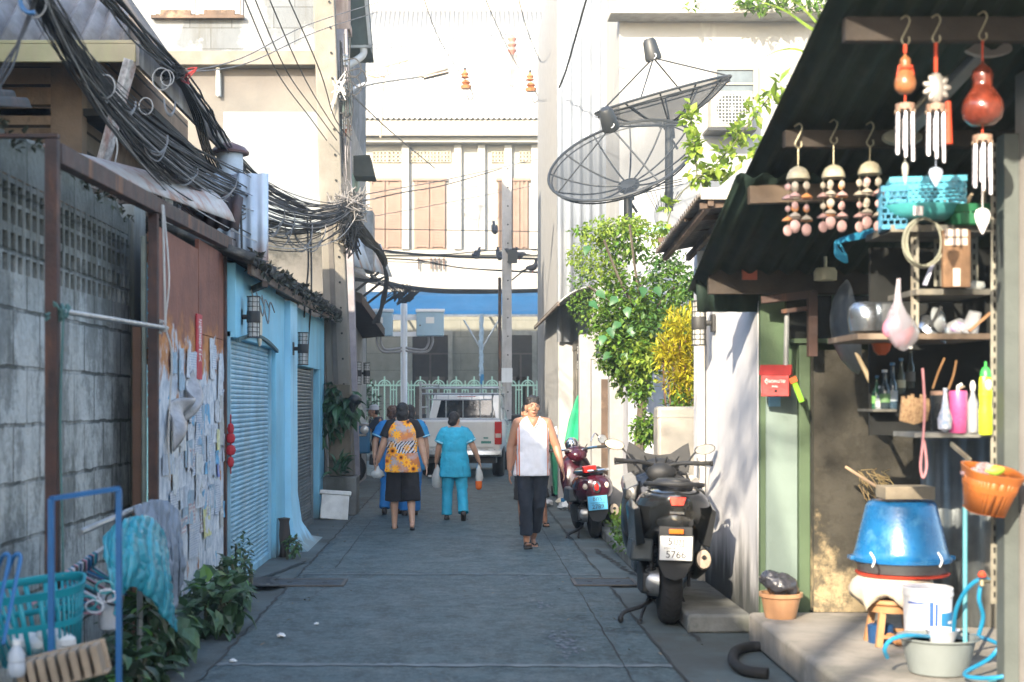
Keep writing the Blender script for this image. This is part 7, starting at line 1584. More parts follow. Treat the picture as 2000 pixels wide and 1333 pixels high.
# under-shelf dark zone
lathe_thing('orange_cup','orange plastic scoop tucked under the dish shelf','scoop',1722,694,7.5,[(.02,0),(.04,.02),(.05,.055),(.052,.06)],M('scoop_orange',(.65,.12,.03),.4))
for i,(px,py,h,r,cc,lb) in enumerate(((1728,800,.20,.030,(.03,.05,.06),'dark tall bottle at the back of the lower bottle group'),(1743,800,.24,.028,(.05,.09,.13),'blue-capped glass bottle between the dark bottle and the sauce jar'),(1722,803,.12,.035,(.35,.38,.40),'clear jar with pale liquid at the left of the bottles'),(1760,770,.18,.024,(.10,.12,.10),'slim pale-necked glass bottle behind the glove'),(1778,760,.22,.026,(.05,.06,.05),'dark slender bottle right of the pale-necked bottle'),(1712,800,.17,.03,(.04,.16,.09),'green-labelled bottle at the far left of the shelf'))):
    p=P(px,py,7.78+i*.01); t=thing('glass_bottle',lb,'bottle',p); m=MB(); m.lathe([(r*.9,0),(r,.01),(r,h*.55),(r*.5,h*.72),(r*.4,h*.95),(r*.45,h)],(0,0,0),16); obj('glass',m,M('glass_%d'%i,cc,.1,coat=.5,bump=0,alpha=.85),t)
    m=MB(); m.lathe([(r*.5,h),(r*.5,h+.015),(0,h+.016)],(0,0,0),12); obj('cap',m,MC['cart_blue'] if i%2 else white,t); m=MB(); m.lathe([(r*1.02,h*.18),(r*1.02,h*.42)],(0,0,0),16); obj('bottle_label',m,M('label_%d'%i,[(.1,.2,.08),(.3,.35,.4),(.5,.5,.5),(.4,.4,.3),(.1,.1,.1),(.15,.35,.1)][i],.6),t)
m=MB()
for k in range(9): a=P(1762+k*5.5,828-abs(k-4)*1.5,7.15);b=P(1764+k*6,775+5*math.sin(k*1.7),7.12); m.tube([a,a.lerp(b,.6)+V((0,-.012,0)),b],[.014,.014,.009],8)
one('wicker_bundle','striped wicker glove-like bundle hanging from the shelf corner','basket',m,M('wicker',(.42,.28,.15),.8,c2=(.25,.15,.08),scale=60,bump=.6))
t=thing('tumbler','tall black tumbler with a wooden lid on the bottle shelf','tumbler',P(1834,842,7.2)); m=MB(); m.lathe([(.034,0),(.038,.005),(.042,.18)],(0,0,0),20); obj('tumbler_body',m,M('tumbler_black',(.02,.024,.028),.3,coat=.3,bump=0),t); m=MB(); m.lathe([(.042,.18),(.042,.2),(0,.202)],(0,0,0),20); obj('lid',m,M('lid_tan',(.32,.2,.14),.6),t)
t=thing('tumbler','glossy pink tumbler with a white spout on the bottle shelf','tumbler',P(1871,847,7.12)); m=MB(); m.lathe([(.040,0),(.043,.006),(.046,.2),(.043,.212),(.0,.213)],(0,0,0),24); obj('tumbler_body',m,M('pink_plastic',(.62,.10,.28),.3,coat=.3,bump=0),t); m=MB(); m.tube([(0,0,.21),(0,0,.235),(.02,0,.245)],.008,8); obj('spout',m,white,t); m=MB(); m.tube([(-.01,0,.213),(.03,-.01,.235)],.005,6); obj('straw_loop',m,brass,t)
t=thing('soap_bottle','yellow-green dish soap bottle with a green cap by the angle post','bottle',P(1925,850,7.0)); m=MB(); m.lathe([(.030,0),(.034,.008),(.034,.12),(.029,.15),(.034,.19),(.032,.27),(.026,.29)],(0,0,0),20,sy=.7); obj('bottle_body',m,M('soap_yellow',(.50,.62,.03),.25,coat=.3,var=.1),t)
m=MB(); m.lathe([(.027,.285),(.025,.31),(.015,.33),(.006,.335),(.006,.36)],(0,0,0),16); obj('cap',m,M('soap_green',(.05,.42,.08),.35,bump=0),t); m=MB(); m.ell((.008,-.022,.245),(.018,.006,.028)); obj('bottle_label',m,M('label_white',(.5,.58,.4),.5),t)
t=thing('spray_bottle','clear slim bottle with a white nozzle between the pink tumbler and soap','bottle',P(1900,846,7.1)); m=MB(); m.lathe([(.022,0),(.026,.01),(.026,.15),(.012,.19),(.01,.21)],(0,0,0),16); obj('bottle_body',m,MC['jar_clear'],t); m=MB(); m.lathe([(.012,.21),(.014,.24),(.005,.26)],(0,0,0),12); obj('nozzle',m,white,t)
m=MB(); m.lathe([(.0,0),(.03,.02),(.034,.07),(.018,.12),(.008,.2),(.012,.22)],P(1846,846,7.02),14,wob=.12); one('white_pouch','white patterned pouch hanging before the black tumbler','pouch',m,M('pouch_pattern',(.6,.6,.66),.6,c2=(.25,.35,.5),scale=40))
m=MB(); m.tube(smoothpath([P(1802,720,7.08),P(1806,790,7.08),P(1803,860,7.08),P(1798,910,7.08),P(1803,934,7.08),P(1810,910,7.08),P(1805,862,7.08)],5),.0065,6); one('pink_strap','long pink strap loop hanging down past the bottle shelf','strap',m,M('strap_pink',(.55,.25,.27),.7))
m=MB(); m.tube(smoothpath([P(1822,760,7.3),P(1832,730,7.3),P(1845,700,7.3)],4),.006,6); m.tube(smoothpath([P(1852,762,7.3),P(1862,735,7.3),P(1868,705,7.3)],4),.006,6); one('basket_handle','thin tan handle loop behind the tumblers','handle',m,M('tan_cane',(.35,.18,.06),.6))
# orange basket
t=lattice_basket('orange_basket','bright orange slatted basket full of plastic bags hanging by the post','basket',P(1922,998,6.75),.17,.17,.25,.25,.20,M('orange_plastic',(.42,.13,.03),.35,bump=0,tl=.15),40,[.13],tilt=(R(12),R(8),0),gap=.98)
m=MB(); m.ell(P(1905,925,6.75),(.07,.06,.025)); m.ell(P(1925,915,6.75),(.05,.05,.025)); obj('bag_filling',m,MC['bag_film'],None,disp=(.03,.03)); o=col.objects[-1] if 0 else bpy.data.objects['bag_filling']; tag(o,'crumpled pinkish plastic bags inside the orange basket','bag')
m=MB(); m.ell(P(1943,920,6.72),(.05,.03,.025)); one('green_wrapper','lime green wrapper poking out of the orange basket','wrapper',m,M('lime',(.30,.45,.05),.5),disp=(.02,.03))
# ================================================================ tubs and platform things
tubb=M('blue_tub',(.012,.13,.33),.28,var=.25,scale=6,coat=.3,dirt=(.10,.28,.48),damt=.35,dscale=5,streak=False)
Yt=8.3; c=P(1760,0,Yt); zt0=P(0,1095,Yt).z; zt1=P(0,978,Yt).z
t=thing('washtub','large blue plastic washtub upturned on the stack of basins','tub',(c.x,Yt,zt0)); m=MB(); H=zt1-zt0; m.lathe([(.275,-.0),(.285,.0),(.288,.02),(.272,.03),(.262,.06),(.20,H-.03),(.185,H-.008),(.17,H),(.10,H-.004),(.0,H-.004)],(0,0,0),48); obj('tub_shell',m,tubb,t)
m=MB()
for s in (-1,1): m.box(s*.27,-.04,.005,s*.305,.04,.03)
obj('lug',m,tubb,t,bevel=.005)
m=MB(); m.lathe([(.24,0),(.25,.0),(.27,.055),(.275,.06),(.26,.062)],P(1762,1116,Yt),40); one('grey_basin','dark grey basin squashed under the blue washtub','basin',m,M('grey_basin_plastic',(.07,.075,.08),.4))
m=MB(); m.lathe([(.22,0),(.262,.0),(.268,.012),(.22,.015)],P(1762,1122,Yt),40); one('red_tray','thin red plastic tray edge under the grey basin','tray',m,M('red_plastic',(.50,.05,.025),.4))
m=MB(); a=P(1722,975,8.2); b=P(1818,975,8.2); m.box(a.x,8.12,a.z,b.x,8.32,P(0,950,8.2).z); one('timber_block','pale timber block lying on the upturned blue washtub','block',m,M('block_wood',(.30,.25,.18),.8,var=.3,bump=.4),bevel=.004)
for s,px in ((1,1706),(2,1838)): 
    m=MB(); m.tube(smoothpath([P(px-6,1080,7.98),P(px+2,1095,7.96),P(px-2,1108,7.98)],4),.006,6); one('basin_handle','white plastic handle clip on the basin rim, %s of the tub'%('left side' if s==1 else 'right side'),'handle',m,white)
# stool covered with cloth
sw_=M('stool_wood',(.38,.2,.09),.6,var=.2); cc=P(1745,0,8.25)
t=thing('wooden_stool','low wooden stool carrying the washtubs, draped with a cream cloth','stool',(cc.x,8.25,.2)); zs=P(0,1170,8.2).z
m=MB(); m.lathe([(.17,-.03),(.18,-.02),(.18,.0),(.0,.001)],(0,0,zs-.2),28); m.lathe([(.15,-.075),(.155,-.035),(.15,-.03)],(0,0,zs-.2),28); obj('seat',m,sw_,t)
for a in range(4): m=MB(); q=PI/4+a*PI/2; m.bar((math.cos(q)*.17,math.sin(q)*.17,0),(math.cos(q)*.12,math.sin(q)*.12,zs-.22),.035); obj('leg',m,sw_,t)
m=MB(); m.bar((-.13,-.12,.06),(.13,-.12,.06),.02); m.bar((-.13,.12,.06),(.13,.12,.06),.02); obj('stretcher',m,sw_,t)
m=MB(); n=40
m.loft([[V((cc.x+r*math.cos(2*PI*i/n)*(1+w_*math.sin(i*1.1)+.5*w_*math.sin(i*.43+1)),8.25+r*math.sin(2*PI*i/n)*(1+w_*math.sin(i*.9)),z+w_*.35*math.sin(i*.7+1.5))) for i in range(n)] for r,z,w_ in ((.02,zs+.125,0),(.20,zs+.12,0),(.225,zs+.09,.02),(.235,zs+.03,.07),(.22,zs-.02,.13))],cap=False)
one('cream_cloth','cream cloth draped over the stool beneath the tub stack','cloth',m,M('cloth_cream',(.55,.48,.38),.85,var=.12,bump=.2),solid=.004)
m=MB(); m.lathe([(.04,0),(.07,.0),(.075,.1),(.06,.11)],(cc.x-.06,8.3,.2),16); one('navy_jar','small navy tin standing under the stool','tin',m,M('navy_tin',(.015,.06,.16),.4))
m=MB(); 
for k in range(6): m.ell((cc.x+rg.uniform(-.08,.12),8.15+rg.uniform(-.05,.05),.225+rg.uniform(0,.03)),(.035,.03,.025),n=10)
one('onion_heap','small heap of orange-brown onions under the stool','vegetables',m,M('onion',(.42,.2,.08),.5))
# white bucket with blue print
Yb_=7.85; c=P(1812,1238,Yb_); t=thing('paint_bucket','white plastic bucket with blue printed panels in front of the stool','bucket',(c.x,Yb_,.2)); H=P(0,1146,Yb_).z-.2
m=MB(); m.lathe([(.115,0),(.12,.005),(.132,H-.05),(.137,H-.048),(.137,H-.03),(.134,H-.03),(.136,H-.005),(.13,H),(.12,H-.002),(.0,H-.004)],(0,0,0),36); obj('bucket_body',m,M('bucket_white',(.74,.74,.76),.35,bump=0),t)
bl3=M('print_blue',(.03,.10,.42),.4,bump=0)
def patch(a0,a1,z0,z1,mat,off=.002):
    m=MB(); n=10; rr=lambda z:.12+.012*z/max(.1,H-.05)+off
    m.grid(lambda a,b:V((rr(z0+(z1-z0)*b)*math.sin(a0+(a1-a0)*a),-rr(z0+(z1-z0)*b)*math.cos(a0+(a1-a0)*a),z0+(z1-z0)*b)),n,3); obj('printed_panel',m,mat,t)
patch(-.25,-.08,.04,H-.07,bl3); patch(-.02,.10,.05,H-.08,bl3); patch(.25,1.1,H*.42,H*.66,M('print_mid_blue',(.03,.2,.42),.4,bump=0)); patch(.2,.6,.04,H*.36,bl3); patch(-1.2,-.4,H-.085,H-.075,bl3); patch(.62,1.05,H*.5,H*.54,MC['bucket_white'],.0035)
# grey basin w/ bowl
Yg_=7.35; c=P(1832,0,Yg_); t=thing('wash_basin','wide grey plastic basin at the platform edge','basin',(c.x,Yg_,.2)); H=P(0,1243,Yg_).z-.2
m=MB(); m.lathe([(.0,.0),(.13,.0),(.145,.01),(.185,H-.02),(.205,H-.008),(.205,H),(.185,H-.004),(.14,.02),(.0,.015)],(0,0,0),44); obj('basin_shell',m,M('basin_grey',(.19,.215,.215),.35,var=.12,bump=.03),t)
m=MB(); m.lathe([(.0,H-.035),(.175,H-.035)],(0,0,0),32); obj('water',m,M('grey_water',(.2,.26,.3),.05,bump=.05),t)
m=MB(); m.lathe([(.05,0),(.06,.005),(.083,.065),(.088,.068),(.08,.06),(.055,.012),(.0,.01)],(c.x+.015,Yg_-.02,.2+H-.03),30); one('white_bowl','small white bowl floating in the grey basin','bowl',m,M('bowl_white',(.66,.68,.74),.3,bump=0))
# hose
hs=M('hose_blue',(.015,.22,.40),.35,bump=.03); 
m=MB(); zb=.225
pts=[P(1733,1285,7.25),P(1728,1268,7.2),P(1742,1250,7.2),P(1780,1242,7.2),P(1850,1248,7.45),P(1895,1243,7.5),P(1935,1252,7.3),P(1975,1275,7.1),P(1985,1300,6.95),P(1960,1322,6.9),P(1905,1325,7.0),P(1885,1315,7.1),P(1935,1285,7.2),P(1960,1245,7.2),P(1965,1190,7.15),P(1945,1145,7.1),P(1918,1132,7.05),P(1890,1150,7.1),P(1868,1190,7.2),P(1862,1235,7.3)]
pts=[V((p.x,p.y,max(p.z,zb-.01))) for p in pts]; m.tube(smoothpath(pts,6),.011,8); m.tube(smoothpath([P(1918,1135,7.05),P(1912,1170,7.05),P(1920,1205,7.1),P(1912,1240,7.15)],5),.011,8)
one('garden_hose','looped blue garden hose hanging from the red tap over the platform','hose',m,hs)
t=thing('water_tap','small red-handled tap on the grey post above the hose','tap',P(1917,1130,7.02)); m=MB(); m.lathe([(.018,0),(.022,.012),(.01,.03)],P(1918,1128,7.0),10); obj('tap_handle',m,redc,t,world=True); m=MB(); m.tube([P(1918,1133,7.02),P(1918,1145,7.02)],.014,8); m.tube([P(1918,1136,7.02),P(1945,1136,7.1)],.011,8); obj('spout',m,brass,t,world=True)
m=MB(); a=P(1885,960,7.3); m.tube([(a.x,7.3,.2),(a.x,7.3,P(0,900,7.3).z)],.012,8); m.tube(smoothpath([V((a.x+.05,7.1,.215)),V((a.x+.12,7.0,.24)),V((a.x+.3,6.95,.22))],4),.012,8); one('teal_pipe','thin vertical pale-teal water pipe on the zinc screen','pipe',m,M('teal_pvc',(.10,.32,.38),.4))
# pot with bag
c=P(1520,1200,9.35); t=thing('flower_pot','sunlit terracotta-orange plastic pot at the platform corner','pot',(2.08,9.25,.2)); m=MB(); m.lathe([(.0,0),(.095,0),(.10,.01),(.125,.13),(.14,.14),(.14,.165),(.125,.165),(.115,.12),(.0,.11)],(0,0,0),30,wob=.02); obj('pot_body',m,M('pot_orange',(.50,.27,.14),.5,var=.2,dirt=(.6,.45,.3),damt=.4),t)
m=MB(); m.ell((2.075,9.25,.42),(.125,.11,.075),Matrix.Rotation(.35,3,'Y'),20); m.ell((2.02,9.25,.46),(.08,.08,.05),None,14); one('black_bag','crumpled dark plastic bag stuffed on the orange pot','bag',m,M('bag_dark',(.06,.06,.07),.22,coat=.3,bump=.9,bscale=25),remesh=.012,disp=(.06,.06))
# mailbox
Ym=9.45; mr=M('mailbox_red',(.40,.015,.015),.4,var=.15,dirt=(.3,.05,.04),damt=.3); t=thing('mailbox','small red house-shaped metal mailbox on the pale green panel','mailbox',P(1514,775,Ym),R(-18)); 
m=MB(); m.box(-.085,-.06,0,.095,.08,.145); obj('box',m,mr,t,bevel=.003)
m=MB(); m.prism([(-.10,-.068,.14),(-.10,.09,.14),(-.10,.01,.21)],(.21,0,0)); obj('roof',m,M('mailbox_roof',(.30,.03,.03),.5,var=.3),t,bevel=.002)
m=MB(); q=text_mb('ตู้จดหมาย',.034,(.005,-.0625,.10),(1,0,0),(0,0,1),0); m.add(q.v,q.f); obj('lettering',m,white,t)
m=MB(); q=text_mb('MAIL',.018,(.005,-.0625,.065),(1,0,0),(0,0,1),0); m.add(q.v,q.f); obj('lettering',m,white,t)
m=MB(); m.lathe([(.009,0),(.009,.003)],(.01,-.061,.035),12,axis=(0,-1,0)); obj('keyhole',m,dark,t)
m=MB(); m.box(-.088,-.04,.02,-.0855,-.01,.09); m.box(-.088,.01,.02,-.0855,.05,.11); obj('side_slot',m,M('slot_pale',(.4,.3,.38),.5),t)
m=MB(); m.box(P(1502,0,9.62).x,9.61,P(0,795,9.62).z,P(1524,0,9.62).x,9.639,P(0,776,9.62).z); one('blue_sticker','small pale blue sticker below the red mailbox','sticker',m,M('sticker_blue',(.2,.42,.55),.6))
m=MB(); a=P(1549,742,9.3);b=P(1566,786,9.3); m.bar(a,b,.035,.012,up=V((0,-1,0))); m2=one('fly_swatter','lime green plastic paddle hanging beside the mailbox','paddle',m,M('swatter_lime',(.22,.50,.03),.4,bump=0)); m=MB(); m.bar(P(1547,738,9.29),P(1551,748,9.29),.05,.014,up=V((0,-1,0))); obj('orange_clip',m,MC['scoop_orange'],m2,world=True)
# tools on wall
t=thing('broom','old broom with pale handle leaning on the sooty wall','broom',P(1690,940,9.3)); m=MB(); m.tube([P(1652,913,9.2),P(1725,960,9.0)],.010,8); obj('handle',m,M('broom_handle',(.40,.28,.18),.7),t,world=True); m=MB(); 
for k in range(40): q=P(1690,935,9.3)+V((rg.uniform(-.05,.12),0,rg.uniform(-.05,.06))); m.tube([q,q+V((rg.uniform(.0,.1),rg.uniform(-.05,.02),rg.uniform(-.14,.04)))],.003,4)
obj('bristles',m,M('bristle',(.34,.25,.12),.9,isl=.4),t,world=True)
# black rubber hose loop at platform foot
m=MB(); m.tube(smoothpath([G(1500,1328),G(1455,1322),G(1432,1303),G(1438,1283),G(1468,1274),G(1500,1276)],6),.032,10)
m.v=[(a,b,c_+.035) for a,b,c_ in m.v]; one('rubber_hose','thick black rubber hose curling out at the foot of the platform','hose',m,rub)
# white cabinet by scooter, sign plate
t=thing('water_tank','cream rounded fibreglass water tank behind the black scooter','tank',(P(1319,0,13.2).x,13.2,0)); m=MB(); zt=P(0,795,13.2).z; m.box(-.185,-.15,.3,.185,.15,zt); obj('tank_body',m,M('tank_cream',(.30,.28,.245),.5,var=.1,dirt=(.35,.3,.25),damt=.3),t,bevel=.03)
m=MB(); m.box(-.19,-.155,zt-.1,.19,.155,zt-.085); obj('band',m,MC['tank_cream'],t); m=MB(); m.box(-.16,-.12,0,.16,.12,.3); obj('stand',m,conc2,t)
# ================================================================ satellite dishes
def meshmat():
    m,nt,b=newmat('perforated_mesh'); b.inputs['Base Color'].default_value=(.03,.035,.04,1); b.inputs['Roughness'].default_value=.5; b.inputs['Metallic'].default_value=.3
    b.inputs['Alpha'].default_value=.62; return m
pmx=meshmat(); ribm=M('dish_rib',(.035,.04,.045),.5,.3)
def dish(label,c,nrm,rad,depth,pole_z,foc,roll=0,alt=False,lift=0):
    t=thing('satellite_dish',label,'satellite dish',(c[0],c[1],pole_z)); c=V(c)
    n=V(nrm).normalized(); x,y,_=frame(n)
    x,y=x*math.cos(roll)+y*math.sin(roll),-x*math.sin(roll)+y*math.cos(roll)
    def q(r,a,o=0): return c+(x*math.cos(a)+y*math.sin(a))*r+n*(depth*(r/rad)**2-depth+o)
    m=MB(); nr=7; na=48
    vs=[q(rad*i/nr+.001,2*PI*j/na) for i in range(nr+1) for j in range(na)]
    m.add(vs,[(i*na+j,i*na+(j+1)%na,(i+1)*na+(j+1)%na,(i+1)*na+j) for i in range(nr) for j in range(na)]); obj('mesh_panel',m,pmx,t,world=True,smooth=80)
    m=MB(); m.tube([q(rad,2*PI*j/48) for j in range(48)],.018,6,closed=True); m.tube([q(rad*.97,2*PI*j/48,-.035) for j in range(48)],.010,5,closed=True); obj('rim',m,ribm,t,world=True)
    for k in range(12):
        a=2*PI*k/12+.1; m=MB(); m.tube([q(rad*i/8,a,-.008) for i in range(9)],.0115,5); obj('rib',m,ribm,t,world=True)
    m=MB(); m.lathe([(.0,-.06),(.14,-.05),(.14,.0),(0,.02)],c-n*depth,20,axis=n); hub=obj('hub',m,ribm,t,world=True)
    f=c+n*(foc-depth)
    m=MB(); m.lathe([(.105,-.13),(.11,-.1),(.085,.12),(.06,.155),(0,.16)],f+n*.1,20,axis=n); fd=obj('feed_cover',m,M('feed_black',(.02,.022,.024),.5),t,world=True)
    m=MB(); m.tube([f+n*.0-V((0,.105,0))+x*.03*math.cos(u)+V((0,0,.03*math.sin(u))) for u in [2*PI*k/12 for k in range(12)]],.006,5,closed=True); obj('round_mark',m,white,fd,world=True)
    for k in range(4):
        a=PI/2*k+.35+(.4 if alt else 0); m=MB(); m.tube([q(rad,a),f+n*.0],.011,6); obj('feed_strut',m,ribm,t,world=True)
    m=MB(); b=c-n*depth; m.tube([b+V((0,0,-.04)),(b.x,b.y,pole_z)],.055,12); m.tube([b-n*.02,b-n*.1+V((.0,0,-.12))],.06,10); m.tube([b+x*.1-n*.05,b+V((.12,.05,-.35))],.018,6); obj('mast',m,ribm,t,world=True)
    return t
Yd=18.8; c=P(1294,187,Yd); dish('upper black mesh satellite dish tilted almost level on its mast',c,(-.27,-.13,1),.915,.36,P(0,412,Yd).z,.86,roll=.3)
Yd=17.6; c=P(1212,312,Yd); dish('lower black mesh satellite dish with its bowl turned to the viewer',c,(-.36,-.62,.85),.93,.36,P(0,445,Yd).z,.82,roll=.1,alt=True)
# rack of wires beneath dishes
m=MB(); a=P(1262,375,18.2)
for k in range(9): m.tube([P(1262+k*9,375,18.2),P(1284+k*3,415,18.2)],.004,4)
for py in (372,378,368): m.tube([P(1255,py,18.2),P(1335,352+(py-370),18.2)],.006,4)
one('wire_rack','small dark wire rack hanging under the two satellite dishes','rack',m,ribm)
m=MB(); m.box(P(1160,0,18).x,17.4,2.7,4.2,19.6,P(0,440,18).z); 
m=MB(); m.box(P(1225,0,17).x,16.9,0,4.5,19.8,3.62); one('low_flat_roof_house','pale low house carrying the two satellite dishes behind the greenery','house',m,M('lavender_wall',(.40,.40,.42),.8,var=.15,dirt=(.25,.25,.27),damt=.4))
# faint dish on the left in front of the far roof
pale2=M('sunbleached_mesh',(.45,.36,.24),.7,.2)
Yd=38; c=P(745,132,Yd)
t=thing('satellite_dish','pale sun-bleached satellite dish seen beyond the street lamp arm','satellite dish',c); n=V((-.25,-.25,.95)).normalized(); x,y,_=frame(n)
m=MB(); 
for k in range(12): a=2*PI*k/12; m.tube([c+(x*math.cos(a)+y*math.sin(a))*.75*i/5+n*(.25*(i/5)**2-.25) for i in range(6)],.012,4)
obj('rib',m,pale2,t,world=True)
m=MB(); m.tube([c+(x*math.cos(2*PI*k/32)+y*math.sin(2*PI*k/32))*.75 for k in range(32)],.02,5,closed=True); m.tube([c-n*.25,c-n*.25+V((-.1,.2,-1.6))],.03,6); obj('rim',m,pale2,t,world=True)
m=MB(); m.corr(c+V((-2.2,.0,-1.95)),(3.0,0,0),(0,2,.3),.15,.02); one('awning_roof','pale sheet roof carrying the bleached satellite dish','roof',m,MC['white_roof_sheet'],solid=.01) if 0 else None
# ================================================================ cables
cab=M('cable_black',(.035,.035,.036),.7,var=.5,scale=3); cabg=M('cable_grey',(.20,.19,.185),.8,var=.5,scale=3); cabw=M('cable_pale',(.42,.40,.38),.7); cabr=M('cable_red',(.25,.03,.03),.6)
rc=random.Random(5)
# main bundle from top-left down to the pole
t=thing('cable_bundle','thick sagging bundle of telephone cables from upper left to the leaning pole','cables',P(600,430,18))
spine=[(70,-30,6.6),(120,50,7.4),(200,165,8.8),(300,270,10.6),(400,345,13),(500,395,15.5),(590,425,18),(650,420,19.6),(690,400,20.2)]
def strand(mat_i,r,spread,off=None,jig=.02):
    ox,oy=off or (rc.gauss(0,1),rc.gauss(0,1)); pts=[]
    for i,(a,b,Y) in enumerate(spine):
        k=i/(len(spine)-1); s_=spread*[.25,.3,.42,.75,1.15,1.35,1.1,.8,.5][i]
        p=P(a,b,Y); pts.append(p+V((ox*s_*.6+rc.gauss(0,jig),rc.gauss(0,.08),oy*s_+rc.gauss(0,jig*1.0)-(.10*abs(ox)*math.sin(PI*k)))))
    m=MB(); m.tube(smoothpath(pts,6),[r*(.8 if q<20 else 1.25) for q in range((len(pts)-1)*6+1)],5); return m
groups=[MB(),MB(),MB()]
for i in range(64):
    g_=0 if i%3 else (1 if i%2 else 2); m=strand(0,rc.choice([.003,.004,.0055,.0075]) if g_==0 else .004,.11); groups[g_].add(m.v,m.f)
for mb,mt,nm in zip(groups,(cab,cabg,cabw),('black_cables','grey_cables','pale_cables')): obj(nm,mb,mt,t,world=True)
m=MB()
for i in range(7): s_=strand(0,.007,.05,jig=.01); m.add(s_.v,s_.f)
obj('core_cables',m,cab,t,world=True)
# loops hanging off the bundle
for px,py,Y,dx,dy,s in ((300,265,10.4,45,60,1),(250,200,9.6,25,30,1),(350,330,11.8,60,40,1),(420,350,13.4,70,50,1),(330,200,10.9,20,40,-1),(205,175,8.9,18,30,1),(460,390,14.6,60,45,1),(520,410,16,60,60,1),(540,420,16.6,60,70,1),(580,440,17.5,50,80,1),(600,440,18,60,60,1)):
    for k in range(3):
        m=MB(); q=rc.uniform(.7,1.2); m.tube(path3([(px-dx*.5,py-6,Y),(px-dx*.3,py+dy*.5*q,Y-.1),(px+dx*.2,py+dy*.75*q,Y-.05),(px+dx*.55,py+dy*.35,Y+.2),(px+dx*.6,py,Y+.3)]),.007,5)
        obj('hanging_loop',m,cabg,t,world=True)
for px,py,Y,r_ in ((215,178,8.9,.06),(333,160,10.9,.05),(322,162,10.9,.07),(292,215,10.3,.05),(80,20,6.8,.06)): m=MB(); m.tube([P(px,py,Y)+V((r_*math.cos(2*PI*k/16),-.12,r_*1.2*math.sin(2*PI*k/16))) for k in range(16)],.005,5,closed=True); obj('coil',m,cabw,t,world=True)
m=MB(); m.tube([P(76,14,6.7)+V((.05*math.cos(2*PI*k/16),-.13,.065*math.sin(2*PI*k/16))) for k in range(14)],.011,6); obj('blue_tie',m,bp,t,world=True)
# second straighter bundle above: to 625,400
t=thing('cable_run','thin dark cable run slanting above the main bundle along the wooden eave','cables',P(400,200,12))
m=MB()
for i in range(11):
    o=rc.gauss(0,.035);u=rc.gauss(0,.035)
    m.tube([p+V((o+rc.gauss(0,.008),0,u+rc.gauss(0,.01))) for p in path3([(180,-40,9),(335,130,11.8),(400,215,13.4),(450,300,15),(520,365,17),(600,412,19.5)],4)],.009,5)
obj('strand',m,cab,t,world=True)
m=MB()
for i in range(16): m.tube([P(335+rc.uniform(-20,25),140+rc.uniform(-8,10),11.7)+V((rc.gauss(0,.04),0,rc.gauss(0,.02))) for _ in range(7)],.008,5)
obj('splice_knot',m,cab,t,world=True)
m=MB()
for i in range(5): m.tube(path3([(350,140,11.8),(385,133,11.8),(350+rc.uniform(0,25),155,11.8),(370,165,11.8)],3),.006,5)
obj('red_lead',m,cabr,t,world=True)
m=MB()
for k in range(5):
    m.tube(path3([(345+k*2,150,11.8),(375+k*4,220,12.4),(395+k*4,290,13),(412+k*5,330,13.4)],4),.009,5)
obj('drop_cable',m,cab,t,world=True)
# individual overhead wires
def ow(label,pts,r=.008,mat=None,grp=None,k=6):
    m=MB(); m.tube(path3(pts,k),r,5); o=one('overhead_wire',label,'wire',m,mat or cab,group=grp); return o
G1='thin wires fanning from the top edge to the leaning pole'
for a,b,lb in ((480,620,'first and leftmost'),(500,640,'second from the left'),(528,655,'third from the left'),(565,668,'rightmost')):
    ow(lb+' of the thin dark wires slanting across the block building',[(a-10,-20,14),(a+60,140,16.5),(b-15,230,19),(b+18,275,20.3)],.007,cab,G1)
ow('faint wire slanting from the upper left corner over the tin roof',[(190,-20,9),(260,80,10),(340,140,11.6)],.007,cab)
ow('wire rising to the right from the splice toward the bay box',[(340,145,11.8),(470,115,14),(600,50,18),(740,5,22)],.006,cabg); ow('second wire rising beside it toward the bay box',[(350,142,11.8),(480,125,14),(620,62,18),(735,25,22)],.006,cabg)
for i,(a,b) in enumerate(((20,0),(30,0),(12,0))):
    ow(('middle','rightmost','leftmost')[i]+' dark wire dropping steeply at the upper left corner',[(66+i*3,0,6.7),(40+i*2,70,6.6),(a-6,130,6.5),(-20+i*5,190,6.4)],.006,cab,'steep wires at the upper left corner')
for px,lb in ((905,'leftmost insulator string'),(1037,'middle insulator string'),(1083,'right insulator string')):
    pass
ow('long wire swooping from the top edge to the left insulator',[(822,-20,24),(850,60,26.5),(880,115,29),(912,162,32)],.008); ow('long wire swooping from the top edge to the middle insulator',[(940,-20,24),(975,60,26.5),(1005,120,29),(1037,172,32)],.008); ow('long wire swooping from the top edge to the right insulator',[(1008,-20,24),(1030,60,26.5),(1055,120,29),(1083,172,32)],.008)
ow('horizontal wire joining the three insulators',[(912,174,32),(980,176,32),(1037,178,32),(1085,180,32)],.008)
ow('twisted wire running down right from the street lamp',[(688,186,21),(760,255,26),(850,330,33)],.012,cabg); ow('faint wire crossing the far tin roof',[(700,90,34),(820,82,35),(1000,68,36),(1085,74,36)],.008,cabg); ow('second faint wire crossing the far tin roof',[(700,98,34),(840,88,35),(1000,75,36),(1085,82,36)],.008,cabg)
ow('wire across the upper windows at the left',[(690,385,24),(760,372,28),(880,350,33),(1100,300,36)],.010,cabg); ow('darker wire across the upper windows',[(690,398,22),(780,378,27),(870,362,32),(980,330,35)],.012,cab); ow('low wire across the shutter leaves',[(720,448,34),(850,450,35),(1090,454,36)],.010,cab)
ow('faint thin wire from the shutters to the white pole',[(700,428,30),(830,405,33),(1085,355,36)],.007,cabg)
ow('serrated dark wire at the top right of the street',[(1148,-10,20),(1128,60,21),(1105,140,22.5),(1092,172,23.2)],.016,cab)
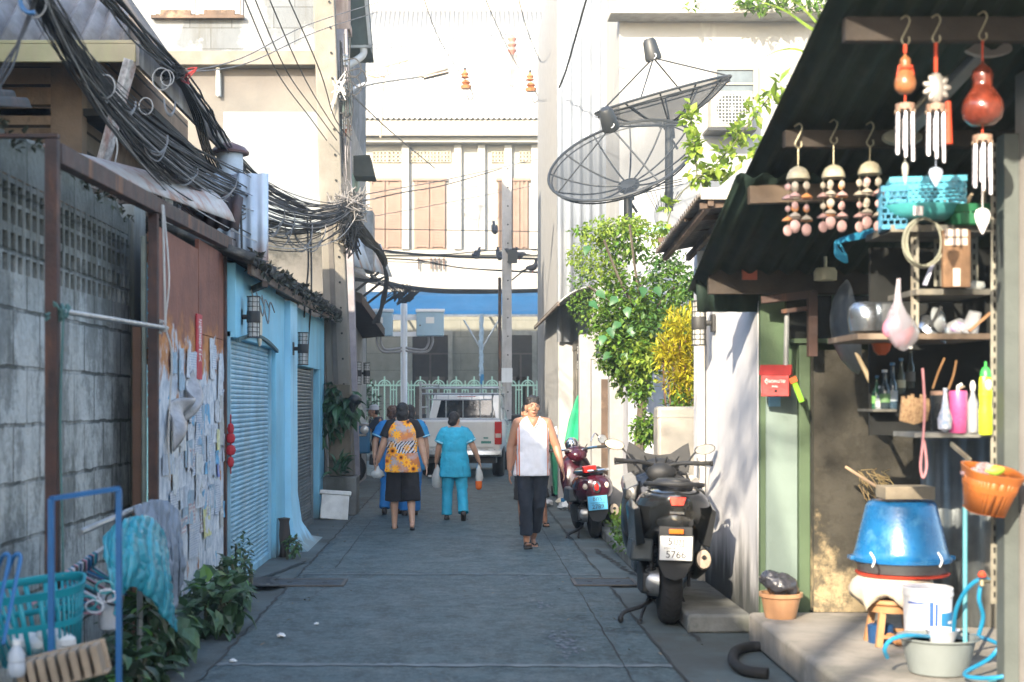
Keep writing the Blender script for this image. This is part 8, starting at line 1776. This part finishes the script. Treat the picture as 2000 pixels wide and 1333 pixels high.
t=thing('street_cable_run','heavy double cable crossing the street below the upper windows','cables',P(900,500,36))
for pts,r_ in (([(730,488,34),(800,496,35),(900,503,35.5),(1000,505,36),(1095,508,36)],.03),([(735,505,34),(820,510,35),(900,524,35.5),(1000,530,36),(1095,534,36)],.018),([(730,494,34),(860,498,35),(960,490,35.5),(1050,488,36),(1095,492,36)],.015),([(745,512,34),(830,515,35),(940,528,36),(1095,536,36)],.010)):
    m=MB(); m.tube(path3(pts),r_,6); obj('cable',m,cab,t,world=True)
t=thing('cable_tangle','tangled black cable mass sagging across the blue awning top','cables',P(900,575,35)); m=MB()
for i in range(34):
    o=rc.uniform(-5,5); s_=rc.uniform(0,10)
    m.tube(path3([(760,556+o,33),(800,562+o*.7+s_*.2,34),(860,567+o*.6+s_*.4,34.5),(930,568+o*.6+s_*.4,35),(1000,568+o*.5+s_*.3,35.5),(1085,567+o*.6,36)],4),rc.choice([.012,.018,.025]),5)
obj('cables',m,cab,t,world=True)
m=MB()
for i in range(26):
    a=rc.uniform(755,800); m.tube(path3([(a,560+rc.uniform(-8,8),33),(a+10,575+rc.uniform(-8,10),33),(a+rc.uniform(-20,10),590+rc.uniform(-5,8),33),(a+20,570,33)],4),.012,5)
obj('loose_tangle',m,cab,t,world=True)
# cables from pole knot down to corner awning
t=thing('cable_bundle','dark ragged cable bundle falling from the pole knot to the corner awning','cables',P(720,450,21)); m=MB()
for i in range(46):
    m.tube(path3([(672+rc.uniform(-8,12),400+rc.uniform(-12,12),20),(690+rc.uniform(-8,8),425+rc.uniform(-14,14),20.3),(712+rc.uniform(-7,7),462+rc.uniform(-12,12),21.3),(735+rc.uniform(-4,8),487+rc.uniform(-8,6),22.3),(752+rc.uniform(-4,4),515+rc.uniform(-6,6),23)],4),rc.choice([.008,.012,.018]),5)
obj('cables',m,cab,t,world=True)
m=MB()
for i in range(22):
    m.tube(path3([(748,515,23),(755+rc.uniform(-3,4),545,23),(750+rc.uniform(-4,5),580,23),(742+rc.uniform(-3,4),608,23),(735+rc.uniform(-8,8),632,23)],4),rc.choice([.01,.015]),5)
for i in range(16): m.tube(path3([(680+rc.uniform(-3,3),542+rc.uniform(-3,8),22.6),(700,546+rc.uniform(-2,4),22.7),(735,548+rc.uniform(-2,3),22.9),(753,540,23)],3),.010,5)
obj('drooping_tail',m,cab,t,world=True)
m=MB()
for i in range(70): m.tube([P(678,405,20.1)+V((rc.gauss(0,.13),rc.gauss(0,.1),rc.gauss(0,.13))) for _ in range(5)],.009,4)
obj('knot',m,cabg,t,world=True)
m=MB()
for i in range(60): m.tube([P(682,452,20.3)+V((rc.gauss(0,.08),rc.gauss(0,.08),rc.gauss(0,.16))) for _ in range(4)],.012,4)
obj('dark_knot',m,cab,t,world=True)
t=thing('pole_wiring','clutter of vertical wires and loops on the upper leaning pole','cables',P(672,250,20.3)); m=MB()
for i in range(16):
    px=658+rc.uniform(-4,26); m.tube(path3([(px,60+rc.uniform(0,120),20.6),(px+rc.uniform(-5,8),200+rc.uniform(-20,20),20.5),(px+rc.uniform(-4,6),300,20.5),(680+rc.uniform(-6,6),400,20.3)],5),.009,5)
for px,py in ((690,130),(672,165),(700,150),(665,200),(668,175),(690,165)):
    m.tube(path3([(px-18,py-10,20.5),(px+5,py-14,20.4),(px+16,py+8,20.4),(px+2,py+22,20.4),(px-14,py+10,20.5)],5),.010,5)
obj('wires',m,cab,t,world=True)
m=MB()
for i in range(10): m.tube(path3([(645+rc.uniform(0,10),150+i*8,20.3),(660,170+rc.uniform(-20,20),20.3),(675,140+rc.uniform(0,60),20.3)],4),.008,5)
obj('pale_wires',m,cabw,t,world=True)
for px,a,b,Y,lb in ((600,440,600,18,'long dark cable hanging straight down before the dirty beige wall'),(606,440,690,18.2,'second dark cable hanging beside it down the blue wall'),(470,430,560,13.4,'dark cable dropping past the rusty end of the lean-to roof')):
    ow(lb,[(px,a-15,Y),(px+2,(a+b)/2,Y),(px-4,b-20,Y),(px-10 if px<500 else px-6,b+20,Y-.5)],.012)
# insulators
for px,py,lb in ((910,160,'brown glazed insulator pair on the left swooping wire'),(1037,165,'brown glazed insulator pair on the middle swooping wire'),(1083,167,'brown glazed insulator pair on the right swooping wire')):
    t=thing('insulator',lb,'insulator',P(px,py,31.9))
    ig=M('orange_glaze',(.42,.17,.07),.25)
    m=MB(); m.lathe([(.02,-.16),(.11,-.15),(.13,-.08),(.06,-.05),(.11,-.01),(.07,.04),(.03,.06)],(0,0,-.02),14); obj('lower_bell',m,ig,t)
    m=MB(); m.lathe([(.03,.06),(.10,.09),(.06,.13),(.09,.17),(.05,.21),(.02,.26)],(-.02,0,0),14); obj('upper_bell',m,ig,t)
    m=MB(); m.tube(smoothpath([V((.05,0,-.1)),V((.12,0,-.2)),V((.16,0,-.35)),V((.08,0,-.42)),V((.02,0,-.3))],4),.014,5); m.lathe([(.03,0),(.03,.05)],(-.02,0,.26),8); obj('fitting',m,cab,t)
t=thing('insulator','pale pink insulator stack on the pole head near the far roof','insulator',P(1000,100,36)); m=MB(); m.lathe([(.05,-.1),(.12,0),(.07,.08),(.13,.15),(.07,.22),(.12,.3),(.03,.4)],(0,0,0),14); obj('bells',m,M('pink_glaze',(.45,.2,.16),.3),t); m=MB(); m.bar((-.02,0,-.9),(.1,0,-.1),.1,.1); m.tube([(0,0,-.9),(0,0,-.1)],.05); obj('switch_arm',m,cabg,t)
# pigeons
pg_=M('pigeon_grey',(.045,.045,.055),.7,var=.4,scale=30,bump=.3)
def pigeon(px,py,Y,az,pitch,lb):
    t=thing('pigeon',lb,'pigeon',P(px,py,Y),az); m=MB(); rot=Matrix.Rotation(pitch,3,'X')
    def q(x,y,z): return rot@V((x,y,z))
    m.ell(q(0,0,0),(.075,.125,.075),rot,14); m.ell(q(0,-.08,.04),(.055,.07,.06),rot); m.ell(q(0,-.11,.10),(.035,.04,.055),rot); m.ell(q(0,-.125,.155),(.034,.042,.034),rot); m.tube([q(0,-.15,.155),q(0,-.19,.145)],[.012,.003],6)
    m.loft([[q(x,y,z) for x,z in ((-w,-h),(w,-h),(w,h),(-w,h))] for y,w,h in ((.06,.05,.03),(.2,.035,.01),(.28,.04,.006))]); obj('body',m,pg_,t,remesh=.01,smo=1)
    for s in (-1,1):
        m=MB(); m.ell(q(s*.062,.03,.015),(.022,.13,.055),rot); obj('wing',m,M('pigeon_wing',(.07,.07,.08),.7,var=.5,scale=20),t)
    m=MB(); m.tube([q(-.02,0,-.06),(-.02,0,-.12)],.007,4); m.tube([q(.02,0,-.06),(.02,0,-.12)],.007,4); obj('leg',m,cabr,t)
pigeon(966,450,36,.2,1.1,'lone pigeon perched highest on the wire beside the window'); pigeon(931,499,35.8,-.5,.9,'leftmost pigeon on the heavy street cable'); pigeon(975,501,35.8,.3,1.1,'pigeon perched upright just left of the grey pole'); pigeon(998,494,34.3,.9,.5,'smaller pigeon on the pole top bracket'); pigeon(1014,499,34.2,-1.3,.1,'plump pigeon crouched sideways on the pole top'); pigeon(1040,524,34.2,1.2,-.2,'pigeon flapping at the lamp arm right of the pole')
m=MB(); m.tube(path3([(1000,548,34.3),(1020,532,34.3),(1036,524,34.3)]),.02,6); m.box(P(992,0,34.2).x,34.1,P(0,515,34.2).z,P(1010,0,34.2).x,34.25,P(0,490,34.2).z); one('pole_bracket','dark bracket arm sticking out of the grey pole under the pigeons','bracket',m,ribm)
t=thing('teal_cloth','long teal cloth hanging from the end of the heavy cable','cloth',P(1090,610,30)); m=MB(); m.grid(lambda a,b:P(1085+a*12+3*math.sin(b*3),550+b*62*(1-.15*a),30+.1*math.sin(a*9)),8,16); obj('cloth',m,M('teal_fabric',(.06,.28,.32),.8),t,world=True,solid=.01)
# ================================================================ greenery right
gl1=M('vine_leaf',(.12,.22,.03),.5,var=.2,scale=12,isl=.9,bump=0,tl=.45); gl2=M('golden_leaf',(.52,.46,.03),.5,isl=.7,bump=0,tl=.5); gl3=M('dark_leaf',(.07,.15,.03),.5,isl=.8,bump=0,tl=.3); gl4=M('lime_leaf',(.26,.36,.05),.5,isl=.6,bump=0,tl=.5)  # golden leaf colour raised to paint in the sun on the shrub
bark=M('vine_bark',(.10,.08,.06),.9,bump=.6)
t=thing('climbing_vine_tree','bushy green vine-covered tree spilling over the right side of the alley','tree',(1.95,15.6,0))
m=MB(); m.tube(smoothpath([V((2.0,15.6,0)),V((1.95,15.6,1.0)),P(1265,640,15.5),P(1240,540,15.5)],5),[.06]*6+[.05]*5+[.03]*5,8)
for e in ((1180,470),(1230,440),(1320,560),(1200,650),(1150,560),(1330,700),(1260,780)): m.tube(smoothpath([P(1262,640,15.5),P((1262+e[0])/2+rc.uniform(-15,15),(640+e[1])/2,15.4),P(e[0],e[1],15.2)],4),.014,5)
obj('trunk',m,bark,t,world=True)
cl=[(1130,500,16,.13,.12,80,.08,3),(1165,475,15.8,.2,.1,130,.08,3),(1195,530,15.7,.16,.16,130,.08,3),(1135,545,16,.14,.14,80,.07,0),(1125,600,16,.1,.12,50,.07,0),(1220,440,15.8,.2,.08,110,.08,3),(1160,520,15.6,.2,.16,140,.07,3),(1290,460,15.6,.14,.1,120,.08,3),(1170,620,15.4,.22,.22,240,.08,0),(1280,660,15.0,.26,.3,420,.09,2),(1190,700,15.2,.16,.14,160,.09,0),(1330,560,15.0,.2,.22,300,.08,0),(1260,700,14.9,.22,.2,300,.1,3),(1340,690,14.9,.2,.3,260,.08,0),(1250,600,15.4,.30,.30,520,.10,0),(1200,640,15.2,.20,.22,300,.11,0),(1230,680,15.0,.24,.22,340,.12,0),(1300,520,15.3,.22,.18,260,.09,2),(1300,610,15.5,.22,.28,340,.09,2),(1200,560,15.6,.22,.2,220,.09,1),(1220,480,15.6,.26,.16,300,.09,1),(1180,450,15.6,.22,.10,150,.08,3),(1240,445,15.7,.16,.1,130,.09,3),(1180,600,15.6,.2,.18,110,.07,0),(1145,580,16.0,.16,.16,70,.06,1),(1135,450,16,.10,.05,24,.1,0),(1150,520,16.2,.12,.12,60,.06,1),(1340,640,14.8,.14,.3,220,.08,2),(1250,760,14.9,.12,.16,180,.09,0),(1215,720,15.2,.14,.14,140,.1,0),(1330,760,14.8,.12,.2,200,.08,2),(1350,560,14.6,.1,.16,120,.08,2),(1260,840,14.8,.14,.14,240,.09,0),(1215,740,15.6,.1,.2,90,.1,0)]
mt4=[gl1,MC['stem_green'],gl3,gl4]; bufs={}
for px,py,Y,rx,rz_,n,L,k in cl:
    mb=bufs.setdefault(k if k!=1 else 0,MB()); leaves(mb,P(px,py,Y),(rx*1.15,rx*.9,rz_*1.25),int(n*2.0),L*.68,rc,W=L*.42,droop=.4,shell=.05)
for k,mb in bufs.items(): obj('foliage',mb,mt4[k],t,world=True,smooth=0)
m=MB()
for px,py in ((1205,580),(1212,630),(1255,560),(1190,640),(1225,600),(1240,690),(1180,655),(1150,480),(1230,640),(1280,560),(1215,690),(1195,690),(1165,568),(1150,590)): leaf(m,P(px,py,14.9),V((rc.uniform(-1,1),-.3,-.6)).normalized(),V((rc.uniform(-.6,.6),-1,.6)).normalized(),.13,.10,fancy=True)
obj('broad_leaf',m,M('big_vine_leaf',(.05,.16,.05),.4,isl=.4,bump=0,tl=.4),t,world=True)
t=thing('golden_shrub','golden-yellow narrow-leaved shrub glowing in sun beside the white wall','shrub',P(1330,880,13.6))
m=MB()
for px,py,rx,rz_,n in ((1330,640,.17,.2,420),(1312,690,.18,.2,460),(1345,720,.14,.16,320),(1320,745,.16,.12,240),(1350,670,.1,.16,200),(1300,700,.1,.1,120),(1345,770,.1,.1,120)): leaves(m,P(px,py,13.8),(rx,rx*.8,rz_),n,.085,rc,W=.022,droop=-.2,shell=.05)
obj('foliage',m,gl2,t,world=True,smooth=0)
m=MB(); leaves(m,P(1328,800,13.8),(.17,.12,.26),420,.08,rc,W=.025,droop=-.1,shell=.05); leaves(m,P(1340,700,14.1),(.2,.12,.5),420,.08,rc,W=.025,shell=.05); obj('inner_foliage',m,gl1,t,world=True,smooth=0)
m=MB()
for k in range(7): m.tube(smoothpath([P(1325,880,13.8),P(1300+k*9,790,13.8),P(1295+k*11,660,13.8)],4),.010,5)
m.tube([P(1330,880,13.8),(P(1330,0,13.8).x,13.8,0)],.03,6); obj('stem',m,M('red_stem',(.10,.05,.03),.7),t,world=True)
m=MB()
for k in range(16): p=V((rc.uniform(1.66,1.95),rc.uniform(13,18.6),.1)); leaves(m,p+V((0,0,.12)),(.12,.2,.2),46,.09,rc,W=.04,droop=-.2,shell=0)
tag(obj('verge_weeds',m,gl1,world=True,smooth=0),None,None,None,'stuff')['label']='weedy green verge growing along the right kerb'
# upper right climbing plant near AC and hanging bits
t=thing('rooftop_vine','pale green vine trailing beside the air conditioner above the tin roof','plant',P(1400,330,15))
m=MB()
for px,py,rx,rz_,n in ((1350,230,.06,.16,50),(1355,290,.07,.2,60),(1365,340,.1,.1,40),(1420,300,.16,.1,44),(1400,330,.16,.08,44),(1440,260,.12,.1,34),(1470,220,.12,.12,34),(1500,190,.08,.1,20),(1480,290,.1,.14,30),(1305,400,.03,.06,14),(1300,440,.04,.05,10),(1430,350,.16,.06,30)): leaves(m,P(px,py,14.5),(rx,rx,rz_),n,.11,rc,W=.075,droop=.3,shell=.05)
obj('foliage',m,gl4,t,world=True,smooth=0)
m=MB()
for pts in ([(1345,200,14.5),(1355,280,14.5),(1362,350,14.5)],[(1360,350,14.5),(1400,320,14.5),(1450,260,14.5),(1510,180,14.5)],[(1365,350,14.5),(1430,350,14.5),(1500,300,14.5)],[(1362,350,14.5),(1320,390,14.5),(1300,450,14.5)]): m.tube(path3(pts),.007,5)
obj('stem',m,stem,t,world=True)
t=thing('spiky_plant','long strap-leaved plant arching over the canopy edge against the white wall','plant',P(1600,60,9))
m=MB()
for pts,w_ in (([(1640,80,8.6),(1590,60,8.7),(1530,20,8.8),(1470,0,8.9)],.035),([(1640,90,8.6),(1600,50,8.7),(1560,10,8.8),(1520,-10,8.9)],.035),([(1640,60,8.6),(1610,20,8.7),(1590,-20,8.8)],.035),([(1600,120,8.6),(1560,98,8.7),(1520,100,8.8),(1480,120,8.9)],.022),([(1560,190,8.8),(1545,150,8.8),(1530,135,8.8)],.02)):
    pp=path3(pts,5)
    for i in range(len(pp)-1):
        k=1-i/len(pp); k2=1-(i+1)/len(pp); u=V((0,-.3,1)).normalized(); m.add([pp[i]-u*w_*k*.5,pp[i+1]-u*w_*k2*.5,pp[i+1]+u*w_*k2*.5,pp[i]+u*w_*k*.5],[(0,1,2,3)])
leaves(m,P(1530,180,9.2),(.10,.1,.10),18,.13,rc,W=.05); obj('leaves',m,gl4,t,world=True)
t=thing('ledge_weeds','weeds growing on the ledge of the white building','plant',P(1400,20,21)); m=MB()
for px,n in ((1350,14),(1455,60),(1480,50),(1510,50),(1540,50),(1575,40),(1600,40)): leaves(m,P(px,12,20.9),(.14,.15,.10),n,.12,rc,W=.06,droop=-.2,shell=0)
obj('foliage',m,gl1,t,world=True,smooth=0)
# ================================================================ unseen trees added behind the viewer to dapple the sunlight
def bgtree(lb,x,y,h,cr,n,seed):
    rr=random.Random(seed); t=thing('dapple_tree',lb,'tree',(x,y,0)); m=MB(); m.tube([(0,0,0),(.1,.05,h*.5),(0,0,h*.8)],[.16,.12,.06],8)
    for k in range(6): a=k*1.05; m.tube([(0,0,h*.6),(cr*.6*math.cos(a),cr*.6*math.sin(a),h*.9)],[.06,.02],6)
    obj('trunk',m,bark,t); m=MB()
    for k in range(14): q=V((rr.uniform(-1,1)*cr,rr.uniform(-1,1)*cr*1.3,h+rr.uniform(-1,1)*cr*.7)); leaves(m,q,(.5,.5,.4),int(n/14),.16,rr,W=.1,shell=0)
    obj('crown',m,gl3,t,smooth=0)
bgtree('leafy tree added unseen behind the viewer to dapple the light',-4.6,-2.2,6.9,1.5,420,3); bgtree('second leafy tree added unseen farther back to dapple the light',-5.2,-7.5,10.2,1.6,700,4)
# ================================================================ give each separate piece of a repeated part its own object
def pieces(me):
    n=len(me.vertices); par=list(range(n))
    def find(a):
        while par[a]!=a: par[a]=par[par[a]]; a=par[a]
        return a
    for p in me.polygons:
        v=list(p.vertices); r=find(v[0])
        for b in v[1:]: par[find(b)]=r
    g={}
    for i in range(n): g.setdefault(find(i),[]).append(i)
    G_=[]
    for vs in g.values():
        co=[me.vertices[i].co for i in vs]; G_.append([set(vs),[min(c[k] for c in co) for k in range(3)],[max(c[k] for c in co) for k in range(3)]])
    ch=True
    while ch:
        ch=False
        for i in range(len(G_)):
            for j in range(i+1,len(G_)):
                a,b=G_[i],G_[j]
                if all(a[1][k]<=b[2][k]+.008 and b[1][k]<=a[2][k]+.008 for k in range(3)):
                    G_[i]=[a[0]|b[0],[min(a[1][k],b[1][k]) for k in range(3)],[max(a[2][k],b[2][k]) for k in range(3)]]; G_.pop(j); ch=True; break
            if ch: break
    return [x[0] for x in G_]
SPLIT={'slot','guide_rail','door_jamb','eave_board','downpipe','green_shutter','pilaster','frame','attic_panel','rail','bolt_hole','control_cable','centre_stand','fork','badge','trim','stretcher','lug','side_slot','fitting','leg','cord','broad_leaf'}
for o in list(col.objects):
    if o.type!='MESH' or o.parent is None or o.name.split('.')[0] not in SPLIT: continue
    ps=pieces(o.data)
    if len(ps)<2: continue
    old=o.data; base=o.name.split('.')[0]; sm=[p.use_smooth for p in old.polygons]
    for k,vs in enumerate(ps):
        idx=sorted(vs); mp={v:i for i,v in enumerate(idx)}; fs=[p for p in old.polygons if p.vertices[0] in vs]
        me=bpy.data.meshes.new(base); me.from_pydata([tuple(old.vertices[v].co) for v in idx],[],[tuple(mp[v] for v in p.vertices) for p in fs])
        for mt in old.materials: me.materials.append(mt)
        me.polygons.foreach_set('material_index',[p.material_index for p in fs]); me.update(); me.shade_smooth(); me.set_sharp_from_angle(angle=R(40))
        if k==0: o.data=me
        else: q=o.copy(); q.name=base; q.data=me; col.objects.link(q)
# ================================================================ haze
hm_=bpy.data.materials.new('haze'); hm_.use_nodes=True; hn=hm_.node_tree
for n_ in list(hn.nodes):
    if n_.type!='OUTPUT_MATERIAL': hn.nodes.remove(n_)
pv=hn.nodes.new('ShaderNodeVolumePrincipled'); pv.inputs['Color'].default_value=(.85,.97,1,1); pv.inputs['Density'].default_value=.0019; pv.inputs['Anisotropy'].default_value=.2
hn.links.new(pv.outputs[0],[n_ for n_ in hn.nodes if n_.type=='OUTPUT_MATERIAL'][0].inputs['Volume'])
m=MB(); m.box(-63,-43,-1.2,63,113,23); hz=obj('haze',m,hm_,smooth=0); hz['kind']='stuff'; hz['label']='thin pale haze filling the alley'
